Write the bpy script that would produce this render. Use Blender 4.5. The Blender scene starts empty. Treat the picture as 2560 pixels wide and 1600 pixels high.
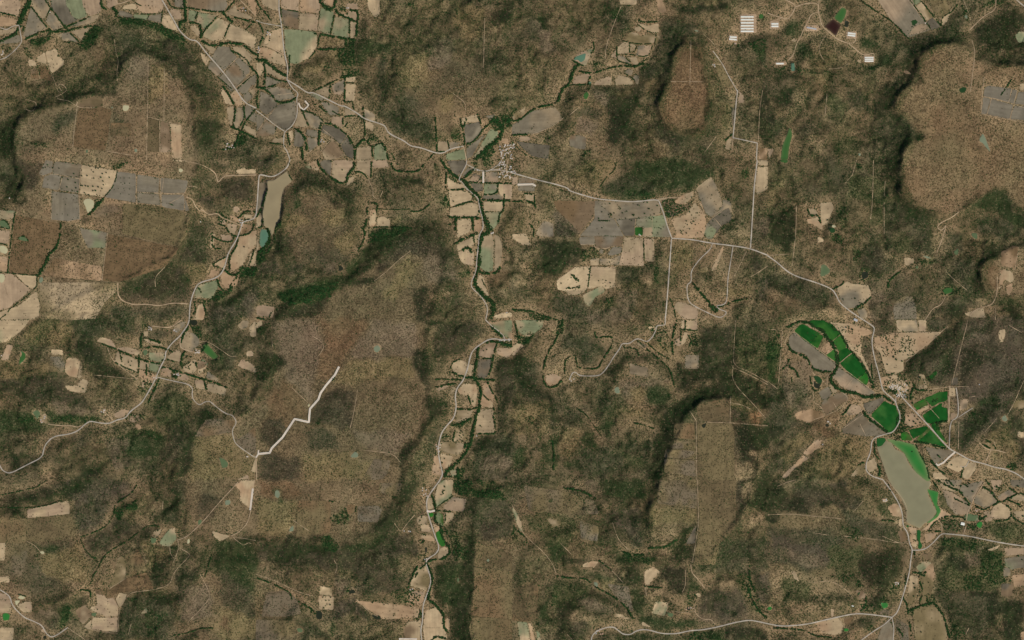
import bpy, math, random
import numpy as np

random.seed(11)
SC = bpy.context.scene
COL = SC.collection
R = math.radians
S = 4.0                      # metres per pixel of the survey coordinates used below
CX, CY = 1280.0, 800.0
CAM_H = 60000.0
REF_Z = 60.0

# ---------------------------------------------------------------- camera, sky, sun, exposure
cam = bpy.data.cameras.new('camera')
cam.sensor_width = 36.0
cam.lens = 36.0 * (CAM_H - REF_Z) / (2560.0 * S)
cam.clip_start = 100.0
cam.clip_end = 200000.0
camo = bpy.data.objects.new('camera', cam)
camo.location = (0, 0, CAM_H)
COL.objects.link(camo)
SC.camera = camo

SUN_EL, SUN_AZ = 47.0, 128.0          # degrees, azimuth clockwise from north: light from the south-east
world = bpy.data.worlds.new('World')
SC.world = world
world.use_nodes = True
wn = world.node_tree.nodes
wn.clear()
sky = wn.new('ShaderNodeTexSky')
sky.sky_type = 'NISHITA'
sky.sun_disc = False
sky.sun_elevation = R(SUN_EL)
sky.sun_rotation = R(SUN_AZ)
sky.altitude = 1500
bg = wn.new('ShaderNodeBackground')
bg.inputs[1].default_value = 0.07
wo = wn.new('ShaderNodeOutputWorld')
world.node_tree.links.new(sky.outputs[0], bg.inputs[0])
world.node_tree.links.new(bg.outputs[0], wo.inputs[0])

sl = bpy.data.lights.new('sun', 'SUN')
sl.energy = 3.6
sl.angle = R(0.53)
sl.color = (1.0, 0.95, 0.88)
so = bpy.data.objects.new('sun', sl)
az, el = R(SUN_AZ), R(SUN_EL)
d = (math.sin(az) * math.cos(el), math.cos(az) * math.cos(el), math.sin(el))
so.location = (d[0] * 9000, d[1] * 9000, d[2] * 9000)
so.rotation_euler = (R(90 - SUN_EL), 0, R(180 - SUN_AZ))
COL.objects.link(so)
SC.view_settings.view_transform = 'Standard'
SC.view_settings.look = 'None'
SC.view_settings.gamma = 1
SC.view_settings.use_curve_mapping = False
SC.view_settings.exposure = 0.0
SC.cycles.max_bounces = 3
SC.cycles.diffuse_bounces = 2

DATA = """
@0,0
F p 0 0 190 0 185 80 165 150 60 130 0 115
F o 0 130 100 160 170 190 165 230 100 240 0 265
F t 0 270 60 280 160 245 170 270 130 310 0 355
F g 0 385 60 365 170 325 200 370 170 400 0 430
F g/t 300 0 420 0 470 85 410 185 370 160 290 50
F g/t 285 65 400 195 435 265 250 345 210 340 240 240
F t/g 470 100 500 110 590 250 510 290 420 200
F d/g 440 0 600 0 660 130 735 185 620 235 580 210 480 70
F k/g 604 0 730 0 820 150 740 185 690 160 620 40
F p 740 0 930 0 960 60 940 120 830 150 780 60
F t/g 640 240 820 160 940 130 915 180 860 225 700 245
F g/t 540 320 640 298 740 395 590 380
F t 665 290 860 250 800 330 780 395 700 320
F p 1000 0 1090 0 1110 35 1020 75 1000 40
F T 1160 50 1290 20 1300 90 1160 88
F o/p 1270 0 1528 0 1540 90 1460 130 1340 115 1280 60
F g 1120 92 1250 130 1250 165 1110 145
F k 1260 130 1400 140 1385 185 1255 165
F g 1403 145 1530 120 1515 215 1383 185
F T 1545 130 1600 140 1690 298 1570 260 1520 210
F p 1612 80 1700 95 1720 170 1660 185 1600 110
F g 1630 0 1730 0 1730 70 1650 60
F g/b 1770 0 2060 0 2150 50 2110 110 1900 90 1770 65
F k 1780 90 1860 105 1835 200 1775 190
F k/t 1870 110 2050 145 1930 270 1890 240 1850 200
F k/T 2060 160 2160 215 2100 370 2010 385 1920 350 1920 300
F t/T 2170 222 2300 270 2419 350 2410 470 2300 400 2110 370
F T 1800 235 1850 235 1890 300 1870 350 1800 270
F t 2140 110 2225 40 2240 100 2330 130 2400 180 2260 160 2130 130
F o 2300 0 2419 0 2419 150 2350 60
F t 1900 410 2040 450 2000 510 1930 440
F g 2060 430 2170 440 2200 500 2240 540 2113 662 1990 545
F T/o 1890 490 1980 555 1950 620 1910 570
F g/p 1960 640 1990 560 2103 672 2050 720
F g 2253 540 2350 620 2360 680 2320 710 2215 572
F g/b 2122 680 2210 577 2327 718 2220 828
F g 2060 730 2110 690 2213 830 2180 870 2130 800
F t 2190 440 2300 440 2390 540 2340 620 2230 500
F o/t 2183 880 2220 842 2308 970 2240 1010 2170 900
F g 2230 842 2370 722 2419 700 2419 790 2310 900
F b/t 2340 850 2390 790 2419 870 2390 910
F g 2290 910 2340 860 2395 915 2325 970
F T 2090 820 2150 900 2200 990 2130 980 2090 890
F t 2140 1010 2210 1003 2215 1080 2180 1190 2150 1100
F t/g 2235 1013 2290 1013 2310 1120 2240 1220 2190 1210
F g 2320 982 2400 1022 2330 1130 2305 1050
F g 2343 1130 2410 1040 2419 1160
F t 2300 1170 2419 1230 2419 1300 2290 1210
F T 340 540 418 490 430 560 440 610 350 580
F T 425 488 510 460 540 470 545 530 600 560 600 610 480 690 455 620
F T 260 560 320 562 345 620 270 625
F r 352 630 430 620 480 700 470 760 380 740
F r/b 285 640 345 650 370 745 290 740
F b/p 1520 1145 1607 1165 1625 1440 1510 1440
F o/T 1609 1165 1715 1185 1720 1510 1627 1490
F r 745 1020 985 1015 1060 1040 1040 1140 1030 1250 995 1425 690 1385 720 1200
F r/m 1395 1105 1515 1145 1510 1440 1390 1430
F b/m 770 930 960 910 980 1010 745 1015
F m/r 1045 1160 1240 1165 1240 1290 1040 1280
P c 1165 995 1225 1000 1215 1040 1180 1055 1158 1035
P q 1268 1410 1300 1405 1300 1440 1275 1440
P q 1045 1010 1075 1010 1065 1030
P K 810 1415 835 1415 830 1450 815 1450
R 3 1530 0 1560 50 1640 190 1700 300 1790 375 1860 380 1940 490 2110 680 2220 830 2310 970 2419 1020
R 2 175 235 190 320 205 390 150 460 60 540 0 560
R 2 0 260 60 280 110 245 175 235
R 1.6 1090 0 1110 40 1220 0
R 1.2 2419 150 2350 80 2270 0
L p 525 915 560 940 650 950 720 1000 770 1020 900 1020
L p 525 915 580 890 635 850 600 800 540 795 580 860
L p 480 690 520 780 550 870
L p 1080 370 1090 480 1120 580 1105 660 1110 760
L p 720 1000 740 940 700 1250 690 1390
L p 1400 580 1395 1100 1385 1510
L p 1555 640 1550 1140
L p 1395 1105 1715 1185
L p 1510 1145 1510 1440
L p 2060 720 2110 675 2240 540
L p 2220 830 2370 710
L p 240 935 355 970 310 1060 240 1030
L d 130 1315 400 1345 700 1390 1000 1430 1260 1480
L p 1010 1430 1250 1470
L d 985 1010 980 1110
L d 1200 730 1400 720
H 2.6 290 0 250 80 210 160 180 230
H 2.6 270 0 230 80 190 160 165 230
H 1.4 0 115 60 130 165 155
H 1.4 295 60 350 140 440 260 500 300
H 1 470 85 410 190
H 1.4 425 0 480 80 590 230 650 300 740 390
H 2.2 0 385 80 350 160 300 180 240
H 1.6 200 390 270 350 440 280 500 300 640 290 720 260 870 240
H 1.4 510 300 600 260 820 170
H 2 950 0 960 60 1000 80
H 2 1060 70 1110 120 1090 150
H 1 1250 0 1300 40 1340 50
H 1 1534 90 1520 210
H 1 1260 120 1400 135 1530 115
H 1.2 1580 0 1620 70 1740 80
H 2.2 1740 0 1745 80 1760 200 1700 200 1690 260
H 1.4 1760 70 2110 120 2170 60 2220 0
H 1.2 1865 110 1840 200
H 1.4 2052 150 1930 280 1890 370
H 1.8 2100 110 2130 150 2200 210
H 1.2 2167 225 2110 370
H 1.4 2210 160 2419 210
H 1.2 2400 200 2310 290
H 1.8 1780 210 1870 210 1905 290 1890 370 1960 420 2060 430 2140 400 2270 410 2340 450 2419 520
H 1.6 2170 440 2180 480 2240 500 2330 560 2370 640 2419 680
H 1 2370 720 2230 850
H 1 2050 720 2200 850
H 1.6 2100 810 2170 900 2210 990 2225 1010 2200 1210
H 1.4 2300 1000 2310 1120 2240 1225
H 1.4 2419 1020 2320 1140 2270 1250
H 1.6 2180 1200 2270 1230 2419 1310
H 2 2100 1410 2230 1390 2250 1260
H 1.2 540 460 545 540
H 1 430 620 470 700
H 1 350 600 380 740
H 1.2 180 250 230 240 200 320
W 1 1100 150 1380 190 1520 230 1700 320 1780 400 1650 380 1500 300 1400 250 1150 220
W 1 800 300 900 240 960 270 870 420 800 470 760 400
W 1 260 380 430 330 500 300 500 350 400 420 300 420
W .6 560 380 760 400 830 480 700 420
W .8 1690 190 1740 190 1760 300 1700 290
W .6 1660 400 1760 420 1720 480
W 1 2230 1290 2300 1230 2330 1330 2240 1420
W .6 210 420 300 500 290 560 230 500
W .5 10 420 120 440 60 500 20 500
W .4 350 1330 560 1340 400 1400 220 1350
Z D 8 500 1000 560 920 700 870 850 850 1000 840 1140 870 960 900 720 940 520 1000 300 1060 200 1110 120 1240 30 1260 70 1100 180 1030 300 1040
Z D 10 1180 400 1400 400 1550 480 1640 570 1560 570 1430 490 1300 460 1170 450
Z d 14 1450 300 1700 380 1800 500 1780 650 1900 800 2080 860 2060 1000 1900 1050 1850 900 1700 720 1600 600
Z D 10 1870 1100 2000 1150 2100 1200 2000 1350 1950 1380 1900 1300
Z v 12 480 1130 600 1050 730 1040 720 1100 620 1200 560 1290 480 1250
Z G 8 730 1170 850 1090 900 1100 780 1170
Z D 10 900 700 1040 680 1080 780 940 800
Z y 12 1400 560 1570 640 1590 900 1400 1000
Z n 8 1220 490 1400 500 1420 620 1390 720 1180 720 1160 650
Z D 10 0 1300 110 1250 140 1350 140 1510 0 1510
Z y 8 2060 880 2130 980 2120 1090 2060 1150 2020 1000
Z v 10 1060 1100 1200 1150 1100 1180
@1,0
R 2.8 215 0 215 110 240 230 255 420 270 520 300 640 290 750
R 3 290 750 390 810 490 880 540 870 700 950 800 1000 840 1000 960 1070 1020 1120 1180 1170 1220 1190 1250 1260 1400 1330 1460 1380 1560 1395 1680 1440 1760 1450 1850 1400 1960 1380
R 2.2 290 750 340 830 400 880 380 930 390 1000 385 1100 340 1190 270 1240 260 1290 260 1390 290 1420 320 1510
R 2 0 1040 90 1110 190 1190 270 1240
R 1.6 65 420 130 440 260 515
S 3 400 970 415 1010 450 1035 480 1010 495 990 460 950
R 1.8 0 190 60 215 240 245
R 1.6 1960 1380 1970 1420 1990 1510
L p 10 1240 90 1130 150 1060
L p 100 1100 190 1010
L p 720 1300 610 1430
L p 850 1290 800 1370
L p 630 1220 730 1300
L p 450 1480 580 1370
L p 2160 170 2150 640
L d 1450 400 1550 530 1790 790 1860 880
L d 1250 830 1700 830 1790 790 1870 620 2160 640
L p 1860 880 1980 970 1980 1040
L p 160 380 260 510
L p 200 890 340 880
L d 2000 60 2000 620
H 1.4 0 0 50 90
H 1.4 75 100 140 190
H 1.4 0 190 50 250 70 330 40 400 10 450 20 540
H 1 230 60 240 240 300 260
H 1 300 90 410 110
H 1 600 100 590 180
H 2 600 0 640 60 700 90 740 60 750 0
H 1.8 740 60 770 130 880 170 940 200 965 180 960 100 880 90
H 1.4 740 120 700 325
H 1.4 882 190 882 360
H 1.8 960 180 940 370
H 1.8 550 315 620 320 760 350 930 375
H 1.2 600 330 580 440
H 1.8 580 460 650 465 820 460
H 1.2 560 480 500 550
H 1.4 315 520 315 620 300 700
H 2.4 0 560 60 560 130 610 200 670 290 720
H 1.6 70 590 90 680 70 800
H 1.4 90 680 170 750 290 770
H 1.6 0 690 20 720 10 820
H 1.6 0 820 60 830 190 800
H 1.4 20 860 0 960 20 1020
H 1.8 60 830 130 870 190 960 260 970 340 950 380 920
H 1 190 1190 180 1270
H 1.4 400 960 440 1060 500 1200
H 1.4 430 1040 560 1070 640 1150
H 1.4 540 980 600 1000 660 1060
H 1.8 620 1160 600 1200 590 1370
H 1.8 340 1200 430 1250 470 1330 480 1420
H 2 430 1390 440 1510
H 1.4 290 1260 320 1370
H 1.2 130 1350 240 1360 290 1390
H 1.4 640 1160 720 1170 860 1270 900 1330 930 1400 930 1510
H 1.4 700 800 690 930
H 1 600 960 680 960 690 1000
H 1 850 780 930 780
H 1.4 840 720 835 960
H 1.2 840 960 920 960 920 1040
H 1.2 720 1050 800 1090 820 1080
H 1.4 840 1100 950 1090 1010 1120
H 1.4 820 1110 820 1210
H 1.2 880 1130 840 1200
H 1.4 1010 1000 1020 1110 1030 1290
H 1.6 940 1400 1020 1300 1080 1380 1110 1380 1190 1340 1230 1420 1250 1510
H 1.4 930 1510 950 1370
H 1.4 1100 1390 1100 1510
H 1 1270 1410 1310 1510
H 1.4 560 850 690 790 830 720 900 700
H 1.6 1690 1080 1700 1200 1710 1430
H 1.2 1810 1330 1830 1420
H 1.4 1930 1120 1970 1290 1970 1370
H 1.6 1960 1370 2040 1350 2110 1280 2150 1210 2230 1150 2260 1090
H 1.4 1700 1440 1790 1430 1850 1400 1960 1370
H 1.4 1620 1510 1680 1450
H 3 2240 1140 2330 1200 2320 1270 2260 1350 2180 1400 2070 1510
H 2 2330 1150 2419 1130
H 1.6 1990 1120 1960 1200
H 1.6 2090 1080 2140 1200
W 1 610 20 700 50 740 90 700 120 640 60
W .9 790 50 850 60 860 110 800 100
W 1 840 370 930 380 920 450 810 470
W .8 770 470 920 450 920 620 840 640 780 540
W .7 830 650 970 640 960 720 800 740
W .7 640 620 700 580 690 640 650 700
W .7 1840 1250 1930 1210 1940 1330 1850 1320
W .9 2190 1110 2419 1060 2419 1200 2250 1240
W 1 2150 1400 2230 1350 2260 1440 2200 1510 2120 1510
W .8 1080 1250 1160 1300 1150 1350 1040 1320
W .6 1340 30 1480 30 1510 70 1400 60
W .5 850 1280 920 1340 900 1380
F t 0 0 200 0 215 100 160 90 60 40
F d/b 235 82 405 112 395 270 255 235
F p 228 0 420 0 400 100 235 70
F o/p 425 0 600 0 600 125 410 105
F p/t 412 118 590 132 575 290 400 275
F t/k 612 70 735 112 700 325 580 285
F o/t 625 0 735 0 725 50 640 30
F k/t 745 150 878 185 878 358 712 325
F p/t 770 110 860 140 870 100 940 100 960 175 930 195 860 160
F t 890 195 950 212 932 350 887 358
F p 850 30 950 20 970 80 860 85
F T 1010 0 1160 0 1170 125 1125 165 1060 80
F T/k 265 270 400 280 570 300 580 420 500 545 380 600 310 590 275 450
F o/T 65 400 110 295 238 260 258 500 120 440
F T/o 20 460 70 430 258 525 280 625 160 590 30 520
F t 75 590 130 590 285 735 250 750 100 690
F T 0 590 50 590 72 640 40 720 0 690
F g 90 715 170 745 250 770 180 795 85 820
F g/p 80 835 200 815 330 850 368 920 200 955 135 875
F d/g 40 860 130 895 200 975 190 1010 95 1090 25 1022
F d/g 210 985 370 950 378 1100 330 1190 270 1230 190 1180 105 1110
F g 0 1065 85 1120 10 1230 0 1230
F g/b 12 1240 95 1133 190 1205 170 1270 20 1300
F t 402 1010 500 1200 360 1190 390 1100
F g/t 490 1062 600 1105 635 1150 600 1220 520 1210 450 1065
F t 545 865 690 800 688 930 640 900
F g/k 500 892 560 885 655 940 600 950
F p/g 715 800 830 745 830 870 790 900 730 880
F T 852 712 940 715 932 778 850 770
F T/t 850 790 940 790 930 950 842 950
F p/g 605 965 680 965 780 1010 775 1080 700 1090
F t 835 1010 940 1062 935 1085 840 1095
F p 720 1095 815 1105 812 1205 710 1160
F d/g 635 1175 805 1215 855 1285 795 1370 725 1300 612 1245
F g/d 860 1290 925 1400 912 1500 850 1470 800 1372
F b/t 622 1430 725 1303 850 1470 720 1510 650 1510
F g 478 1222 578 1227 578 1300 470 1280
F g/p 480 1293 580 1312 588 1370 500 1430
F g/d 370 1222 430 1255 460 1315 440 1395 350 1380
F T 300 1242 345 1225 355 1290 330 1340
F t 160 1312 280 1293 240 1355 150 1340
F t 950 1390 1080 1380 1093 1510 950 1510
F k/t 1115 1380 1190 1352 1225 1420 1240 1510 1115 1510
F T/g 1020 1020 1125 1080 1120 1150 1022 1108
F T 1022 1135 1110 1172 1108 1240 1032 1212
F T 1940 1115 2090 1080 2110 1145 1950 1170
F d/g 1965 1180 2112 1150 2138 1250 2010 1378 1982 1340
F t 1720 1332 1808 1335 1815 1430 1712 1425
F t/g 1825 1340 1940 1345 1900 1380 1840 1395 1825 1420
F k 1800 1452 1970 1405 1980 1510 1795 1510
F g/d 1985 1400 2170 1265 2100 1370 2040 1480 1990 1505
F t/k 2060 1480 2215 1215 2290 1240 2275 1290 2085 1490
F g 2165 1095 2265 1080 2230 1140
F o 2320 1300 2400 1310 2390 1370 2330 1360
Z y 10 1330 560 1420 400 1500 380 1640 600 1640 750 1560 820 1420 830 1350 700
Z n 14 1700 380 1850 350 1900 480 1800 640 1650 640 1640 500
Z y 10 1820 20 2160 60 2150 300 2000 380 1850 230
Z D 6 1385 240 1400 190 1500 160 1600 180 1520 200 1430 240
Z D 12 2210 150 2290 20 2419 10 2419 250 2250 260 2200 220
Z y 8 1700 270 1760 300 1740 370 1700 340
Z v 12 1150 560 1230 600 1240 800 1190 1000 1130 900
Z G 10 930 370 1300 420 1280 500 1000 560 930 600
Z y 6 580 335 830 385 800 455 585 450
Z y 6 560 490 780 485 770 560 680 600 560 700 340 650 340 590 480 580
Z m 8 340 650 640 710 560 840 480 850 320 730
Z v 12 1140 1040 1300 1050 1500 1100 1660 1100 1690 1400 1500 1330 1300 1260 1150 1120
Z y 8 1740 880 1850 850 1860 960 1800 1060 1740 1000
Z t 8 1880 1060 1930 1130 1900 1200 1860 1180
Z t 10 1700 1220 1760 1180 1800 1290 1720 1310
@2,0
R 2 1900 480 1990 600 2050 720 2110 820 2130 860
R 3 2135 850 2120 970 2105 1150 2090 1300
R 2.4 2090 1300 2320 1350
R 2.6 2320 1350 2312 1510
R 1 2090 1300 2080 1420
L p 1890 600 1980 610
L p 880 560 890 430 960 230 1030 60
L p 1810 320 1900 400 1960 490
L p 1690 380 1680 800
L p 1500 770 1800 775
L d 20 815 760 810 1210 805 1460 805
L d 1850 950 2130 970
L p 2370 850 2340 1040 2330 1340
L d 1945 990 1940 1260
L d 760 20 560 350 380 490
L p 490 1110 380 1200 180 1270
L p 640 1010 540 1090
L p 1930 1290 1820 1440
H 1.6 575 575 690 630
H 2.2 640 600 590 640 570 700 540 800 480 830 440 950
H 1.6 640 670 700 690 800 680
H 1.4 800 680 920 640 1050 620 1160 630
H 1.8 740 720 720 800
H 1.2 560 800 700 800 760 790
H 1.6 440 950 390 990 270 1000 150 1060 100 1120 0 1150
H 1.6 0 1280 50 1270 170 1270
H 1.4 1200 190 1250 210 1380 200
H 1 1190 230 1290 300 1370 310
H 1 1050 385 1160 410 1290 415 1350 400
H 1 1360 320 1350 420
H 1 1110 410 1110 500 1160 490 1180 430
H 1.2 990 440 990 570 1060 590 1160 620 1200 610
H 1 990 510 1110 510 1290 540 1330 430
H 1 1070 540 1140 600
H 1 1060 690 1150 740 1170 780
H 1 1300 540 1200 600
H 1.8 1160 630 1210 610 1250 590
H 1 740 810 720 830
H 1.4 770 400 780 460 750 500
H 1.4 2080 1270 2010 1330
H 1 0 1340 100 1440 200 1500
W .8 930 90 1010 80 1000 160 940 170
W 1 2330 130 2370 120 2390 180 2340 190
W .5 2240 400 2400 350 2400 500 2260 480
W .5 1200 610 1260 580 1300 600 1220 700
W .4 760 560 900 620 830 700 770 660
W .8 0 1010 60 1030 30 1060 0 1060
W .4 650 1420 790 1400 740 1480 660 1480
F T/p 1015 0 1180 0 1180 40 1020 40
F o/b 1325 0 1370 0 1460 105 1385 130
F T 1190 215 1290 240 1385 215 1393 300 1360 315 1290 295 1220 245
F t 1150 260 1215 240 1225 270 1200 300 1170 290
F t/y 1110 300 1190 310 1215 345 1290 310 1360 325 1350 400 1290 412 1180 410 1060 375
F t/y 1370 325 1405 345 1390 400 1350 435
F t 1000 440 1060 385 1105 405 1105 500 1000 510
F t/y 1118 405 1178 425 1175 480 1118 490
F g/p 1190 425 1320 430 1285 540 1170 520 1190 480
F p/t 930 530 985 465 985 560
F t/g 1000 520 1065 535 1130 605 1060 585 995 570
F t 1085 535 1180 540 1200 600 1160 612
F p/t 570 795 600 720 700 690 750 705 700 780
F t/p 770 800 800 760 900 720 942 730 942 805
F t 975 800 975 750 1010 705 1110 730 1150 780 1130 803
F t/g 1060 680 1100 645 1150 665 1130 715
F t/g 1140 735 1170 700 1205 720 1195 800 1170 790
F k/p 585 545 650 490 760 460 740 520 700 620 660 610 600 580
F y/t 0 1090 60 1050 130 1000 120 1070 60 1110 0 1130
F t/g 0 1180 60 1150 130 1080 220 1040 400 1010 440 1050 480 1130 380 1190 240 1260 0 1270
F g/b 540 1300 560 1280 640 1275 700 1300 695 1410 600 1400 545 1380
F d/g 40 1335 170 1350 360 1370 340 1500 200 1480 100 1400
F p/g 60 1290 170 1290 175 1330 70 1330
F p 2150 860 2190 900 2200 970 2135 970
F t 2010 1400 2040 1310 2080 1310 2060 1420
F n/g 2080 1015 2112 1015 2105 1190 2080 1180
F y 1900 460 1960 540 2040 700 2090 800 2040 830 1980 790 1920 640
F o/r 2330 1390 2419 1400 2419 1510 2330 1500
P t 590 540 640 520 700 500 690 560 650 590 620 560 585 570
P g 2340 130 2375 130 2380 165 2350 180 2338 160
P g 680 880 715 865 730 900 700 945 678 925
P t 715 780 740 765 755 790 730 805
P q 1720 280 1760 285 1765 300 1740 300
Z D 10 1610 370 1530 450 1500 560 1480 720 1440 830 1360 960 1400 970 1460 830 1500 740 1520 560 1560 460
Z D 8 1740 350 1820 400 1850 520 1860 900 1880 1150 1850 1270 1850 900 1830 500
Z D 16 850 830 1200 820 1230 900 1150 1100 1050 1300 900 1340 900 1050
Z v 14 950 400 1000 250 1100 130 1100 260 990 420
Z D 14 1440 10 1700 60 1900 80 1950 0 2100 0 2000 110 1850 130 1600 110
Z y 10 1770 0 1950 0 1920 60 1820 70
Z v 14 1400 200 1700 200 1800 300 1620 340 1500 440 1440 350
Z d 10 1200 640 1330 600 1450 800 1210 800
Z r 10 1530 460 1800 420 1830 520 1850 900 1780 1050 1500 950 1500 760
Z r 14 1220 760 1460 740 1430 900 1250 900
Z D 8 240 100 300 180 320 260 300 280 250 190
Z v 10 170 220 230 230 260 320 240 430 180 380
Z n 12 150 200 270 190 430 470 330 500
Z v 14 2200 330 2419 330 2419 700 2300 520 2250 400
Z G 8 2240 400 2330 430 2400 500 2419 600 2280 500
Z y 10 1180 820 1030 880 1000 860 1000 930
Z n 14 760 830 900 860 1000 940 900 980 780 900
Z t 8 440 660 530 700 520 800 480 760
Z t 10 440 970 600 930 680 960 600 1040 500 1090
Z y 14 1940 1000 2080 1000 2080 1190 2000 1270 1960 1230
Z D 12 2340 830 2419 800 2419 1370 2340 1350
Z D 14 1000 1200 1150 1100 1200 1300 1080 1350
Z v 14 480 1020 800 1150 840 1050 700 1000
Z n 14 620 1110 830 1170 760 1290 600 1200
Z d 14 1330 1120 1420 1200 1600 1300 1560 1440 1380 1300
@3,0
R 1.6 0 120 60 145 140 165 190 180 230 130 265 60 240 30 180 0
R 1.6 265 60 370 25 480 30 480 110 495 170 510 240 600 320 670 375 770 410 820 400 835 370 810 345
R 1.2 480 110 410 130 375 215 345 260 310 350 280 390 240 520
R 1.2 190 570 240 520
R 1.6 770 410 880 505 930 520 1010 495 1000 560
R 1 140 165 30 200
R 1.4 485 0 480 60
R 1.2 2160 0 2155 90 2040 150 1910 280
R 2.6 2360 0 2419 50
R 1 1930 380 1955 480 1945 600 1930 700 1910 870
L p 540 590 480 480 500 400 550 330
L p 580 650 700 640 760 600
L p 1340 0 1400 90 1500 200 1550 280
L p 2040 730 2010 990 2010 1085 2280 1130 2419 1160
L p 2040 915 2110 925 2270 970 2419 1020
L p 2110 930 2065 1085
L p 2350 860 2280 1130
L p 2300 840 2270 970
L d 1200 905 1600 940 2010 985
L d 1430 1190 1600 1190
L d 2100 625 2419 620
L d 530 1210 530 1510
L p 1850 0 1890 90 1920 190
L p 560 880 540 1100
F g/p 900 0 1340 0 1400 90 1540 275 1400 330 1320 355 1240 250 1160 180
F k/e 1370 10 1440 0 1450 10 1400 50
F T/y 1400 60 1460 10 1560 155 1500 195
F g/d 1500 200 1560 160 1635 250 1545 285
F y/t 1470 0 1690 0 1700 30 1730 120 1640 165 1600 140 1560 100
F p/t 1330 330 1380 250 1480 215 1530 270 1440 310
F s 2045 830 2090 810 2298 842 2270 968 2115 928 2030 908
F s 2305 843 2355 855 2320 985 2275 968
F s 2365 870 2419 870 2419 1015 2330 985
F s 2030 920 2100 935 2062 1083 2012 1083
F s 2108 935 2315 992 2280 1125 2068 1082
F s 2322 1000 2419 1028 2419 1155 2285 1125
F T 2375 790 2419 780 2419 870 2370 850
F p/t 850 560 885 560 880 600 845 585
F T 230 360 280 370 260 400 228 390
F T 1650 170 1720 110 1760 40 1700 200 1650 240
F o/p 1283 665 1320 665 1360 705 1290 695
F l/k 2340 330 2380 290 2419 350 2419 380 2370 400
F t/p 0 1400 60 1405 30 1470 0 1510
P g 635 150 690 75 715 65 745 90 730 160 690 220 630 170
P x 540 240 620 175 692 235 645 340 540 250
P w 735 190 770 200 760 260 722 245
P t 218 590 250 590 258 670 220 670
P g 205 1200 225 1240 230 1280 200 1400 190 1510 120 1510 140 1370 175 1290
P e 1360 190 1400 185 1425 205 1370 245
P e 1800 850 1840 820 1880 835 1850 880 1815 880
P q 2025 1260 2050 1300 2075 1370 2100 1440 2060 1400 2030 1355 1995 1340 1995 1310
P q 1860 140 1890 140 1885 180 1860 165
P x 478 240 495 240 495 265 480 262
P q 850 1445 885 1450 870 1480
W .9 1360 190 1400 180 1430 210 1370 250
W .8 2110 0 2280 0 2180 60 2020 70
W .6 1830 50 1880 60 1900 200 1850 180
W .8 1800 840 1850 815 1890 840 1830 890
W .6 200 640 400 640 500 690 300 690
W .6 880 600 1080 620 1000 660 900 650
W .8 60 640 180 620 200 660 80 670
W .4 530 660 650 700 620 790 540 720
H 1.2 1345 0 1420 90 1550 280
H 1.4 1450 0 1500 60 1640 240
H 1.2 1640 240 1650 160 1740 110 1800 40
H 1.4 880 0 1050 120 1180 200 1300 330 1330 360
H 1.4 2200 900 2300 750
Z G 10 190 180 340 180 350 250 320 330 250 350 180 300 130 230
Z G 12 270 400 420 380 450 520 330 540 260 490
Z G 10 850 360 1000 380 1100 520 1000 560 900 480
Z G 10 1000 520 1130 540 1180 600 1050 640
Z D 8 1330 460 1430 420 1600 360 1780 350 1850 400 1780 400 1620 410 1480 460 1380 500 1360 560 1330 680 1270 760 1230 760 1250 620 1280 540
Z d 8 1360 560 1440 520 1430 700 1380 720 1340 640
Z D 8 1190 900 1240 820 1310 770 1400 770 1430 690 1450 770 1330 830 1200 910 1140 1040 1100 1120 1020 1100 1080 1000
Z v 12 1240 700 1300 760 1180 860 1120 920 1080 900 1150 800
Z D 12 1940 280 2050 200 2200 80 2419 130 2419 450 2300 460 2150 460 2020 420 1960 540
Z v 12 1180 1130 1300 1140 1380 1200 1460 1290 1300 1350 1180 1400 1040 1350 950 1200
Z D 6 1230 1380 1330 1310 1420 1280 1470 1300 1330 1370 1270 1470 1240 1510 1180 1510
Z D 10 2320 580 2419 590 2419 600 2320 600
Z y 12 480 500 600 420 640 560 520 660 440 620
Z y 12 430 700 650 700 560 850 460 850
Z t 10 240 860 360 900 300 1020 230 1150 200 1080
Z D 12 110 830 250 810 240 1000 150 1030 80 950
Z D 12 0 1000 80 1080 90 1200 0 1200
Z v 12 730 850 900 880 1000 1050 820 1030 720 950
Z g 14 530 870 700 950 780 1000 700 1080 540 1000
Z D 8 2000 690 2060 660 2120 680 2060 710
Z D 8 1380 1110 1450 1130 1440 1160 1380 1130
Z t 16 400 1270 600 1300 560 1480 400 1400
Z g 12 640 1330 900 1340 850 1460 640 1460
Z v 12 0 1130 180 1130 110 1350 0 1350
@0,1
F s/g 400 60 430 0 500 10 490 120 400 150 370 130
F g/n 525 12 770 40 760 175 500 130 500 60
F t/T 775 42 1105 100 1090 200 1050 270 985 350 755 320 765 180
F g/s 490 130 582 150 555 285 395 260 420 160
F g 590 152 755 180 745 315 560 285
F g/s 490 292 740 325 755 560 640 580 485 565
F s/g 1110 108 1285 130 1280 405 990 350 1060 260
F g/s 1297 135 1510 170 1500 310 1295 300
F g 1297 305 1500 320 1520 430 1295 405
F s/g 1518 165 1780 195 1750 310 1620 315 1515 305
F s 1530 325 1740 330 1740 480 1560 450 1525 430
F s/g 1745 350 1790 480 1748 485
F t/k 0 460 145 480 130 560 60 560 0 540
F r 145 520 400 570 575 600 545 810 460 850 430 1000 340 1090 85 1060 120 700
F p/t 0 640 95 670 80 790 0 780
F o/p 0 890 70 920 70 1050 0 1050
F g/k 750 640 1010 685 995 830 830 830 780 720
F r/o 515 925 860 990 960 1010 965 1145 400 1095
F r 1020 700 1700 830 1640 910 1560 1010 1360 1080 1160 1150 970 1145 985 950
F T/p 0 1070 110 1075 260 1195 290 1225 170 1330 80 1400 0 1480
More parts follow.
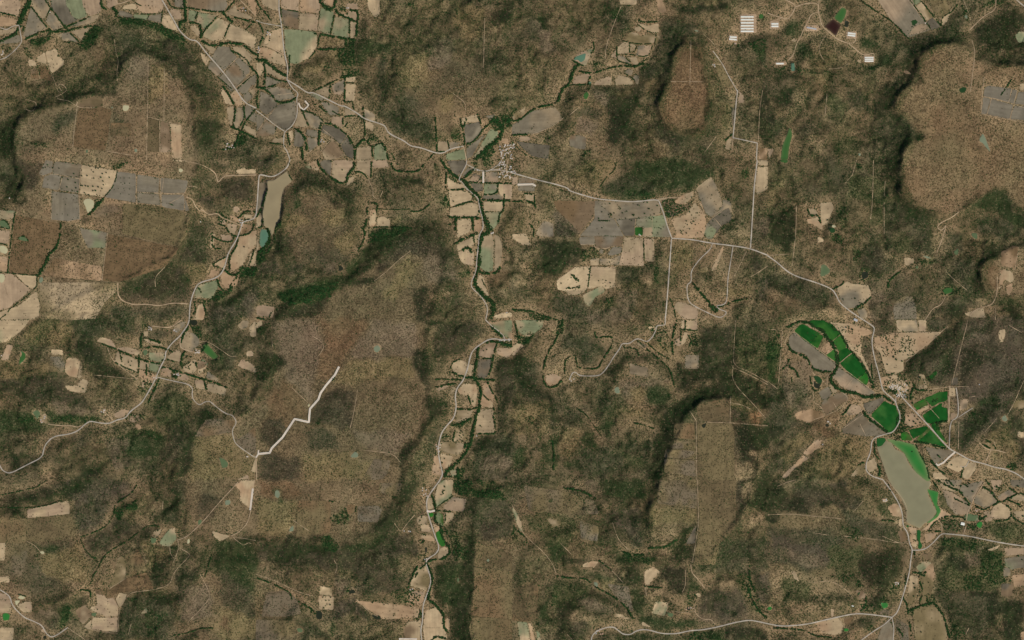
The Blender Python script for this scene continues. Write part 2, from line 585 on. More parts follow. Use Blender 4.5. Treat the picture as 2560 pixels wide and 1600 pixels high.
F T 140 1080 350 1095 350 1180 320 1215 290 1215 240 1180
F T/t 345 1240 380 1380 370 1480 300 1510 0 1510 170 1380
F y 1165 410 1500 440 1740 490 1780 600 1770 700 1690 820 1160 700
F y/t 380 1160 960 1155 1105 1165 1090 1250 1000 1330 900 1500 700 1510 400 1500 380 1300
F o/T 2300 700 2400 660 2419 660 2419 800 2350 880 2290 1000 2260 1010 2180 1060 2165 930 2230 830 2250 740
F T/o 2010 990 2130 900 2120 1030 2050 1000
F o 2090 1060 2130 1050 2180 1100 2260 1090 2240 1170 2180 1230 2130 1210 2080 1150
F T/k 1880 1180 2050 1130 2060 1200 2000 1310 1830 1300 1850 1220
F T/o 1870 1370 1910 1360 1940 1420 1920 1510 1830 1510
F p 2080 700 2180 710 2200 760 2100 770
F T 1990 700 2030 690 2010 830 1980 830
F o 2160 520 2270 545 2250 600 2190 570
F o/r 2290 600 2380 610 2370 660 2300 700 2260 690
F p 2200 440 2260 440 2250 500 2200 490
F p 2070 560 2140 560 2120 610 2070 600
F t/p 2140 600 2240 610 2220 700 2150 680
F T 2300 510 2390 520 2380 565 2300 550
F T 2220 100 2300 70 2330 90 2419 80 2419 130 2250 130
F T 2360 880 2419 850 2419 1000 2340 1000
F l 1620 0 1720 0 1720 20
F o 1990 1030 2070 1050 2050 1100 1960 1110
P c 805 370 850 365 890 390 890 430 860 480 830 505 800 420 785 400
P c 1690 85 1715 78 1735 100 1715 118 1690 110
P c 0 1075 40 1080 50 1120 30 1160 0 1160
P q 375 1110 405 1105 410 1140 385 1165 368 1150
P k 165 740 200 720 250 735 268 770 200 760
P k 0 570 40 570 80 610 95 650 40 635 0 625
P c 0 805 50 815 80 850 60 890 0 870
R 3 2419 510 2395 560 2290 580 2270 650 2230 760 2150 880 2120 1020 2060 1110 1870 1160 1830 1240 1800 1330 1790 1400 1785 1510
R 1.4 1760 350 1820 370 1840 430 1890 490 1900 460 1970 520 2050 500 2090 540
R 1.6 1115 1165 1110 1270 1150 1330 1260 1370 1380 1360 1500 1380 1620 1350 1770 1360
R 1.6 1990 90 2040 130 2055 220 2110 150 2200 145 2419 140
R 1.2 2090 540 2280 620
L d 0 450 320 530 580 595 1000 680 1690 835 1780 860
L d 300 245 500 290 740 320 960 355 1280 405 1780 490
L d 480 0 1110 100 1500 150 1900 205
L p 1285 140 1290 410
L p 1515 170 1525 430
L p 1548 170 1530 320
L p 400 150 490 125 760 180
L p 770 40 745 320
L p 590 150 560 280
L p 485 290 485 570
L p 750 330 755 580
L p 1300 305 1740 320
L d 1165 400 1155 690
L p 1020 690 965 1150
L d 0 1060 350 1090 960 1150 1110 1160
L p 1560 1010 1460 1110 1470 1200
L d 150 1085 260 1200
L d 40 1170 70 1270
L p 1700 0 1900 40 1990 90
L d 1680 600 1850 640 1900 600 2000 660
L p 750 560 640 580
L p 1600 410 1730 340 1780 240 1870 260
H 1.2 145 490 120 640 90 900 75 1060
H 1.2 0 570 40 565 80 600 100 660 0 630
H 1.2 0 790 60 800 90 850
H 1.2 165 750 200 715 250 730 272 775
H 1.6 575 600 560 750 530 830
H 2.4 540 820 470 880 440 960 400 1030 360 1090
H 1 350 1100 350 1190 330 1215 240 1300 100 1400 60 1460 0 1500
H 2 975 370 930 420 870 490 830 520
H 1 1110 110 1085 220 1040 290 980 355
H 1 0 1060 190 1080 350 1090
H 1.6 2250 550 2310 480 2419 490
H 1.6 2290 570 2340 560 2390 570
H 1.4 2090 520 2180 580 2280 610
H 1.6 2060 600 2130 630 2170 700 2230 720
H 1.4 2000 720 2100 770 2190 770 2210 720
H 1.4 2000 690 2000 830 2090 840
H 1.2 2160 900 2050 960 2000 990
H 1.2 2010 1000 2100 1020 2160 1080
H 1.4 2250 740 2230 820 2160 920 2170 1040
H 1.4 2250 720 2350 700 2390 650 2400 590
H 1.4 2400 850 2350 1000
H 1.6 2130 1040 2180 1090 2250 1080 2290 1010
H 1.6 2050 1120 2070 1200 2120 1240
H 1.4 2240 1100 2170 1180 2180 1240
H 1.4 1830 1340 1850 1420 1800 1500
H 1.6 1920 1370 1945 1440 1940 1510
H 1.2 1870 1210 1900 1250
H 1 1600 410 1640 430
W .9 1060 60 1180 20 1250 0 1130 90 1080 100
W .9 890 370 960 370 960 410 900 470
W 1 2260 1000 2419 1010 2419 1080 2250 1130 2180 1250 2050 1340 1980 1330 2040 1240 2130 1240 2250 1150
W .7 1830 1310 2000 1330 1980 1380 1850 1350
W .5 2040 480 2200 500 2200 560 2060 600
W .4 1680 1040 1800 1130 1750 1160
W .4 1180 1180 1350 1200 1300 1240
Z D 8 0 80 100 130 150 200 200 420 120 400 90 300 0 200
Z d 16 150 0 400 0 400 120 320 260 200 260
Z d 12 2000 0 2200 60 2150 120 2000 80
Z d 12 2060 220 2100 160 2380 170 2360 400 2150 340
Z d 14 1790 300 2000 330 2100 500 2000 540 1850 400
Z v 14 1800 520 2060 600 1990 700 1980 900 2020 960 1900 960 1750 860 1780 700
Z D 8 800 540 870 550 840 620 770 610
Z m 14 530 620 730 640 780 830 900 860 860 980 520 900
Z d 16 1700 860 1900 860 1980 980 1850 980 1700 960
Z y 10 1760 1000 1900 950 1980 1040 1900 1150 1800 1150
Z d 14 1400 1110 1600 1010 1700 1000 1800 1150 1800 1340 1500 1380 1300 1350 1130 1300 1150 1170
Z v 14 1100 1340 1500 1390 1780 1370 1780 1510 1000 1510
Z D 8 1980 1380 2150 1290 2250 1230 2419 1080 2419 1180 2250 1350 2050 1420
Z w 12 1980 1420 2419 1180 2419 1510 1980 1510
Z y 14 820 1000 960 1010 960 1060 880 1060
Z n 14 860 500 1000 390 1150 410 1150 480 950 540
Z g 10 230 0 300 0 340 60
@1,1
F d/g 600 20 640 0 710 0 715 60 705 150 620 70
F t/p 725 0 910 0 920 60 860 130 850 190 810 215 715 155
F t/k 460 60 560 40 560 90 500 80
F T/t 950 0 1090 0 1085 110 1080 160 1000 110 950 100
F p 1100 0 1240 0 1260 70 1090 75
F T 850 230 880 160 940 155 910 215 860 245
F o/T 480 40 560 0 575 40 600 90 560 100
F g/d 1800 10 1980 0 1990 40 1930 130 1900 150 1850 100
F g 1940 150 2010 60 2060 90 1990 160
F T 1800 170 1830 170 1900 220 1970 230 1980 270 1810 270
F T 1815 285 1990 290 2050 340 2030 390 1840 440
F T 1830 455 2050 400 2100 420 2110 540 1830 530
F p/d 2000 215 2060 120 2120 150 2130 210 2070 220
F g/d 2020 220 2140 220 2150 290 2080 300
F p/g 2170 110 2280 110 2290 210 2165 212
F k/g 2155 225 2285 230 2275 320 2155 320
F T/p 2290 225 2419 230 2419 370 2340 370 2295 310
F T/g 2145 330 2320 325 2330 370 2150 370
F T 2150 390 2330 385 2340 485 2150 485
F k/t 2150 490 2330 490 2290 600 2240 660 2210 650 2195 560
F T 1895 560 2030 555 2040 670 1900 740 1900 600
F o 2060 560 2120 570 2140 630 2120 670 2060 680
F T/t 1895 800 2050 720 2060 810 1900 860
F T 2065 710 2110 690 2100 760 2070 790
F T/p 1905 870 2000 830 2060 870 2060 1000 1960 980 1920 930
F k/t 2130 700 2180 690 2240 700 2250 800 2240 1050 2180 1060 2120 1020 2110 900
F t 2255 700 2300 720 2330 800 2320 950 2290 1040 2250 1050
F T 2110 1080 2150 1100 2170 1200 2200 1290 2100 1210 2080 1150
F o/T 1065 570 1080 470 1130 460 1140 560 1120 630 1070 630
F T 1145 545 1200 530 1270 560 1260 630 1140 630
F p 0 1380 70 1370 175 1390 160 1490 90 1480 0 1470
F T 0 500 40 500 60 560 40 630 0 640
F g/n 25 220 80 200 105 260 60 430 10 500
F T/l 2240 1470 2340 1440 2419 1440 2419 1480 2260 1500
F t 0 800 20 650 20 840 0 870
P M 95 190 170 190 250 130 290 100 340 200 270 260 245 340 235 480 225 560 190 600 150 720 110 640 70 620 60 500 90 330 110 270
P t 50 650 110 660 130 720 110 780 60 840 30 790 35 700
P w 790 990 810 1000 830 1030 800 1050 780 1050
R 3 320 0 290 80 160 165 40 135 25 150 10 400 0 510
R 2.2 1990 0 1990 40 1910 185 1950 210 1990 270 2040 310 2100 360 2110 440 2140 550 2150 640 2110 700 2100 820 2085 950 2080 1050 2030 1160 2040 1210 2130 1290 2180 1370 2190 1420 2170 1510
R 2 1990 40 2090 90 2150 105 2210 100 2310 30 2320 0
S 4 2148 110 2148 215
R 2 2210 95 2300 90 2419 115
R 1.4 2380 0 2360 130 2419 170
L d 1060 640 1250 635 1470 640 1900 670
L p 1120 1140 1240 1050 1350 940 1460 860
L p 1060 180 1110 290 1100 340 1160 380 1200 290
L d 920 340 1100 345
L p 950 850 1000 830
L d 280 200 640 200
L d 730 450 870 450
L d 600 1490 1440 1495
L d 1300 1350 1370 1220 1560 1210
L p 700 170 720 0
L d 1800 1190 1980 1230
L p 2110 1150 2160 1240
H 1.8 580 0 600 60 660 130 740 190 830 230 860 200 860 140 930 60 930 0
H 1.4 1090 0 1085 160 1080 180
H 1.4 870 130 990 100 1060 180
H 1.6 1270 0 1290 80 1350 110 1540 110 1600 20
H 2 1750 0 1800 80 1900 160 1960 190 2000 210
H 2 1970 170 2050 90
H 3.2 1950 200 2000 240 2040 300 2100 340 2120 400 2130 500 2160 560 2200 620 2220 680 2150 700 2120 760 2100 880 2105 1000 2080 1060 2060 1150 2090 1210 2150 1290 2220 1330 2255 1380 2240 1450 2220 1490
H 1.4 1800 280 1860 280 1970 275
H 1.6 1840 450 1960 410 2040 390
H 1.8 1820 540 1960 540 2110 550
H 1.6 1885 550 1885 660
H 1.4 1820 610 1900 570
H 1.6 2045 560 2055 670
H 1.8 1870 800 1960 740 2100 690
H 1.4 2055 720 2070 810
H 2 1950 850 2000 820 2040 870
H 1.4 2000 210 2150 215 2419 220
H 1.4 2160 325 2240 325 2285 300
H 1.4 2285 230 2280 310
H 1.8 2140 375 2260 385 2340 385 2419 380
H 1.6 2345 320 2340 480 2300 500 2290 600
H 1.2 2150 490 2200 490
H 1 2080 220 2140 150
H 1.8 2110 1060 2220 1080 2290 1050 2310 1010
H 1.6 1800 120 1790 260
H 1 2130 1120 2170 1200
H 1.6 1060 400 1150 410 1140 470 1140 550
H 1.6 1050 450 1050 560 1020 640
H 1 1150 460 1300 470 1460 460
H 1.4 1460 490 1560 480 1640 420
H 1.2 1070 635 1260 630 1470 640
H 2.4 110 650 130 720 120 780 70 840 20 870
H 1.6 110 280 60 430 0 540
H 1.4 60 560 60 630 0 640
H 1.2 300 120 345 200
H 1.6 1000 640 1030 680 1020 760 960 860
H 1.2 170 1400 120 1490
H 1.4 0 1490 90 1510
W 1 2030 20 2100 10 2090 70 2050 70
W .8 2130 10 2250 0 2230 60 2150 50
W 1 1680 20 1720 30 1710 80 1680 70
W 1 1800 290 1830 440 1780 440 1740 410 1780 350
W .8 1800 100 1830 100 1920 190 1880 210 1820 170
W .9 2050 330 2100 350 2080 390 2040 370
W 1 240 560 200 600 150 760 170 780 220 640
W 1 0 880 80 850 160 800 80 950 0 1000
W .7 1080 660 1300 640 1480 640 1350 700 1200 760 1050 780
W 1 2160 540 2210 600 2200 670 2160 620
W .8 1910 1070 2010 1040 2020 1090 1960 1110
W .8 220 1250 500 1200 780 1150 700 1300 500 1350 330 1380 230 1330
W .6 2200 1350 2250 1400 2220 1470
W .8 440 0 500 0 480 40 450 40
W .8 2380 1410 2419 1400 2419 1440
W .6 420 110 450 100 440 150
Z G 10 1100 650 1300 650 1500 620 1400 700 1280 780 1180 850 1100 950 1000 1000 860 1060 830 1000 950 900 1050 760
Z D 10 1500 600 1640 590 1720 620 1600 640 1450 720 1350 790 1250 850 1150 960 1000 1100 900 1130 900 1080 1050 1000 1180 860 1300 760
Z D 8 900 1120 1080 1110 1130 1150 1000 1200 850 1170 740 1230 640 1400 560 1480 400 1510 150 1510 200 1400 500 1380 650 1290 750 1180
Z G 10 220 1250 500 1200 860 1080 860 1130 740 1200 640 1300 500 1380 250 1360
Z D 10 0 1060 150 1080 180 1100 80 1130 0 1140
Z w 14 0 1000 200 920 260 1080 180 1090 0 1040
Z D 10 1290 260 1350 150 1500 120 1560 110 1600 180 1660 250 1560 230 1400 210 1340 300
Z D 8 780 200 900 220 870 280 960 300 940 360 900 400 880 600 840 500 880 440 810 330 740 240
Z d 12 350 200 500 160 740 200 720 280 500 280 400 330 330 450 330 380
Z G 6 330 430 350 370 400 360 360 460
Z D 8 670 370 760 360 800 390 780 430 720 420
Z v 12 400 120 440 50 600 110 740 200 500 190
Z y 12 640 460 880 450 880 620 700 620 600 560
Z y 12 240 540 320 500 520 540 500 600 260 640
Z d 8 590 760 630 750 660 920 620 900
Z d 10 160 730 300 700 370 750 300 900 170 900
Z y 12 720 760 830 700 920 660 940 820 860 900 780 880
Z w 10 330 1010 470 990 430 1100 330 1080
Z n 12 620 980 780 980 770 1080 680 1110 600 1100
Z t 6 620 1090 700 1110 770 1090 690 1125
Z d 16 1180 860 1400 700 1700 650 1900 900 1850 1000 1700 1000 1460 860 1200 1060 1120 1100
Z y 14 1270 980 1450 930 1540 960 1420 1100 1300 1080
Z y 14 1480 940 1500 1000 1440 1180 1300 1350 1200 1300 1340 1100
Z n 16 1560 920 1880 920 1900 1150 1700 1180 1560 1100
Z D 12 1500 1230 1640 1200 1620 1300 1560 1400 1480 1370
Z D 14 1490 1390 1700 1360 1720 1460 1500 1510
Z t 8 1660 1330 1760 1250 1900 1270 1780 1310 1700 1360
Z y 8 2300 490 2419 420 2419 690 2320 660
Z r 16 2180 1080 2419 1020 2419 1200 2280 1240 2190 1180
Z t 14 1100 460 1320 300 1300 450 1200 500
Z v 14 1310 330 1360 460 1250 460 1240 370
Z y 10 1160 600 1380 500 1380 600 1280 640
Z w 16 0 0 200 0 140 120 40 120
@2,1
F s/g 640 720 780 560 780 385 900 390 930 540 970 560 1060 720
F g/t 790 380 1000 395 1200 390 1380 380 1420 500 1330 540 1100 560 960 560 930 500 900 480
F s/d 980 560 1170 545 1155 718 1060 718
F g/k 1175 545 1430 520 1480 640 1500 730 1240 725 1240 630 1170 628
F D 1165 632 1235 635 1235 715 1165 715
F t/p 1240 640 1325 635 1325 725 1240 722
F o/t 1530 390 1620 330 1720 290 1720 330 1640 420 1540 410
F g/t 1740 260 1880 155 1930 240 1980 360 1990 430 1890 540 1840 520 1780 380
F t/g 1990 370 2070 390 2080 480 2070 550 1950 500 1900 540 1990 430
F d/g 1900 545 1950 500 2050 445 2080 530 2060 590 1980 620 1930 700 1880 650 1850 590
F g/k 1800 660 1850 590 1940 650 1900 740 1850 750 1820 700
F o/t 1730 400 1820 500 1840 600 1810 730 1700 740 1520 740 1560 700 1500 560 1650 510
F t/s 225 680 300 575 390 595 390 725 280 730 230 710
F T 0 700 130 695 185 810 100 800 0 740
F s/g 640 730 780 715 785 800 640 800
F b/s 790 715 1055 725 1040 820 940 810 930 830 780 830
F g/s 905 890 950 820 1045 825 1030 880 960 900 920 900
F g 825 840 870 845 860 890 825 880
F t/p 1060 725 1240 735 1250 1000 1010 995 1050 830
F p/t 1245 740 1345 745 1345 960 1260 960
F l/T 420 1140 600 1010 740 1005 715 1210 670 1260 590 1280 500 1240 430 1220
F T/p 742 1007 980 1010 975 1200 880 1220 850 1190 720 1220
F g/T 740 935 825 925 825 995 740 995
F T/g 830 930 940 935 1030 895 1010 995 830 990
F T/k 670 1270 850 1190 880 1220 870 1250 790 1290 730 1390 680 1340
F t 510 1230 680 1235 640 1270 580 1280 520 1270
F t/p 1560 1340 1640 1350 1760 1400 1755 1510 1620 1500 1530 1400
F T 2320 70 2419 60 2419 270 2320 330 2300 250
F T/t 2330 0 2419 0 2419 50 2330 50
F g/b 60 160 215 185 215 300 60 290
F T 120 315 205 320 205 390 130 380
F b/r 390 380 790 390 770 540 640 680 520 560 420 470
F t 1370 360 1465 350 1460 385 1400 390
F o/t 1880 1050 1930 930 1990 810 2010 820 1960 960 1920 1040
F y/t 1740 1040 1860 1000 1850 1060 1780 1060
F p 0 150 55 160 50 230 0 230
F d/b 1420 400 1520 350 1530 400 1640 430 1700 400 1690 460 1500 540
R 3 0 120 230 185 440 235 530 265 540 290 700 340 820 370 1000 385 1150 395 1380 370 1400 410 1440 520 1460 600 1510 735
R 3 1510 740 1700 750 1880 785 2090 810 2250 835 2419 900
R 3 1508 745 1490 1000 1470 1280 1450 1510
R 3 2320 0 2290 250 2270 600 2255 830
R 2.2 1895 790 1880 840 1780 930 1690 1050 1700 1150 1650 1180 1665 1340 1760 1400 1930 1480 1980 1490 2030 1450 2020 1425
R 2.2 2090 815 2070 950 2040 1120 2035 1330 2000 1370 1930 1375 1960 1410 2020 1430
S 4 52 232 195 228 225 245
R 1.2 1380 375 1460 355 1600 355
L d 0 690 180 700 300 730 640 720 1500 735
L d 640 1000 1250 1000
L d 1245 740 1250 960
L d 1350 740 1330 1180
L d 215 200 215 740
L d 1200 1010 1200 1200 1180 1440
L p 1730 290 1830 530
L p 1900 530 1990 640
L p 1890 550 2050 440
L p 1170 550 1160 640
L p 1325 540 1325 720
L d 790 570 930 570
L p 650 800 780 790 780 830 880 840 930 820
L p 395 600 395 720
L d 220 800 290 1050
L d 1760 1040 1900 1060 1920 1040
L d 1700 780 1700 1120
L p 2419 1000 2300 1080 2260 1100
L p 2220 860 2100 1100
L d 430 1150 600 1000
L p 420 1140 600 1010
L d 550 1290 720 1390
H 1.4 120 315 200 320
H 1.4 0 390 100 390
H 1.4 215 320 210 400 225 450
H 1.4 165 600 210 650 200 730
H 2 150 390 200 410
H 1 740 1010 720 1200
H 1.4 500 1210 560 1210 640 1200
H 1.8 560 1070 600 1120 630 1140
H 1.8 1710 1160 1780 1250 1870 1350 1950 1420 1920 1440 1860 1360
H 1.6 1950 1390 2020 1370 2080 1340 2200 1310 2260 1310
H 1.2 1490 1300 1530 1390 1550 1500
H 1.4 0 1410 100 1420 200 1430 300 1480 420 1510
H 1.2 790 570 930 575
H 1 1245 740 1250 990
H 1 990 0 970 100 900 150 830 260
W .8 0 1420 100 1410 250 1450 380 1490 440 1510 180 1510 150 1440 60 1440
W .9 1410 400 1520 350 1530 400 1640 430 1700 400 1690 460 1500 540 1460 540
W .7 1340 1000 1385 1000 1385 1150 1340 1150
W .7 890 1300 960 1300 950 1400 890 1390
W .5 2000 360 2060 360 2070 400
W .7 2080 560 2120 560 2000 650 1970 640
W .8 2170 90 2220 90 2240 160 2180 170
W .9 1000 430 1030 430 1035 460 1000 475
W .4 640 870 760 810 820 850 820 900 740 930 660 960
W .3 230 1000 400 960 560 980 420 1060 320 1060
W .5 380 240 520 290 600 370 570 370 460 290
W .6 1600 300 1700 250 1690 280 1600 320
W .5 1080 280 1250 300 1380 330 1250 380 1080 380
W .4 580 560 600 600
Z G 12 1050 150 1200 50 1400 0 1700 0 1890 100 1890 150 1700 250 1500 320 1380 350 1200 380 1000 370 840 330 830 260
Z v 14 850 270 1000 150 1200 180 1400 260 1300 340 1100 380
Z D 14 250 780 640 740 640 1000 560 1010 400 1120 300 1050 260 900
Z w 14 380 560 420 460 650 540 690 640 560 720 400 720
Z y 14 700 0 1000 0 950 120 820 280 700 330 560 200
Z y 14 1500 760 1700 760 1690 1040 1500 1100
Z y 14 1010 1000 1200 1010 1180 1200 1100 1300 1000 1200
Z v 14 970 1040 1080 1000 1180 1040 1180 1160 1000 1200
Z n 14 1000 1250 1180 1230 1180 1450 1000 1400
Z v 14 440 1240 640 1300 720 1400 640 1510 400 1450 400 1300
Z n 16 460 1480 900 1400 1160 1350 1150 1510 460 1510
Z t 14 1240 1080 1310 1080 1310 1180 1240 1160
Z y 10 2000 1390 2120 1340 2080 1380 2000 1400
Z n 14 2280 560 2419 550 2419 700 2300 700
Z d 14 2250 900 2350 900 2350 1030 2250 1030
Z w 14 2340 1100 2419 1080 2419 1370 2360 1300
Z y 12 2010 1180 2300 1200 2200 1300 2040 1310
Z D 10 1790 0 1880 120 1900 100 1850 0
Z t 14 560 220 680 230 800 320 700 330 600 290
Z t 14 0 840 200 900 260 1100 180 1300 0 1150
Z t 14 2020 620 2240 580 2240 800 2040 780
@3,1
R 3 0 905 80 960 180 1050 270 1100 480 1165 610 1220 650 1280 680 1350 780 1430 900 1510
R 1.4 1740 540 1620 600 1600 640 1650 670 1690 600 1650 750 1600 870
R 1.6 1740 540 1800 490
R 1.2 2165 1100 2165 1260 2130 1360 2040 1390 1950 1420 1915 1470
R 1.2 1680 1290 1640 1370 1560 1400 1490 1510
L p 270 430 265 700 230 1000
L d 150 510 330 400 500 280 830 240
L p 1110 200 1100 340
L p 1000 0 990 400 970 560
L p 1100 400 1100 700
L p 800 140 730 220
L p 840 0 800 140
L d 525 0 520 140
L p 30 900 200 890
L p 1680 1050 1750 1120 1880 1230
L d 0 1330 300 1370 660 1390
L p 2370 820 2330 1040
L d 2040 1400 2080 1510
L p 2150 1400 2150 1510
F t/T 490 405 610 395 625 460 590 530 570 600 500 620 500 500
F t 380 460 450 460 480 510 450 530 385 530
F T/o 370 560 470 535 510 550 520 660 470 640 440 620 420 600 370 600
F T 470 720 520 740 530 770 470 780
F g/T 650 1210 720 1170 750 1145 800 1170 950 1180 980 1280 930 1320 900 1360 810 1400 740 1400 690 1330
F y/g 1200 1340 1250 1310 1290 1290 1370 1285 1400 1400 1410 1510 1195 1510 1185 1420
F T/o 2185 1130 2190 1040 2250 1035 2310 1060 2325 1130 2300 1160 2230 1130 2220 1180 2180 1180
F o 2245 1190 2310 1160 2310 1220 2280 1285 2250 1260
F T 2170 1200 2220 1190 2180 1220
F o/r 2200 870 2320 810 2370 820 2340 1030 2200 1000
F T/t 1850 1450 2040 1400 2060 1490 1920 1490
F T/y 1290 920 1390 930 1380 980 1310 1000 1290 960
F t/g 840 1410 920 1400 950 1460 930 1510 880 1490
P e 580 640 610 635 640 655 630 690 600 690 580 670
P c 600 620 625 612 650 635 610 640
P k 505 990 540 985 590 1040 580 1070 510 1105 495 1090
P w 890 1060 950 1050 950 1110 900 1130 885 1090
P g 1655 1220 1700 1205 1750 1215 1745 1250 1690 1270 1660 1255
P k 1925 690 1980 690 1985 730 1970 755 1930 720
P k 1755 870 1800 830 1800 890 1780 900
P g 110 0 195 0 180 30 120 15
P q 1460 900 1510 910 1550 930 1500 930
P k 1395 1000 1425 1000 1420 1030 1400 1025
W .8 580 680 660 700 720 740 700 800 620 770
W .7 800 860 880 840 860 950 800 950
W .7 880 1010 950 1030 980 1120 900 1150 870 1100
W .7 1640 1200 1760 1190 1770 1260 1680 1290 1640 1260
W .6 1400 930 1500 930 1600 950 1480 1000
W .4 640 440 740 440 760 640 640 620
W .7 810 1390 900 1350 920 1400 830 1430
W .5 1780 1200 1880 1230 1880 1300 1780 1260
W .8 820 0 900 60 850 100
H 1.4 610 1220 700 1180 720 1150
H 1.6 1140 1200 1150 1130 1260 1050
H 1.2 820 1420 900 1350
H 1.4 980 1290 900 1370
H 1.6 380 460 400 530 480 510 500 600
Z D 8 1180 250 1240 150 1300 130 1270 200 1215 260 1230 350 1280 410 1400 470 1560 510 1560 560 1440 520 1300 470 1210 400 1170 320
Z D 14 1020 0 1240 0 1210 120 1150 250 1150 100
Z G 12 1860 480 2030 360 2120 260 2200 300 2340 480 2419 540 2419 660 2200 520 2000 460
Z G 12 1300 460 1560 570 1600 640 1500 560 1350 530
Z v 14 2000 560 2300 560 2419 700 2200 740 1960 700
Z D 8 2000 960 2100 830 2250 780 2419 770 2419 800 2260 810 2180 880 2060 960 1990 1060 2000 1180 2060 1250 1990 1220 1950 1100 1960 1010
Z v 14 1780 940 1980 960 1940 1200 2040 1300 1880 1280 1780 1100
Z G 10 2060 1290 2300 1290 2350 1360 2200 1380 2080 1370
Z d 14 960 800 1080 860 1080 1150 1000 1100 860 980
Z D 14 0 520 250 450 260 700 220 880 60 760 0 700
Z D 14 0 1050 260 1110 500 1200 620 1260 660 1370 400 1370 150 1290 0 1200
Z v 14 120 1060 300 1090 500 1170 620 1250 640 1350 300 1340 100 1200
Z y 14 0 860 230 880 220 1000 60 940
Z t 12 1080 880 1200 860 1400 1000 1350 1080 1200 960
Z v 16 1100 420 1340 450 1560 620 1560 900 1300 860 1100 820
Z g 16 780 150 1000 160 1150 260 1100 420 950 380 760 340
Z g 16 980 460 1080 460 1080 600 980 600
Z v 16 1700 660 1850 700 1850 900 1700 870
Z g 16 1180 660 1330 700 1330 860 1180 840
Z y 12 0 130 240 90 100 400 0 450
Z D 12 1750 1400 1950 1370 1900 1440 1780 1510 1600 1510
Z v 14 1400 1400 1600 1300 1900 1300 2080 1370 1750 1440 1500 1510
Z n 14 820 1200 1100 1240 1180 1340 1180 1510 950 1510 960 1420
Z D 14 2200 1360 2350 1360 2419 1510 2300 1510
Z T 12 280 1430 520 1420 700 1440 780 1510 200 1510
Z r 16 2060 1000 2180 960 2180 1200 2060 1220
@0,2
F T/k 0 0 280 0 240 60 180 120 60 210 0 220
F p/o 65 230 120 240 75 380 5 378 25 320
F T 480 275 590 285 590 335 480 325
F y/g 470 345 620 350 600 495 465 490
F o/T 625 360 700 355 755 385 725 550 650 530 605 490
F y/T 755 385 775 400 770 545 730 550
F T 605 615 690 620 770 615 820 645 800 690 700 685 630 660
F T/t 765 555 825 570 832 600 805 655 725 610
F p/T 905 200 950 160 1050 185 1090 260 980 230
F T/p 1100 260 1230 260 1320 290 1300 340 1200 310 1100 280
F t/T 1100 300 1290 370 1300 430 1290 500 1160 460 1080 400
F t/p 1310 380 1410 400 1400 470 1310 460
F k/g 1410 400 1505 415 1480 500 1400 470
F o/p 1300 470 1390 480 1480 530 1440 600 1380 590 1310 540
F t/k 1400 310 1540 300 1560 370 1510 400 1410 380
F g/t 1640 60 1700 20 1760 10 1740 60 1660 130
F t/g 1750 100 1880 150 1880 230 1800 310 1690 260 1700 200
F t/p 1590 330 1690 270 1720 340 1700 400 1570 370
F T 1360 100 1400 110 1390 160 1350 150
F T/p 1350 170 1440 200 1530 230 1500 245 1370 210
F p/T 1720 450 1840 370 1870 440 1830 510 1740 490
F p/o 1540 440 1620 470 1610 540 1510 530
F o/p 1680 510 1780 510 1780 570 1700 570 1660 540
F p/T 1830 570 1920 570 1940 670 1850 640
F t/g 1945 610 2000 595 2140 640 2120 720 1950 670
F g/t 1960 485 2070 560 2050 585 1940 545
F t/k 1900 360 1960 400 1960 440 1870 510 1900 420
F T/o 1860 470 1940 420 1960 440 1880 520
F b/p 1870 380 1960 400 1920 450 1870 470
F o/p 1080 880 1160 840 1220 850 1210 880 1150 930 1080 920
F b/p 1200 930 1260 890 1350 930 1300 960 1220 970
F o 1270 1000 1310 980 1340 1020 1300 1040
F p 1340 580 1370 580 1360 640 1335 640
F g/t 2240 50 2290 0 2350 10 2340 70 2270 90
F T/t 2350 70 2400 20 2419 10 2419 160 2370 160
F p/T 2330 300 2390 290 2400 340 2330 345
F T/p 2240 430 2280 370 2380 410 2419 460 2419 500 2250 440
F r/n 2250 1130 2419 1010 2419 1290 2240 1180 2210 1060
F p/T 2370 1430 2410 1310 2419 1310 2419 1440
F p/T 2240 1510 2340 1460 2360 1510
F t/y 360 920 420 880 450 920 440 980 380 970
F t 960 850 990 850 1000 880 960 880
F r/n 1950 940 2100 930 2220 960 2180 1060 1960 1100 1840 1100 1900 1000
P g 1910 240 1950 220 2065 350 2020 375 1920 300
P g 195 290 240 320 235 370 200 400 175 430 180 370 205 330
P k 305 870 350 850 380 880 350 940 320 900
P k 1345 290 1390 280 1390 320 1360 345
P w 1785 0 1850 0 1870 30 1830 60 1790 40
P k 2070 1295 2110 1310 2160 1350 2150 1390 2100 1400
R 3 1785 0 1770 50 1700 150 1620 220 1560 300 1560 360 1520 430 1480 520 1440 610 1370 730 1330 790 1230 860 1180 930 1100 945 1030 980 940 975 850 955 800 985 730 1050 650 1080 500 1100 430 1170 410 1220 395 1300 250 1370 90 1455 20 1425 0 1390
R 2.2 1480 540 1600 570 1820 615 1810 740 1880 810 1930 775 1980 765 2040 820 2130 885 2200 900 2240 970 2190 1040 2215 1150 2250 1190 2400 1295 2419 1295
R 1.6 1710 130 1690 260 1800 300 1870 310
R 1.4 1430 55 1600 80 1710 0
R 1.4 450 985 560 1000 680 1000 720 1015 760 1000
R 1 970 860 1030 910 1060 945
L p 1880 210 1960 200 2100 290 2180 350 2230 340
L p 1470 660 1440 760
L d 0 230 460 270 600 280
L d 620 350 600 495
L d 910 215 1100 290 1300 370 1500 415
L p 1010 260 1060 390 1300 560
L p 1100 420 1300 500
L p 880 520 1300 560
L p 560 1130 450 1120
L d 1500 310 1510 370
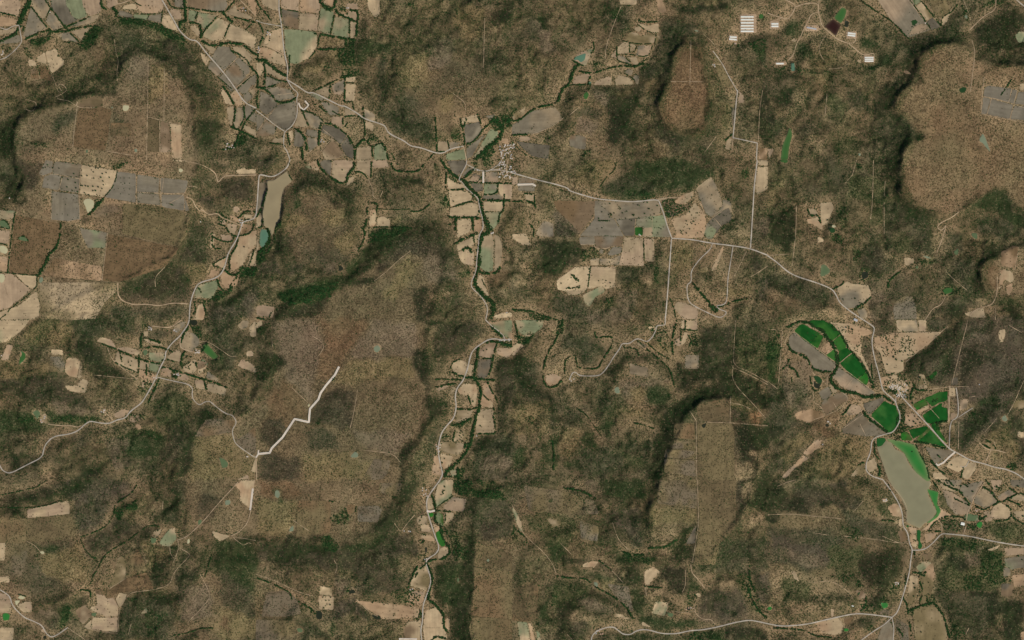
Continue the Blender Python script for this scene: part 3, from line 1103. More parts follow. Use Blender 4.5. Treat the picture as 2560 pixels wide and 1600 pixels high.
L d 2060 130 1900 110
H 1.4 950 220 1130 290 1310 370 1410 400 1510 415
H 1.4 1310 330 1310 460 1300 530
H 1.6 1340 290 1320 200 1350 100
H 1.2 1130 310 1150 400
H 1.4 1080 400 1200 460 1300 500
H 1.6 1360 170 1440 190 1530 220
H 1.6 1380 260 1480 250 1620 290
H 1.8 1780 60 1720 160 1700 240
H 1.4 1530 380 1600 370 1640 400
H 1.6 1500 440 1600 460 1750 510 1960 570 2150 640
H 1.8 1740 300 1710 360 1700 450
H 1.6 1650 290 1620 300
H 1.6 1840 390 1860 450
H 1.4 1500 560 1450 680
H 1.4 1380 400 1380 550
H 1.6 1460 640 1400 780
H 1.6 1920 560 1950 660
H 1.2 1680 530 1620 540
H 1.6 1900 300 1960 220
H 1.6 1640 480 1660 560
W .9 1340 40 1400 30 1410 80 1360 80
W .9 1790 0 1850 10 1900 80 1900 200 1850 160 1790 60
W .6 1300 620 1400 640 1420 690 1290 690
W .7 480 920 700 900 900 920 960 950 800 980 480 960
W .7 160 920 360 900 320 960 200 980
W .5 1350 560 1520 560 1500 640 1360 620
W .4 1170 870 1400 900 1360 960 1200 950
W .5 1370 1030 1500 1070 1540 1130 1400 1120
W .6 1330 310 1400 300 1400 350 1350 350
W .5 1700 380 1800 400 1780 460 1720 460
W .5 1380 480 1440 470 1430 540 1380 530
W .5 1990 330 2100 300 2100 380 2000 390
Z v 16 660 0 1200 0 1350 130 1000 100 900 200 760 200 660 120
Z y 14 350 0 650 0 700 100 640 250 300 230 200 120
Z D 14 750 200 900 230 1000 400 1200 550 900 560 800 400 700 300
Z d 16 0 560 450 510 800 700 900 850 600 860 520 780 0 700
Z n 14 500 760 800 850 900 900 700 920 540 880
Z G 12 0 880 200 880 500 880 900 910 960 950 700 1000 400 1050 100 1050 0 1050
Z D 14 100 1260 400 1280 430 1400 100 1400
Z G 14 1200 1030 1500 1050 1560 1150 1500 1300 1200 1300 1100 1100
Z D 10 1930 820 2050 870 1980 980 1850 1120 1820 1300 1800 1400 1740 1510 1660 1510 1720 1350 1760 1150 1850 1020
Z d 14 1650 1000 1800 1010 1750 1200 1700 1400 1500 1300
Z y 14 1850 1100 2200 1060 2300 1250 2419 1320 2419 1510 1780 1510
Z D 10 2050 1290 2100 1300 2130 1400 2080 1380
Z n 14 1000 1130 1200 1130 1250 1350 1100 1400 1020 1300
Z t 10 360 1260 500 1300 460 1510 370 1450
Z n 16 640 1060 800 1080 800 1200 700 1230
Z v 14 1940 200 2150 130 2250 300 2180 500 2000 450
Z D 12 2000 100 2200 0 2250 30 2080 150
Z g 14 1250 640 1500 1000 1750 980 1850 800 1700 700 1480 760
Z y 12 0 400 460 400 460 500 300 520 0 560
Z D 12 800 1380 1000 1350 900 1510 700 1510
Z v 14 1300 60 1560 100 1640 130 1500 200 1350 150
Z t 8 160 400 320 390 340 440 240 460
@1,2
S 4.5 785 440 745 520 660 620 610 690 590 750 510 840 500 965 365 935 250 1110 150 1210 130 1255 25 1265
S 3 25 1230 20 1270 0 1300
R 1.6 0 1300 8 1400 5 1510
R 2.4 2170 0 2230 60 2300 110 2350 160 2340 190
R 3 2419 185 2330 190 2250 175 2180 190 2050 280 2020 360 2000 460 1960 570 1900 640 1880 720 1895 820 1870 930 1800 1000 1750 1070 1720 1200 1725 1280 1750 1400 1765 1455 1740 1510
F o/k 2190 20 2419 0 2419 190 2360 160 2230 50
F b/p 2120 270 2220 200 2280 210 2230 360 2100 350
F p/o 2260 270 2419 260 2419 330 2370 360 2290 330
F b/d 2100 365 2235 370 2200 520 2150 560 2090 540
F T/t 1850 410 1930 375 2000 410 1985 520 1960 540 1860 490
F t/T 2010 420 2060 420 2040 530 1990 520
F p/o 2130 590 2190 590 2250 700 2250 780 2150 710
F T/o 1910 650 1960 600 2080 605 2095 700 2070 820 2030 810 2030 740 1940 700 1905 690
F y/t 1810 690 1850 630 1900 640 1880 700
F T/o 2130 700 2240 780 2240 830 2130 830 2115 770
F T/t 2110 845 2235 840 2250 900 2260 1075 2080 1075 2080 950
F t/y 1900 850 2050 850 2030 920 1960 960 1880 980
F t/y 1740 1150 1970 1160 1975 1200 1910 1280 1730 1240
F T/y 1870 1040 2020 1050 1980 1130 1850 1160
F o/p 1680 1280 1720 1290 1750 1400 1770 1470 1660 1460
F o/T 1740 1260 1860 1290 1850 1350 1780 1420 1750 1380
F k/t 1830 1430 1910 1400 1910 1470 1850 1480
F p/y 1690 640 1820 600 1810 640 1720 680
F y/n 1120 1310 1270 1330 1250 1440 1190 1510 1000 1510
F T 0 30 50 0 60 40 0 90
P q 1110 260 1150 235 1180 270 1150 310 1120 300
P q 895 1280 940 1240 970 1270 960 1300 900 1300
P c 490 790 510 795 505 820 490 820
L d 1120 0 1020 130 940 240 850 360
L d 860 375 1100 350 1500 340
L d 1000 560 1300 550 1580 555 1700 560
L d 850 380 780 450
L d 700 625 850 645 950 650 1300 680 1600 695
L p 960 660 920 900 890 1020
L d 620 1010 900 1030 1500 1055 1760 1060
L p 340 640 500 790
L d 550 240 540 560 530 760
L d 480 1010 440 1400
L d 1200 1340 1150 1510
L d 1480 130 2050 145
L d 2100 840 2419 830
L p 530 150 600 190 650 250 590 340
L p 1020 1230 1200 1250 1300 1270 1370 1350
L d 130 1255 300 1260
L d 1220 860 1400 880 1580 860
L d 75 870 30 1230
L d 610 50 1000 60
L p 150 160 155 250
L d 1690 560 1950 570
L d 1050 1310 1200 1330 1360 1370
H 2.6 2230 70 2300 130 2340 160
H 2 2419 250 2330 220 2250 200 2150 210
H 2 2100 230 2090 380 2070 460 2060 540
H 1.6 2280 220 2250 300 2230 420 2200 520
H 2.2 2060 540 2120 640 2130 690 2110 780 2110 840 2080 900 2060 1000 2040 1080 2030 1180 1980 1260 1920 1330 1840 1400 1770 1480
H 1.8 1850 490 1960 540 2050 550 2250 570
H 1.4 1690 560 1850 560 1960 570
H 1.4 2110 360 2230 365
H 1.6 1900 840 2000 845 2100 830
H 1.4 2090 1075 2260 1075
H 1.4 2250 830 2240 900 2260 1000 2260 1070
H 1.6 1860 1000 1960 970 2030 930
H 1.4 1880 1040 1860 1150
H 1.4 2190 590 2230 680 2280 760
H 1.4 2000 700 2030 800
H 1.6 1700 640 1800 610 1900 600
H 1.2 2150 710 2200 760
H 1.8 1980 1150 1970 1220
H 2 1900 1400 1920 1510
H 1.4 1770 1480 1880 1480 1950 1470
H 1.2 1830 500 1850 400 1930 370
W .9 2300 200 2419 190 2419 260 2300 250
W .8 1820 990 1980 930 2040 920 2030 980 1900 1020
W 1 1870 1480 1950 1390 1980 1400 1960 1510 1880 1510
W .7 1750 1060 1830 1080 1830 1130 1740 1130
W .6 1980 1110 2060 1130 1990 1240
W .6 590 920 620 940 610 990 560 1000
W .8 10 40 60 60 40 110 0 110
W .8 700 560 740 540 740 580
Z D 8 0 600 100 560 200 480 320 400 240 330 100 280 0 350
Z D 12 100 0 150 0 70 100 0 200 0 50
Z D 14 1500 260 1640 320 1680 500 1700 650 1600 680 1560 560 1480 420
Z D 14 1600 700 1800 780 1750 900 1660 930 1600 850
Z D 12 1640 880 1720 900 1600 1100 1450 1250 1400 1380 1450 1400 1600 1340 1650 1370 1500 1400 1370 1380 1360 1280 1440 1180 1560 1080
Z D 10 1500 0 1750 0 1760 60 1640 40 1540 20
Z d 16 1700 60 2050 0 2200 100 2020 250 1960 350 1700 340 1660 180
Z n 14 160 0 600 0 600 200 560 560 540 760 460 700 340 620 240 400 150 250 120 100
Z r 14 120 700 280 560 460 760 500 900 380 920 280 1050 200 1100 60 1100 100 850
Z r 10 620 0 1090 0 980 140 900 260 830 360 700 540 560 540 600 350 640 240
Z n 12 1100 10 1500 20 1560 200 1480 340 860 370 980 200
Z y 10 850 380 1480 350 1500 540 1000 560 960 630 740 600 790 460
Z d 12 560 800 700 640 950 660 900 1020 640 1010 600 960 520 960 520 850
Z m 12 990 680 1520 600 1580 700 1620 850 1600 1000 1480 1050 920 1020
Z d 14 100 950 260 950 280 1080 120 1200 40 1100
Z d 14 20 1270 420 1290 440 1400 430 1510 10 1510
Z v 12 480 1020 620 1020 760 1100 820 1200 700 1230 500 1200
Z n 14 900 1040 1480 1060 1400 1180 1360 1280 1200 1250 960 1140
Z y 12 480 1280 880 1240 1000 1330 980 1510 440 1510
Z y 12 1050 1300 1200 1340 1150 1500 1000 1510
Z v 14 2080 1120 2300 1080 2419 1150 2419 1510 2030 1510 2050 1250
Z d 16 2280 400 2419 370 2419 800 2340 820 2280 700
Z D 12 2060 1190 2200 1100 2380 1160 2350 1280 2200 1220 2080 1260
Z n 12 2150 1300 2419 1250 2419 1510 2150 1510
Z v 14 1640 1080 1800 1000 1700 1280 1640 1350
Z G 10 930 1230 1010 1240 990 1310 950 1300
@2,2
Z D 8 1330 1510 1290 1430 1330 1300 1400 1180 1480 1100 1420 1060 1400 960 1460 880 1560 800 1700 720 1800 680 1950 600 2060 600 2160 640 2280 740 2400 900 2300 880 2150 780 2080 800 2060 730 1940 700 1820 750 1740 800 1690 850 1640 900 1560 960 1550 1020 1600 1060 1560 1130 1480 1180 1500 1240 1440 1300 1460 1400 1400 1440 1400 1510
Z D 10 2090 980 2250 1000 2419 1010 2419 1510 2200 1510 2160 1400 2180 1300 2120 1200 2140 1100
R 2.4 1450 0 1450 50 1370 50 1360 100 1330 160 1280 210 1200 175 1160 185 1110 225 1040 220 1020 270 960 350 920 420 870 490 820 530 640 530 600 490 570 500 540 570
L p 2115 0 2100 250 2090 430 2250 490 2419 590
L p 2090 450 2250 520 2419 610
L p 2090 430 2080 540 2130 640 2260 770 2400 930
L d 2120 0 2110 300 2090 430
L p 2065 720 2060 970
L p 1840 965 2060 970 2419 1000
L p 1740 950 1745 1510
L d 2100 1050 2100 1340
L p 2060 780 2170 800 2250 840
L d 0 830 200 860 350 880
L d 0 980 200 990 490 990
L d 500 1000 900 1050 1300 1100 1400 1110
L d 930 550 1200 560 1500 570 1700 580
L d 1050 400 1400 410
L d 1100 400 1110 500
L d 1290 450 1285 540
L d 1430 465 1760 470
L d 1620 470 1620 560
L d 940 560 940 790
L d 950 800 1300 810 1500 820 1680 830
L d 1310 810 1305 910
L d 960 810 1000 910 1250 930 1340 935
L d 1050 1090 1040 1220 1300 1240
L d 870 1090 860 1300
L d 980 930 1010 1200
L d 1560 1120 1740 1150
L d 1480 1210 1740 1230
L d 1480 1300 1740 1320
L d 1280 1430 1740 1480
L d 1600 1300 1590 1450
L d 0 1120 200 1300
L d 100 1000 110 1080
L p 1680 860 1740 950
L d 420 830 500 960 490 1000
L d 480 190 650 230 700 240
L d 550 780 650 870 700 940 800 1050 880 1140 1010 1200
L d 900 1310 1060 1420 1120 1510
L d 480 770 950 800
L d 1770 60 1770 480
L d 930 830 1000 910
L d 200 150 400 155
L d 1200 400 1200 520
L d 500 1010 480 1040
F T/k 30 0 300 0 290 70 210 130 150 165 60 110
F T/p 0 250 60 210 110 240 30 330 0 340
F T 1290 60 1370 60 1350 100 1300 95
F T/p 1600 0 1755 0 1755 95 1690 95 1600 90
F T/o 1610 160 1640 110 1680 130 1640 210 1600 245
F p 1540 190 1600 160 1600 250 1540 240
F p/o 320 520 400 510 470 540 430 600 350 620 320 580
F y/n 1450 1220 1735 1240 1735 1310 1440 1300
F n/y 1440 1310 1730 1330 1735 1480 1440 1430
F y/m 1750 980 2070 975 2100 1060 2100 1510 1750 1510
F y/n 1540 1130 1740 1160 1740 1220 1500 1210
F r/m 1745 800 2060 730 2060 970 1840 960 1750 900
F r/y 1540 980 1720 970 1730 1130 1520 1110
F t/n 1110 410 1285 450 1285 540 1110 510
F t/g 1640 330 1770 330 1765 460 1630 460
F t/n 1190 200 1290 240 1240 270 1180 220
P q 970 640 1010 630 1020 690 990 700 970 680
P w 1790 990 1840 970 1820 1020 1800 1020
H 1.5 20 0 40 80 60 160 90 180
H 1.5 480 0 440 130 400 220 340 310 310 400 290 500 300 590 340 640 420 630 480 560
H 1.4 340 640 400 630 440 610
H 1.4 500 520 500 390 550 340 600 330 610 400 620 450 700 460 820 460 850 380 940 260 960 170 880 150 800 180 780 110
H 1.3 1180 190 1260 260 1350 340 1440 410 1500 480 1540 640
H 1.2 1270 210 1380 310 1490 370
H 1.6 1560 0 1510 180 1520 330
H 1.4 1600 90 1760 100
H 1.4 1600 100 1590 230
H 1.4 1660 130 1700 200 1680 250
H 1.4 1640 90 1640 0
H 1.4 1060 260 1180 270 1200 340
H 1.4 1150 970 1250 990 1350 1030
H 1 610 830 700 890 780 1010 860 1110
H 1.6 370 1100 400 1250 390 1420
W 1 40 120 90 160 160 150 210 130 150 210 60 220
W .9 440 0 490 0 490 100 440 150 410 130
W .5 1700 130 1770 130 1760 250 1660 250
W .5 130 920 210 920 200 980 130 970
W .5 160 100 220 120 140 240 100 230
W .4 1260 30 1350 200 1500 340 1500 200 1440 60
Z D 10 200 50 230 130 130 230 0 370 0 350 120 210
Z D 12 860 520 950 560 1040 440 1100 380 1300 380 1380 400 1420 470 1500 560 1560 640 1560 560 1460 420 1380 340 1200 340 1060 350 980 360
Z G 12 1250 640 1480 640 1520 740 1450 800 1300 790 1230 700
Z y 12 1110 640 1260 620 1230 760 1150 780
Z v 14 480 160 850 160 900 320 800 420 640 440 620 340 480 300
Z D 10 1500 820 1640 780 1850 660 2060 610 2100 680 2060 710 1980 700 1840 740 1700 820 1680 860 1560 940 1500 1000 1420 980
Z D 12 1400 1100 1540 1000 1600 940 1700 880 1680 920 1600 960 1540 1120 1460 1220 1400 1330 1300 1440 1260 1400 1330 1250 1350 1150
Z D 12 2070 980 2419 1000 2419 1340 2350 1280 2200 1180 2130 1080
Z d 8 2080 830 2250 860 2260 980 2080 960
Z D 14 1560 400 2000 430 2280 560 2419 780 2419 920 2260 760 2080 600 1900 560 1700 620 1560 700 1520 560
Z d 14 1780 90 2090 60 2080 430 1780 460
Z D 12 0 340 120 300 280 500 330 680 200 760 120 740 60 600 0 560
Z v 14 100 350 260 400 260 600 100 560
Z D 10 180 680 340 660 400 760 420 1000 360 1050 350 800 260 770 180 760
Z g 14 2119 60 2419 200 2419 580 2110 430
Z G 10 850 960 980 930 930 1060 980 1140 880 1110 820 1030
Z v 14 480 780 700 800 720 900 600 920 500 980
Z y 10 20 830 330 760 350 900 330 1040 200 1080 10 1080
Z y 12 500 1000 660 1020 620 1200 560 1300 460 1250 460 1100
Z G 10 660 1050 780 1060 800 1190 720 1200 640 1150
Z G 10 550 1330 640 1330 640 1400 540 1390
Z G 10 240 1200 400 1060 460 1220 420 1420 360 1420 280 1280
Z v 14 650 1200 860 1200 1040 1260 1060 1400 860 1480 640 1480
Z g 10 1070 1280 1240 1290 1230 1400 1060 1400
Z n 14 1020 570 1500 580 1200 640 960 760 940 600
Z y 10 1000 820 1290 820 1290 910 1020 910
Z y 12 1950 700 2250 760 2419 900 2300 880 2060 800
Z o 8 2250 850 2300 850 2390 990 2270 980
Z t 12 2240 1260 2419 1200 2419 1400 2300 1510 2100 1510 2100 1400 2300 1350
Z v 12 1060 1150 1350 1170 1340 1250 1080 1240
Z t 10 320 380 460 300 500 520 440 620 330 620
Z y 12 1150 210 1500 370 1480 280 1380 170 1160 160
Z G 10 0 1180 100 1180 100 1380 0 1400
@3,2
Z w 12 1320 390 1500 250 1700 80 1880 0 2419 -60 2419 780 2280 900 2080 1100 1850 1260 1790 1200 1740 620 1540 620
Z d 10 1320 390 1500 250 1700 80 1850 10 1860 100 1600 330 1450 480 1500 560 1400 500
F D 250 105 310 40 340 38 500 130 490 125 435 175 400 250
F E/D 400 245 440 170 490 130 530 160 470 270
F y/o 475 270 530 150 600 210 640 270 555 325
F E 550 330 640 265 655 340 645 395
F D/E 390 20 420 0 530 0 575 30 600 25 690 130 605 200 540 130 500 95 440 60
F E 610 205 690 140 720 170 745 260 670 300 640 240
F D 668 300 745 260 800 305 678 405
F D 680 410 808 310 890 420 930 490 830 570
F G/e 835 575 930 490 955 550 935 620
F g 200 160 245 115 640 410 640 460 610 480 500 490 430 450 380 350 330 310 240 300 200 240
F g/p 670 445 1020 690 940 715 860 690 780 670 700 630 610 540 640 500
F g 480 690 570 625 610 700 530 770
F t/g 575 620 600 605 655 650 650 690 615 700
F g/b 515 775 690 670 750 700 765 750 620 850 560 905 500 830
F p/n 740 870 780 800 860 800 900 860 820 900 760 900
F g/d 905 790 1090 730 1100 760 960 900 910 830
F g/n 700 1025 880 870 960 970 1000 930 1130 1070 1020 1100 920 1100 700 1070
F D 975 900 1100 765 1150 790 1210 810 1240 900 1250 960 1180 1060 1140 1070
F o/r 250 890 320 860 420 840 520 870 540 910 400 970 280 940
F o/p 330 1260 440 1140 520 1130 500 1200 380 1280
F o/p 130 1480 330 1280 400 1300 260 1400 160 1500
F G/e 1370 800 1480 740 1520 800 1420 860
F D 1480 740 1560 710 1610 680 1700 675 1700 760 1600 790 1550 820
F D 1460 900 1550 840 1650 780 1640 820 1700 840 1700 960 1620 960 1540 980 1500 970
F D/E 1540 990 1600 960 1620 1030 1700 1170 1600 1100
F D 1330 1040 1500 1000 1540 1040 1500 1080 1400 1100 1380 1130
F e/G 1260 1060 1330 1060 1370 1140 1260 1140
F D 1415 1150 1530 1030 1700 1210 1600 1180
F e/y 1400 1130 1520 1020 1540 1040 1420 1150
F o/T 1400 860 1510 800 1530 830 1430 890
F o/p 1300 900 1380 870 1470 970 1350 1020 1290 970
F g/n 1490 1200 1720 1230 1770 1250 1620 1340 1590 1370 1550 1310
F t/T 1700 1350 1790 1280 1900 1320 1870 1400 1800 1440 1690 1390
F T/t 1890 1350 1960 1340 1980 1400 1900 1510 1820 1480
F T/t 1560 1440 1640 1440 1720 1510 1570 1510
F t/T 930 1350 1010 1290 1040 1390 990 1440 940 1430
F t/y 780 1480 860 1370 910 1340 920 1450 820 1480
F y/t 1390 640 1430 510 1480 520 1510 650 1420 660
F T/g 1210 0 1410 0 1425 110 1230 110
F T/p 1420 0 1500 0 1495 110 1430 110
F T/o 1010 160 1200 120 1640 115 1500 250 1350 350 1280 380 1290 470 1200 520 1120 500 1060 300 1000 250
F T/o 580 20 830 40 960 90 990 130 900 150 880 300 930 400 1000 590 960 500 860 340 790 280 740 220 720 160 640 70
F T/o 1060 550 1200 510 1290 580 1340 640 1250 720 1180 660 1080 620
F T/y 2340 760 2419 740 2419 870 2300 830
F T 2180 140 2190 90 2250 90 2230 200 2200 220
F T 1710 640 1770 640 1770 720 1715 720
F p/n 1810 750 1900 750 1880 830 1810 860
F p 1720 880 1780 880 1780 930 1730 950
F d 1740 550 1800 540 1800 610 1730 620
F D 1510 540 1590 480 1600 510 1540 560
F T/g 2370 1050 2419 1110 2419 1180 2360 1100
P m 1030 1200 1110 1140 1170 1160 1200 1220 1290 1260 1340 1370 1400 1440 1470 1500 1545 1530 1530 1572 1510 1642 1560 1742 1600 1812 1550 1892 1480 1922 1440 1972 1370 1942 1310 1912 1310 1792 1260 1682 1190 1592 1140 1512 1090 1370
P G 1110 1120 1280 1150 1390 1180 1440 1280 1490 1370 1520 1480 1545 1512 1510 1527 1470 1500 1400 1440 1340 1350 1290 1260 1180 1170
P D 1030 1120 1110 1115 1120 1135 1080 1190 1035 1200
P q 2205 930 2240 895 2265 950 2230 960
P w 545 980 580 985 580 1010 545 1010
P e 430 530 480 530 520 570 500 610 460 590
P w 430 570 460 600 510 600 480 650 440 640
R 2.8 905 0 1000 60 1010 90 980 200 1010 370 1050 500 1080 640 1100 680 1180 740 1210 780
R 2.6 1210 740 1210 790 1250 880 1250 960 1190 1060 1110 1080 985 1120 975 1250 930 1350 930 1430 990 1480 1090 1510
R 3 1230 640 1260 720 1390 860 1540 1020 1715 1220 1780 1250 1920 1330 2050 1360 2150 1395 2250 1410 2350 1450 2419 1500
R 2.4 1780 640 1800 780 1800 920 1720 960 1715 1220
R 1.4 1150 615 1270 640 1320 690
R 1.4 1720 620 1710 960
R 1.8 1800 920 1860 880 1940 830
R 1.4 2000 1160 2050 1210 2110 1230 2160 1230 2250 1255
R 1.4 2110 1230 2060 1340
S 3.6 1770 1250 1710 1300 1660 1350 1610 1375 1590 1360
R 1.8 1820 1380 1870 1395 1905 1330
R 1 1705 720 1705 960
L p 250 110 640 400 1020 690
L p 190 240 240 310 340 330 400 440 420 500 550 600
L p 240 40 340 20 420 80 510 110 600 210 650 300 650 430 600 490 560 540 560 620
L p 200 70 250 40
L p 180 240 150 210 240 100
L p 680 405 800 305
L p 1890 0 1850 160 1790 400 1740 600
L p 1510 660 1700 630 1900 630
L p 1000 160 1200 120 1640 115
L d 0 350 90 650 70 1000
L p 0 580 90 650
L p 140 90 100 600
L d 100 650 200 850 260 950 350 970
L p 360 970 560 900 700 830 770 740 690 670
L p 430 560 430 780 500 810 540 900
L p 900 870 1050 970 1140 1070
L p 780 700 880 780 920 850 960 970
L d 350 970 700 1070 920 1110 985 1115
L p 800 560 740 640
L p 720 1020 960 850
L p 870 980 930 1100
L d 0 1110 150 1060 280 1020 360 980
L p 2260 900 2320 800 2419 570
L p 2160 930 2050 1060
L d 1900 100 1700 260 1450 480
L p 1700 60 1300 400
L p 2280 50 2400 120
L p 1900 730 1960 720
L p 2140 1150 2160 1230
L p 0 85 140 100
L p 1805 960 1800 1220
L d 30 1510 300 1290 450 1140
L p 620 780 660 850
L p 1540 840 1620 930
L p 1310 690 1230 690
H 2.4 520 100 560 170 610 220 650 310 660 420 640 490 590 540 600 600 660 650 740 680 830 690 900 720 950 735 1080 710
H 1.6 690 130 760 260 830 340 900 430 960 520 990 640
H 2 190 70 260 30 330 10 390 30 480 80 520 110
H 1.8 190 230 220 300 320 330 380 370 420 460 520 490 600 490
H 1.8 1100 720 1200 790
H 2 900 860 960 940 1050 1000 1140 1070
H 1.6 1380 640 1340 720 1370 790
H 1.6 1380 600 1390 660 1560 670
H 1.6 1560 980 1700 950
H 1.6 1380 1150 1480 1160 1590 1190 1700 1220
H 1.4 1400 1180 1440 1270 1500 1370 1530 1510
H 1.8 1540 1330 1600 1400 1680 1460
H 1.4 1010 1150 1010 1260 1050 1320
H 2 1040 1370 1070 1430 1050 1480
H 1.6 920 1340 860 1370
H 1.4 1840 1420 1830 1500
H 1.4 980 1170 970 1240
H 1.4 980 420 990 560 1000 640
H 1.6 2040 1180 2110 1220
H 1.4 2060 1130 2140 1180 2160 1230
H 1.6 780 800 740 870 700 900
H 1.6 200 370 190 420 140 460
H 1.8 200 440 270 480 290 540
H 1.4 220 530 230 580
H 1.4 400 530 410 600 440 680 500 640
H 1.4 640 1000 660 960
W .8 1310 320 1380 290 1380 330 1340 340
W .6 1110 670 1230 650 1240 680 1180 710 1120 690
W .9 1210 800 1300 780 1310 830 1250 900
W .9 1230 900 1300 850 1300 1000 1380 1010 1300 1060 1200 1080
W .9 1580 960 1650 970 1650 1050 1590 1040
W .8 1560 740 1630 750 1610 790 1560 780
W .4 1350 680 1450 690 1350 760 1320 720
W .6 1160 1050 1270 1120 1200 1140 1140 1080
W .9 2280 1360 2340 1320 2370 1400 2320 1420 2260 1400
W .7 320 700 360 690 350 750 320 740
W .5 1900 880 2000 820 1900 960
W .6 2000 1160 2060 1180 2040 1220
W .5 1680 1430 1750 1460 1730 1500
W .3 1060 130 1400 150 1380 300 1100 350
W .5 450 560 520 610 480 660 430 640
W .4 1100 500 1300 500 1340 760 1240 720 1100 640
W .3 560 30 760 60 900 150 880 350 800 250
W 1 1500 540 1590 480 1570 560 1520 580
W .5 0 80 130 100 120 340 0 400
Z D 8 1300 400 1500 240 1700 60 1860 0 1890 0 1860 60 1700 240 1500 420 1400 500 1300 500
Z d 12 1560 300 1870 100 1780 400 1730 620 1540 630 1500 560 1640 420
Z D 8 1660 320 1760 260 1720 500 1640 520
Z D 10 1880 130 2000 50 2150 10 2140 80 1950 130
Z d 10 1900 200 2060 200 2100 80 2200 300 2000 480 1900 620 1780 620 1800 400
Z D 12 1880 260 2000 320 2050 400 1960 460 1880 560 1800 620 1820 420
Z G 14 1880 900 2030 760 2200 700 2150 760 2000 860 1900 960
Z d 10 2000 1140 2150 950 2300 760 2419 560 2419 760 2280 900 2150 1040 2050 1120
Z D 10 1860 980 2000 860 2200 780 2150 900 1980 1080 1850 1240 1820 1200
Z v 14 1800 1000 1860 980 1800 1230 1810 1240
Z D 12 2080 340 2140 360 2160 420 2120 430
Z w 16 2000 450 2419 440 2419 560 2250 700 1950 740
Z t 12 1850 780 1960 800 1850 920 1820 900
Z d 14 2260 900 2419 900 2419 1340 2300 1000
Z y 14 2060 1060 2340 1000 2360 1340 2100 1300
Z D 14 2180 940 2280 940 2240 1050 2180 1000
Z n 12 120 400 400 340 420 560 420 800 240 900 160 700
Z t 10 200 440 280 500 260 600 180 560
Z r 12 460 900 640 860 720 900 640 1040 560 1100 400 1000
Z D 14 0 1010 100 1000 200 1060 100 1100 0 1140
Z v 12 0 580 90 650 200 900 350 990 100 1040 0 1000
Z y 12 150 1150 400 1080 420 1130 350 1200 200 1350 100 1300
Z v 12 280 1150 420 1090 360 1240 180 1380 0 1510 0 1400
Z y 12 560 1080 980 1120 970 1250 900 1350 760 1480 300 1500 340 1350 560 1200
Z e 14 0 200 100 180 110 600 0 560
Z d 12 1000 0 1210 0 1220 110 1010 150
Z v 12 1500 0 1750 0 1640 110 1500 110
Z v 10 890 150 980 200 1000 330 1050 500 1060 620 990 560 900 380 860 230
Z v 8 1160 380 1190 380 1210 480 1180 500
Z D 10 1380 1130 1480 1150 1500 1330 1440 1260
Z g 12 1440 1270 1540 1320 1570 1510 1520 1510
Z v 14 1350 380 1440 500 1400 640 1330 560
@0,3
F T/t 0 420 40 400 65 500 50 620 40 760 0 760
F p/T 255 280 400 250 550 210 650 200 660 320 450 345 255 360
F y/r 0 340 250 370 240 600 0 590
F y/m 255 370 660 325 710 430 600 560 480 580 245 580
F T/y 1070 900 1110 740 1160 710 1190 790 1190 900 1180 940 1030 1030
F r/y 1175 710 1300 650 1350 740 1385 860 1200 920
F r 1190 930 1390 870 1450 1030 1200 1060 1050 1090 1040 1030
F r/b 900 1035 1050 1040 1070 1110 1000 1120 910 1090
F T/p 905 1080 980 1090 1000 1125 1070 1115 1115 1200 1110 1290 1000 1295 850 1230 850 1200 915 1190
F T/t 1090 1130 1130 1065 1200 1080 1165 1170 1125 1215
F T/p 870 1300 1110 1300 1110 1440 960 1430 860 1410
F b/t 710 1230 810 1180 850 1240 870 1280 780 1370 740 1320
F T/t 790 1380 860 1320 860 1420 800 1400
F T/k 1500 590 1540 540 1600 460 1650 450 1665 560 1600 635 1520 620
F b/t 1420 560 1450 490 1510 460 1530 480 1480 550
F T/o 2000 480 2180 530 2080 580 2020 530
F T/o 2220 50 2290 0 2400 0 2395 80 2360 270 2265 190 2270 100
F T 0 905 90 915 85 970 0 960
F p 0 1045 80 1080 100 1130 0 1120
F T/p 0 1130 105 1130 95 1260 0 1245
F T/t 0 1390 130 1400 100 1510 0 1510
F T/p 150 1190 230 1150 300 1150 300 1250 230 1260
F T/k 1330 1260 1380 1200 1400 1250 1330 1270
F p 380 1420 410 1400 430 1440 400 1450
P c 370 680 400 670 425 690 400 705
P c 165 1120 190 1090 240 1110 220 1130
P c 135 1140 190 1140 150 1190
P G 20 1270 60 1255 95 1280 80 1325 30 1330
P w 400 1490 430 1465 440 1500 410 1510
P k 1420 550 1480 545 1470 590 1430 605
P q 2130 190 2180 190 2175 230 2130 240
P k 1870 380 1910 370 1900 420 1875 430
P c 1775 555 1795 565 1790 600 1765 605
P k 860 1260 910 1255 905 1290 865 1290
R 2.6 0 1040 90 1095 115 1190 220 1300 300 1330 395 1375 430 1450 480 1490 540 1465 640 1395
S 4 2390 80 2365 285
R 1.6 2405 0 2395 80
R 1.2 2250 20 2020 270 1950 360 1850 460 1760 540 1670 570
R 1.2 2370 290 2340 410 2250 500 2180 530
L p 1680 570 1690 640 1640 780
L p 1690 640 1800 700 1770 740 1640 870 1610 990 1450 1040 1250 1060 1200 1100 1120 1220 1115 1440
L p 1600 620 1610 700 1640 740
L d 0 335 250 370 460 350 660 320
L d 255 270 255 600
L d 1310 660 1390 860 1450 1030
L d 1190 920 1390 870
L d 1050 1040 1120 1200 1115 1450
L p 1030 1030 1190 930
L d 110 1130 600 1190
L d 560 350 550 480
L p 800 1400 960 1440 1110 1450
L d 790 1370 1110 1290
L p 250 580 330 620 380 680
L p 1890 890 1980 1060 1980 1130 1780 1340
L d 450 950 600 970 760 1050
L p 2419 570 2200 535
L p 2200 540 2300 620 2350 590 2380 600
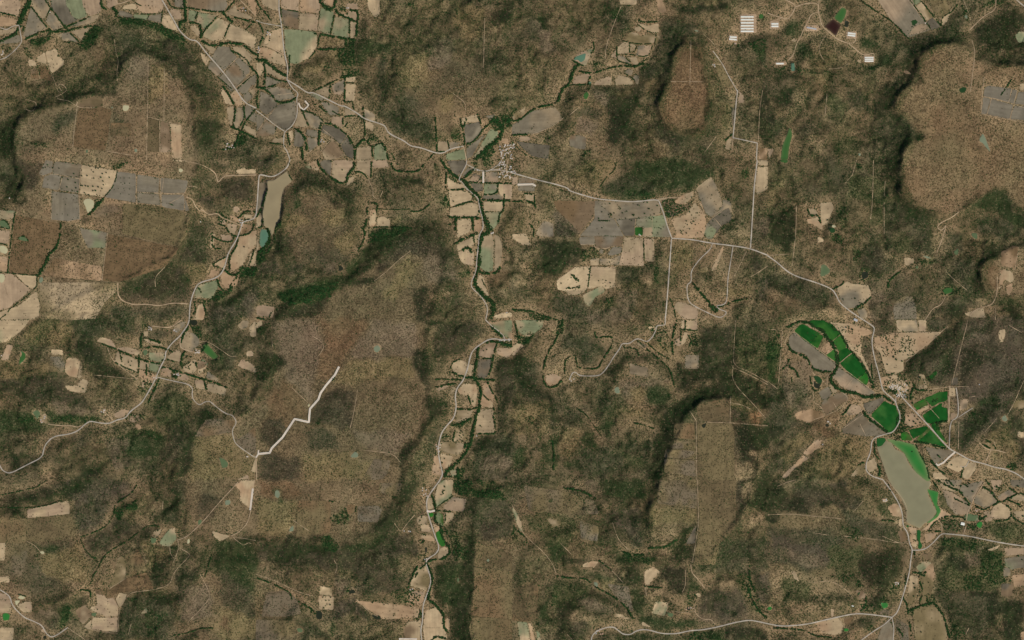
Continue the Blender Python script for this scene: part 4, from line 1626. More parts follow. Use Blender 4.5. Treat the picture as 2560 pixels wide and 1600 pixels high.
L d 2000 1190 2419 1180
L p 640 1400 760 1480 800 1510
L p 1240 1360 1210 1460
L p 1540 200 1530 290
H 1.1 0 140 80 130 200 100 340 70 440 0
H 1.1 0 260 250 265 420 250 560 200
H 1.1 1300 30 1240 130 1080 230 1070 340 1000 440 880 500 760 540
H 1.2 1500 440 1400 430 1300 500 1200 580 1080 640 980 720 920 840 870 920 850 990
H 1 760 560 800 660 880 740 920 740
H 1.2 1640 1470 1760 1450 1900 1400 2050 1400
H 1.2 1940 900 1980 780 2000 700
H 1.4 750 1040 850 1040 860 1110
H 1.2 240 1100 170 1080
W .8 1070 280 1140 260 1290 180 1290 290 1180 290 1150 370 1100 370
W .6 600 1200 660 1180 660 1260 620 1380 540 1420 580 1300
W .7 870 730 940 730 930 800 880 780
W .4 1400 1200 1500 1250 1600 1250 1500 1400 1400 1480 1350 1350
W .7 1420 610 1500 560 1480 520 1410 540
W .5 1600 640 1700 600 1680 650 1620 700
W .5 1180 1110 1300 1120 1240 1170
Z D 10 0 150 200 120 450 60 700 150 720 190 560 190 400 250 240 270 240 360 0 330
Z w 12 450 0 1200 0 1240 120 1060 250 900 480 740 540 720 400 700 200
Z D 12 700 0 900 0 860 60 740 160 680 150 550 160 480 140
Z D 8 1640 0 1770 0 1750 120 1660 260 1600 320 1500 440 1400 440 1500 340 1560 250 1620 120
Z d 12 880 500 1000 440 1080 300 1300 430 1400 430 1420 550 1200 560 1080 640 960 760 880 960 840 960 860 820 920 700 800 660 760 560
Z d 8 780 560 900 640 920 740 860 760 780 660
Z D 8 1300 440 1500 440 1400 540 1250 560 1100 640 1080 620 1200 540
Z v 14 1700 60 1760 200 1700 250 1600 340 1560 420 1700 420
Z d 14 1960 110 2120 160 2060 230 2000 380 1960 420 1880 380 1880 200
Z D 8 1620 690 1700 620 1640 740 1560 800 1500 900 1580 860 1540 960 1460 1020 1420 940 1400 850 1480 790
Z G 14 1900 700 2060 570 2350 570 2419 700 2419 1100 2250 1050 2100 900 1900 880
Z D 12 1640 900 1850 830 1900 870 1850 930 1650 1000
Z D 10 680 1160 800 1080 860 1100 830 1220 740 1200
Z D 10 1640 1480 1900 1400 2050 1400 2000 1430 1800 1510 1640 1510
Z n 14 1640 1000 1980 1000 2000 1300 1700 1350
Z v 14 1130 1130 1600 1100 1650 1300 1650 1510 1120 1510
Z D 14 1400 1100 1640 1050 1680 1150 1500 1200
Z y 14 380 720 750 600 850 780 820 960 600 960 400 860
Z n 14 100 720 250 700 230 900 120 920
Z n 14 100 1300 560 1200 540 1400 430 1420 300 1300
Z y 12 1300 560 1420 560 1500 630 1600 640 1600 750 1500 790 1400 830 1350 700
Z v 12 2100 860 2419 1100 2419 1300 2100 1200
Z y 14 2100 1200 2419 1200 2419 1510 2080 1500 2000 1400
Z r 12 2060 1300 2150 1300 2160 1400 2100 1390
Z G 12 300 580 560 620 500 680 350 660
Z G 10 600 1200 680 1150 640 1400 560 1420
@1,3
R 3 1740 0 1650 120 1610 190 1615 290 1680 500 1735 640 1700 700 1630 740 1600 780 1650 920 1650 990 1600 1120 1575 1200 1575 1330 1555 1420 1565 1510
S 4 1612 295 1650 300 1690 290
S 4 1350 1505 1520 1508
F T/k 1715 50 1760 0 1865 0 1860 60 1850 150 1790 210 1700 260 1690 140
F t 1620 160 1650 150 1680 270 1620 280
F G 1625 315 1680 315 1675 350 1640 350
F e/k 1690 330 1720 300 1770 330 1770 440 1700 400
F T 1780 310 1870 310 1870 360 1800 420 1780 400
F o/T 1665 415 1700 420 1735 440 1735 480 1690 500
F G 1695 500 1730 480 1780 560 1785 630 1745 630 1720 590
F t/T 1740 650 1790 630 1820 660 1825 700 1790 740 1710 740 1720 690
F T/p 1550 420 1620 420 1670 490 1560 490
F T/o 1560 520 1670 530 1690 580 1560 570
F t/n 1510 370 1570 330 1620 360 1610 420 1530 420
F g/p 1770 240 1860 160 1990 180 1960 300 1780 290
F T/y 1530 830 1600 790 1620 860 1650 920 1640 980 1600 1050 1450 1000 1480 920
F p/o 1450 1050 1600 1060 1590 1110 1570 1190 1440 1160
F o/T 1600 1240 1700 1200 1740 1260 1780 1310 1770 1390 1800 1460 1810 1510 1590 1510 1580 1360
F o/T 1790 1310 1830 1310 1825 1440 1780 1380
F b/T 1395 1430 1430 1340 1560 1330 1545 1510 1400 1500
F o/T 590 1095 740 1105 730 1230 590 1220
F T/o 930 1140 1200 1160 1540 1210 1540 1300 1200 1320 1080 1240
F r/y 860 240 900 225 945 240 930 300 880 330 860 300
F y/r 400 190 700 200 710 440 690 500 380 540
F n/g 960 250 1150 240 1190 280 1150 400 960 390
F y/n 1160 30 1380 30 1350 160 1160 120
F r/y 2060 830 2419 860 2419 1320 2030 1280 2060 1000
F y/r 2060 1290 2419 1320 2419 1510 2080 1510 2010 1380
F y/m 2080 590 2290 650 2419 700 2419 850 2060 820
F n/y 0 1320 380 1330 370 1500 200 1510 0 1510
F r/n 100 1060 300 1040 400 1150 430 1260 300 1290 50 1290
F T/y 600 1000 710 1020 720 1100 600 1090
F y 900 950 950 930 950 1010 890 1010
P q 180 100 215 95 230 140 210 175 180 155
P q 330 440 355 430 355 480 310 490
P w 570 1245 600 1235 630 1260 625 1310 590 1325 565 1300
P w 878 1050 915 1035 945 1055 935 1070 880 1080
P w 1090 1270 1130 1285 1170 1280 1185 1320 1140 1325 1110 1305
P k 385 1400 430 1400 445 1430 415 1445 390 1425
P w 1600 630 1620 640 1615 690 1595 690
P q 2180 750 2205 745 2205 775 2180 770
P k 1905 920 1920 930 1915 970 1900 960
L d 380 170 700 200 900 220 1330 265
L d 400 180 370 540
L d 340 540 700 580 1000 610
L d 640 500 820 505 805 590
L d 960 250 925 600
L d 1000 115 1200 125 1340 155
L d 0 560 340 600
L d 550 650 555 850
L d 950 700 955 1100
L d 1000 700 1200 710 1500 755
L d 1310 540 1320 720
L d 1370 560 1540 580
L d 2050 570 2290 640
L d 2060 820 2419 860
L d 2030 1290 2419 1320
L d 720 1100 1100 1130 1570 1200
L d 570 1080 740 1100
L p 0 890 200 960 400 1060 550 1100
L p 740 760 770 820 750 880
L p 950 1130 1080 1260 1150 1290
L d 0 930 150 970 300 1050 400 1150 560 1240
L d 500 850 900 880 950 910
L p 350 380 500 480
L d 780 1440 1000 1450 1300 1490
L d 0 900 500 850
L d 1390 1350 1530 1330
L d 620 590 640 500
L d 2300 640 2240 820
L d 960 390 1100 400
L p 1310 410 1370 500 1420 420 1500 330
L d 1600 1400 1740 1400
H 1.8 1660 150 1680 200 1700 270 1690 360 1700 400 1750 430 1750 520 1790 590 1830 650 1830 700 1760 750 1680 750 1610 780
H 2 1610 790 1640 850 1670 920 1650 1000 1640 1060 1620 1130 1690 1170 1770 1270 1780 1320 1770 1390 1815 1440
H 1.6 1660 1510 1700 1480 1800 1500
H 1.2 1700 260 1790 200 1860 150
H 1.2 1780 60 1760 140
H 1.4 1700 290 1850 300
H 1.2 1790 320 1790 400
H 1.4 1550 570 1600 570 1560 600
H 1.2 1570 340 1540 400
H 1.6 1530 800 1480 900 1440 1000
H 1.4 1600 800 1540 850 1500 930
H 1.2 1520 1250 1560 1230 1540 1280
H 1.4 400 1150 500 1200 560 1260
H 1.4 0 920 100 960 200 1000 320 1060 340 1130
H 1.4 700 200 740 210
H 1.2 950 230 940 300
W 1 1860 0 2030 0 2050 110 2000 160 1880 120 1860 60
W 1 2050 100 2150 80 2300 90 2340 140 2380 190 2200 170 2050 160
W .5 2030 0 2250 0 2350 80 2200 80
W .8 610 540 700 530 780 620 760 680 650 650
W .6 700 350 850 250 880 350 860 420 720 410
W .9 1590 490 1620 490 1620 530 1580 530
W .9 1510 1300 1560 1230 1560 1290 1530 1340
W .4 1250 1060 1450 1000 1550 1100 1540 1180 1350 1160
W .5 400 1160 560 1240 560 1300 480 1220
W .5 1720 400 1900 500 1950 650 1850 600
W .5 820 1010 880 1000 880 1060 830 1050
W .7 540 1240 570 1240 570 1330 540 1320
W .6 1520 720 1600 700 1600 770 1540 770
W .3 1280 1260 1380 1250 1400 1320 1290 1320
W .6 1830 600 2000 640 1980 760 1880 760
W .7 700 1300 750 1380 760 1400 700 1500
W .6 1590 620 1620 620 1620 700 1590 700
Z D 10 220 640 640 600 780 630 800 700 700 700 500 720 300 740 200 700
Z d 10 0 580 340 610 620 590 800 620 1150 600 1180 700 1200 900 950 890 850 850 500 840 350 800 100 780 0 740
Z G 10 830 640 1100 610 1160 560 1250 540 1150 660 900 700
Z D 10 1100 520 1180 350 1300 260 1380 100 1400 0 1560 0 1560 60 1480 200 1360 280 1340 420 1250 500
Z d 14 1180 560 1400 500 1500 560 1540 720 1200 720
Z D 6 1960 500 2040 400 2060 460 2060 560 2050 800 2055 1000 2040 1150 2010 1270 2050 1400 2100 1510 1860 1510 1850 1260 1850 1050 1950 1000 1980 840 1960 640
Z G 14 1700 790 1950 800 1950 1050 1850 1250 1740 1160 1680 1000 1700 900
Z v 14 1900 180 2340 170 2419 280 2419 500 2200 560 2080 540 2040 380 1980 300
Z d 12 2150 400 2300 400 2280 560 2120 560
Z w 12 740 1130 940 1120 1090 1260 1060 1330 900 1290 740 1330
Z r 10 2080 1020 2150 1000 2130 1290 2040 1280 2070 1150
Z D 12 2380 350 2419 350 2419 500 2390 480
Z y 12 0 180 380 200 360 540 0 540
Z r 12 0 0 350 0 450 150 380 170 100 180
Z G 10 160 80 240 80 240 200 190 210
Z d 12 300 490 370 490 360 580 320 560
Z t 12 1480 150 1620 60 1620 280 1480 270
Z v 12 980 880 1440 860 1480 920 1440 1010 1250 1060 1000 1080
Z d 14 1500 320 1600 310 1540 420 1420 500 1400 420
Z t 12 1820 300 1960 360 1940 500 1900 640 1800 500 1780 420
Z n 14 730 880 1000 980 950 1100 740 1100
Z t 10 440 1240 560 1250 600 1320 720 1340 700 1410 600 1400 480 1300
Z v 14 400 1350 640 1420 700 1510 400 1510
Z D 14 0 1280 400 1320 480 1350 100 1330
@2,3
Z D 10 2120 -20 2419 -40 2419 420 2250 330 2160 240 2190 120
Z t 12 2110 40 2170 200 2280 330 2380 360 2250 440 2130 420 2110 250
R 3 750 1510 760 1470 800 1430 890 1395 960 1390 1000 1420 1050 1460 1120 1465 1170 1430 1230 1415 1300 1420 1420 1455 1560 1455 1680 1425 1800 1420 1950 1390 2100 1350 2240 1325 2330 1340 2419 1360
R 1.2 1690 800 1700 880 1760 940 1820 1020
R 1 1730 1180 1730 1260 1800 1320 1890 1320 1920 1370
L p 1750 0 1765 400 1740 560 1700 800
L d 0 30 500 100 900 160 1200 200 1700 280
L d 1760 400 2110 460
L d 2120 200 2120 450
L d 1270 220 1265 540
L p 460 600 560 700
L d 0 865 400 910 700 940
L d 140 160 150 290 250 310
L p 0 230 90 480 160 560 300 680 390 800 420 900
L d 830 330 830 600
L d 650 380 650 600
L d 700 100 790 180 840 290 830 340
L p 830 760 950 860 1050 970
L d 150 1350 250 1340 270 1100 250 1000
L p 520 1460 570 1510
L p 1480 1190 1460 1240
L p 1250 860 1270 1100
L p 1640 850 1640 1000 1610 1060
L p 1020 1340 1100 1430
L p 1930 1400 1890 1460
L d 1240 1000 1400 1020
L p 1530 1240 1620 1260 1730 1240
L d 980 30 990 200
L p 950 400 1000 560 1100 660
L d 1240 180 1200 260
L d 1620 120 1740 130
L d 1720 0 1660 120
F T/k 0 260 30 280 90 400 100 480 70 480 30 370
F T/k 1360 1150 1480 1160 1440 1290 1320 1260
F k/T 50 1340 145 1345 210 1510 105 1510
F T/o 150 1350 190 1350 250 1510 215 1510
F T/k 230 1420 260 1440 320 1510 255 1510
F T/o 1260 860 1340 820 1400 870 1320 960 1290 1000 1250 980
F o/T 680 790 760 770 820 775 780 830 660 825
F y/m 1770 0 2120 0 2110 460 1960 600 1920 800 1720 800 1750 560 1770 400
F n/y 1390 0 1740 0 1750 270 1370 220
F n/y 1545 180 1620 130 1745 140 1750 270 1545 240
F y/g 640 380 820 440 810 580 650 560
F n/y 110 50 520 110 780 200 820 320 600 330 160 290
F r/m 30 1020 150 960 250 1000 240 1180 250 1330 150 1340 0 1330
F g/n 1660 560 1740 420 1730 600 1640 600
F T 1740 1070 1790 1080 1780 1110 1730 1090
F t/y 320 370 400 360 470 420 400 450
F T 1230 1340 1310 1380 1300 1400 1220 1370
F n/g 900 980 1100 1010 1150 1250 1060 1200 980 1100
F T/y 960 1260 1060 1280 1170 1340 1100 1320 950 1290
P k 1465 1250 1530 1265 1520 1295 1480 1295
P w 1650 1205 1690 1200 1690 1235 1655 1235
P q 770 965 810 970 810 1015 780 1000
H 1.8 500 80 620 90 720 130 790 180
H 1.6 1050 680 1120 710 1250 710
H 1.6 420 910 560 930 690 930 740 970
H 1.6 790 1010 900 1070 1000 1130 1080 1200 1150 1320
H 1.4 820 760 950 860
H 1.4 1260 1010 1420 1020
H 2 1290 640 1440 640 1560 560
H 1.6 2230 1000 2260 1120 2350 1260 2419 1310
H 1.8 2240 820 2250 960 2300 1060
H 1.4 60 480 120 540
W .7 340 180 400 170 420 200 340 210
W .6 380 1060 420 1060 420 1200 370 1200
W .7 1060 700 1200 720 1380 740 1300 800 1060 760
W .5 1660 1060 1740 1100 1740 1230 1660 1240
W .5 0 400 60 480 160 560 120 620 0 560
W .5 1560 1460 1900 1430 2000 1510 1640 1510
W .4 2100 880 2240 880 2419 1300 2300 1240 2200 1100
Z D 6 1735 400 1760 430 1680 520 1650 600 1540 620 1480 640 1440 630 1560 570 1640 480
Z D 8 1620 620 1710 610 1700 770 1620 760 1560 740 1530 770 1500 740 1560 680
Z G 10 1440 640 1560 560 1640 520 1620 620 1560 660
Z G 10 930 580 1050 680 1200 720 1370 740 1350 790 1150 790 1040 800 960 680
Z d 10 500 0 640 60 800 150 840 330 760 250 700 160 540 110
Z G 12 800 0 1240 0 1300 160 1200 190 900 150
Z w 12 840 320 1200 260 1260 340 1230 500 1280 640 1160 640 1000 480 880 400
Z D 12 2240 80 2419 0 2419 400 2280 300 2200 180
Z D 8 2200 220 2300 60 2419 40 2419 270 2280 270
Z d 10 2100 0 2180 0 2200 260 2160 420 2120 460 2100 300
Z t 10 2100 300 2280 250 2419 330 2419 420 2200 460 2120 420
Z t 12 2180 60 2320 30 2250 200 2180 200
Z t 8 1200 460 1270 560 1290 640 1440 640 1560 540 1580 480 1540 420 1440 430 1400 520
Z g 14 100 300 330 300 640 400 520 720 350 700 250 500
Z G 14 340 560 520 600 540 800 400 780 340 680
Z G 14 600 830 900 880 960 980 700 960 600 900
Z d 12 820 760 940 840 1080 980 1100 1020 950 950 830 830
Z d 12 380 760 650 740 820 740 760 780 600 800
Z D 14 1050 820 1240 840 1240 1000 1100 1010
Z D 10 700 980 900 1060 1050 1180 1160 1330 1060 1280 900 1180 830 1140 740 1060
Z G 14 1130 1020 1220 1040 1260 1300 1160 1300 1140 1180
Z G 12 240 1200 340 1140 340 1400 300 1380
Z D 14 420 1230 560 1150 640 1230 520 1380 500 1510 400 1510
Z d 12 500 1380 740 1350 740 1500 540 1510
Z G 12 1200 1300 1600 1310 1800 1340 1900 1390 1660 1420 1400 1440 1200 1370
Z G 14 950 1450 1200 1450 1600 1470 2000 1430 2000 1510 950 1510
Z D 12 2000 1400 2250 1370 2419 1400 2419 1510 2150 1440 2040 1510
Z D 8 2120 1440 2200 1450 2300 1470 2250 1510 2100 1510
Z d 14 1400 830 1500 800 1640 830 1640 1060 1540 1060 1460 930
Z G 14 1650 870 1700 880 1780 970 1800 1040 1700 1020 1650 1060
Z v 16 1950 560 2419 560 2419 820 2240 900 1980 820
Z w 14 1900 1000 2200 1020 2240 1200 2250 1320 1900 1380 1740 1330 1780 1180
Z w 14 2280 860 2419 860 2419 1200 2300 1100
Z t 12 1760 860 1940 860 1920 960 2100 960 2080 1060 1860 1060 1800 980
Z t 14 1250 1060 1700 1080 1740 1240 1540 1290 1320 1280 1260 1180
Z t 12 540 1240 800 1280 1100 1350 1180 1360 900 1380 640 1400 550 1340
Z y 14 760 920 1000 960 900 1060 780 1000
Z n 14 600 1100 840 1160 960 1250 800 1280 640 1200
Z n 14 700 0 800 0 800 130 750 120
Z y 10 1270 250 1740 290 1740 410 1300 420
Z g 14 420 930 720 970 760 1100 640 1250 400 1250
Z t 12 830 800 960 920 860 900
@3,3
R 2.8 1090 0 1160 90 1240 220 1275 320 1280 440 1325 500 1340 600 1370 660 1355 740 1340 880 1290 1060 1230 1250 1175 1300
R 2.8 1370 665 1440 665 1500 650 1570 590 1640 510 1700 510 1900 530 2100 575 2300 610 2419 625
R 3 0 1360 120 1385 350 1370 600 1310 830 1260 1000 1275 1175 1300
R 2.4 1175 1300 1100 1370 1000 1430 890 1510
R 2.4 1175 1305 1195 1400 1185 1510
R 1.2 1850 520 1875 440
R 1 1645 510 1650 420 1600 370
R 1.2 1880 380 1890 300 1915 250 1960 160 2050 20
P G 1505 85 1560 100 1615 115 1600 230 1640 290 1610 350 1540 400 1500 410 1550 370 1600 320 1590 270 1560 210
P G 1065 1160 1130 1160 1140 1190 1100 1220 1075 1200
P G 715 1410 740 1400 770 1415 750 1435 720 1430
P G 0 1200 40 1200 40 1225 0 1235
P k 1860 340 1900 320 1990 340 1960 390 1890 390
P G 1970 420 2015 390 2035 410 2015 460 1985 450
P e 845 1080 865 1055 875 1065 855 1095
P D 1415 470 1450 480 1440 580 1465 620 1450 655 1420 650 1430 590 1410 540
P D 1310 430 1335 425 1335 450 1312 450
F p/o 1610 250 1680 300 1740 330 1620 380 1520 470 1450 480 1600 350 1640 290
F o/p 1480 510 1620 500 1560 570 1500 600 1490 560
F p/o 1330 440 1410 460 1400 520 1340 500
F o/T 1345 500 1400 510 1420 600 1390 650 1350 600
F T/k 1470 770 1550 780 1530 860 1450 880 1400 830
F b/y 1460 700 1560 690 1540 760 1460 750
F T/y 1350 900 1420 910 1420 1000 1400 1120 1330 1210 1330 1000
F o/y 1440 880 1560 780 1590 900 1540 1100 1480 1200 1430 1180
F T/y 1370 1230 1570 1185 1640 1240 1690 1330 1705 1510 1420 1510 1380 1370
F n/g 1190 1370 1220 1310 1330 1380 1340 1510 1240 1460
F g/b 1080 1380 1160 1320 1190 1420 1180 1510 960 1510
F b/r 1225 490 1290 470 1325 560 1260 600
F T/t 1235 370 1270 370 1270 440 1240 440
F b/r 720 1310 820 1280 800 1330 760 1390 720 1350
F p/T 590 1210 630 1230 620 1300 600 1300
F T/t 215 860 260 860 300 960 250 940
F p/b 830 1040 920 1050 930 1120 860 1130
F g/k 2240 740 2419 690 2419 860 2400 830 2310 850 2240 810
F b/o 2310 900 2419 860 2419 980 2330 1010
F g/t 2230 830 2290 830 2300 900 2230 920
F d/b 2210 980 2320 980 2320 1080 2270 1110 2200 1090
F o 2390 1440 2419 1410 2419 1510 2400 1510
F p/g 1650 90 1760 120 1890 210 1930 240 1900 330 1780 330 1700 240
F g/p 1780 60 2040 10 1960 150 1930 220 1850 150
F g/t 1600 0 1840 0 1830 60 1780 120 1650 80
F t/g 2040 70 2150 130 2170 210 2060 270 1950 220 1960 160
F T/p 2140 250 2200 210 2280 260 2310 340 2290 370 2130 370 2100 310
F t/T 2320 300 2419 270 2419 410 2360 370
F p/t 2040 300 2100 290 2130 380 2060 400
F g/p 2170 160 2280 90 2350 120 2240 190 2190 190
F g/t 2280 180 2360 130 2419 150 2419 240
F p/t 2100 0 2220 0 2200 60 2140 100
F g/d 2290 0 2419 0 2419 110 2310 60
F k/g 1850 340 1990 330 1990 390 1880 390
F p/T 2070 660 2200 610 2180 640 2120 670
F p/y 2240 640 2419 640 2419 680 2240 720
F T 1090 180 1140 180 1130 210 1080 210
F n/g 1060 1250 1110 1220 1150 1230 1150 1280 1060 1270
F T/o 440 1340 680 1300 720 1380 700 1450 620 1470 500 1440
F T/o 1130 260 1200 220 1270 260 1270 350 1180 340
L p 720 530 900 550 1050 565 1170 590 1330 600
L p 1080 530 1200 580 1260 600
L p 0 330 220 320 400 340 640 360 700 370
L p 90 60 180 20 260 0
L d 1430 760 1590 770
L p 820 290 900 200
L p 430 500 560 520
L p 1120 0 1260 150 1320 260 1310 360
L d 1220 1380 1330 1380
L p 2000 580 2040 650
L p 1870 1460 1900 1400
L p 920 1120 920 1200 860 1230 800 1290
L d 2419 540 2340 560 2200 620
L p 1870 360 1920 380
L p 430 970 600 950 760 1050 800 1120
H 1.4 1560 10 1640 120
H 1.6 1600 0 1720 70 1830 110 1850 160 1920 240
H 1.4 1770 180 1920 245
H 1.4 1920 240 2050 10
H 1.6 2040 70 2120 110 2150 170 2200 220 2270 180 2380 120 2419 140
H 1.4 2270 190 2419 250
H 1.4 2290 80 2380 140
H 1.4 2060 0 2130 80
H 1.4 2180 210 2120 250 2020 290 1960 240
H 1.4 2260 240 2300 270 2310 350 2260 380 2160 390
H 1.4 2310 350 2419 420
H 1.6 2070 340 2000 390 2010 330
H 1.4 1520 470 1600 380 1700 340 1830 350 1880 380
H 1.4 1520 480 1640 490
H 1.6 1390 670 1390 740
H 1.4 1370 870 1460 890 1500 860
H 1.4 1440 960 1470 1060 1430 1180
H 1.8 1340 1230 1420 1200 1500 1180 1570 1160
H 1.8 1580 1170 1660 1280 1700 1400 1720 1510
H 1.6 1270 1100 1320 1180 1330 1270
H 1.6 1300 870 1310 1000
H 1.6 1230 1400 1280 1480
H 1.4 1340 1340 1360 1480
H 1.6 1160 100 1140 40
H 1.4 60 1400 240 1410 350 1420 430 1470 600 1490
H 1.6 930 1100 920 1200 870 1240
H 1.4 1700 0 1760 60
H 1.2 2200 80 2160 60
H 1.4 1080 380 1200 390
H 1.2 1850 40 1900 60
W 1 1340 1210 1380 1230 1370 1280 1330 1280
W .8 1040 1160 1090 1100 1130 1130 1150 1200 1100 1230 1060 1210
W .9 1440 870 1490 870 1490 920 1440 910
W .6 940 1380 1000 1370 1030 1420 950 1430
W .5 1640 350 1800 360 1860 400 1820 480 1680 480 1640 440
W .7 1890 420 2060 450 2000 480 1880 460
W .5 1640 540 1960 560 2050 620 1980 700 1780 640 1650 620
W .5 2140 60 2260 20 2280 80 2180 140
W .7 1360 560 1420 560 1400 600
W .6 1480 1080 1580 1080 1600 1160 1500 1170
W .5 1850 900 2020 900 2000 1040 1850 1040
W .7 2220 940 2310 950 2300 980 2210 970
W .6 1720 1330 1820 1380 1900 1510 1740 1510
W .5 560 900 820 900 920 1000 820 1020 700 960
W .6 880 1180 940 1140 1040 1220 980 1260 900 1240
W .4 1170 950 1250 980 1280 1050 1150 1080
W .4 700 420 900 480 880 600 720 520
W .5 2040 680 2230 700 2240 980 2100 1010 2000 880
Z D 10 0 0 90 30 200 150 330 250 280 300 120 290 0 280
Z D 8 0 260 100 300 100 400 0 450
Z d 10 240 60 640 40 820 120 900 200 820 290 700 300 540 230 400 300 280 290 260 150
Z D 10 260 130 340 180 400 300 260 310 180 240
Z D 6 480 240 600 190 680 200 560 260 500 300
Z v 16 0 460 420 450 700 560 640 760 400 900 200 820 0 780
Z w 12 560 0 760 0 760 80 620 60
Z D 14 860 700 1250 700 1300 860 1200 1000 1050 1120 1000 1000 900 950 860 830
Z w 14 0 520 560 640 560 760 200 660 0 640
Z g 14 560 640 900 640 860 880 700 900 520 820
Z n 16 100 560 460 640 560 760 400 860 200 760
Z t 14 0 860 400 900 700 950 880 1100 860 1230 600 1310 350 1370 100 1380 0 1340
Z g 14 120 960 400 960 400 1150 140 1160
Z t 14 0 1390 400 1400 900 1290 1150 1310 900 1500 400 1510 0 1510
Z v 14 860 1270 1100 1300 1000 1400 920 1440 860 1400
Z g 14 1590 540 2100 580 2240 720 2200 1050 1900 1080 1640 1060 1580 900 1600 700
Z D 14 1700 720 1900 700 1920 800 1780 860
Z n 14 1860 640 2020 640 2020 800 1900 800
Z t 14 1580 640 1700 680 1660 860 1580 850
Z v 14 1600 1080 2100 1060 2200 1200 2100 1400 1950 1510 1760 1400 1640 1230
Z D 14 1900 1040 2180 1060 2120 1130 1900 1130
Z D 10 2060 1150 2419 1130 2419 1510 2200 1510 2080 1350
Z t 14 2140 1280 2220 1260 2220 1440 2160 1400
Z g 14 2060 380 2419 420 2419 600 2200 580 2060 520
Z d 12 1640 380 1860 380 1880 500 1640 490
Z D 12 960 1100 1100 1080 1160 1180 1150 1220 1030 1230 960 1180
Z g 14 1060 60 1200 150 1280 260 1280 330 1140 380 1040 300
Z v 14 700 300 1080 400 1240 420 1220 560 1040 560 800 520
Z g 8 1560 10 1700 140 1820 280 1740 330 1640 230 1620 110
Z d 8 1400 300 1450 380 1450 480 1420 460
Z D 12 1380 700 1460 760 1400 860 1360 860
@0,0
D 1.2 1900 470 1925 300 1515 90 1400 50 1415 75 2165 600 2195 580 2300 710 2385 1190 1610 1330 1555 1290
D 1 465 110 490 560 500 605 480 520
@1,0
D 1.3 230 70 130 515 155 545 190 575 125 380 130 360 100 1240 165 1015 130 1020 70 1160 60 1215
D 1.3 775 820 760 860 880 878 908 876 860 770 500 912 795 1380 840 1480 615 1355 1445 690
@2,0
D 1.3 190 1210 205 1195 185 1220 155 1255 305 1470 1695 640 1040 435 1070 410 1095 435 1490 1030
@3,0
D 1.3 1325 285 1380 120 1655 90 1640 110 830 280 1600 150
@0,1
D 1.6 865 95 885 115 905 78 930 80 950 65 970 130 1005 120 955 165 890 175 825 150 775 150 1035 165 975 200 980 235 930 255 965 270 880 250 835 250 810 245 780 245 765 240 720 265 715 215 645 185 590 165 635 255 685 290 560 80 500 75 450 45 430 70 410 75 880 290 905 290 840 330 800 310 915 325 735 300 700 130
D 1.2 450 140 455 185 450 230 520 235 1140 170 1175 170 1225 170 1145 215 1180 220 1225 220 1120 270 1170 270 1225 275 1270 255 1220 325 1140 320 620 420 640 520 540 515 590 510
D 1.5 1105 960 865 1070 405 820 445 845 125 1065 195 1080 265 1195 2305 820 2290 635 2325 645 2190 635 1890 1220 1900 1240 1880 1215 335 1210
@1,1
D 1.5 315 30 755 40 815 92 710 10 1110 505 1130 575 1865 390 1880 650 2285 110 2165 105 2215 215 1055 170 1340 40 2060 620 1090 520 1070 565 1075 400
@2,1
D 1.5 880 415 925 410 915 515 935 510 925 540 940 515 965 500 850 490 820 550 850 640 1045 500 1070 490 1085 485 1140 515 1155 515 1150 525 1145 410 1190 425 1205 430 1245 400 1280 400 1300 460 1290 460 1325 470 1375 430 1345 510 1310 520 1300 550 1320 560 1340 545 1350 640 1370 640 1390 640 1410 650 1380 690 1330 690 1270 575 1180 575 1130 570 1020 560 1075 550 1155 630 1200 540 1255 505
D 1.4 1680 490 1700 520 1695 560 1710 575 1720 580 1690 585 1740 545 1755 500 1775 495 1790 500 1740 500 1660 610 1650 575 1640 600 1630 630 1595 665 1605 675 1615 700 1600 690 1650 690 1680 650 1735 610 1720 650 1755 690 1790 680 1770 520 1700 600 1765 600 1620 665 1610 370 1655 365 1700 350 1900 575 1890 330
D 1.4 680 1030 735 1025 745 1060 720 1085 755 1090 720 1140 860 1130 890 1140 930 1160 880 1155 860 1165 885 1190 930 1195 900 970 925 965 945 955 545 1215 555 1215 575 1215 600 1220 625 1190 640 1190 640 1205 630 1210 560 1110 465 1165 515 1215 820 1140 75 820 1590 1310 870 740
@3,1
D 1.6 825 1308 712 1315 850 1385 890 1355 925 1350 870 1350 970 1215 480 570 565 565 110 250 870 1170 420 530 445 460
@0,2
D 1.6 1545 495 1370 500 1350 540 1425 520 1885 490 1770 340 1790 465 1780 410 1800 350 1720 380 2050 530 750 630 780 650 1150 355 1210 400 1240 390 1230 430 1390 560 1410 490 1700 530 1760 350 1825 400 2310 530
@1,2
D 1.5 1900 1060 1930 1070 1950 1060 1925 1095 1930 1130 1905 1140 1950 1145 1985 1070 1960 1090 1940 1110 1990 1120 1935 1050 2130 350 2150 290 2180 280 2190 830 1780 1310 1760 1350 1690 1365 1795 1420 1720 1430 1740 1400 1690 1440 1730 1300 2050 770 2030 740 2110 390 2120 1000
@2,2
D 1.6 240 10 85 70 1690 1500 1655 1180 1560 210 1550 180 1480 540 1490 560 1640 20
@3,2
D 1.8 1620 1290 1610 1280 1630 1300 1365 1245 1480 590 1430 570 1470 570 1435 540 1440 550 1060 320 1080 260 1120 180 1080 400 1090 470 1130 420 1250 300 1300 290 1390 910 1420 940 1400 980 1340 950 1370 1010 1330 910 1440 970 1310 990 1380 960 740 70 760 60 800 90 880 70 940 170 930 250 1190 350 1215 375 1270 390 1700 1350 1740 1370 1830 1440 1850 1400 1690 1400
@0,3
D 1.6 920 1225 1065 1365 1300 885 1350 870 1490 480
@1,3
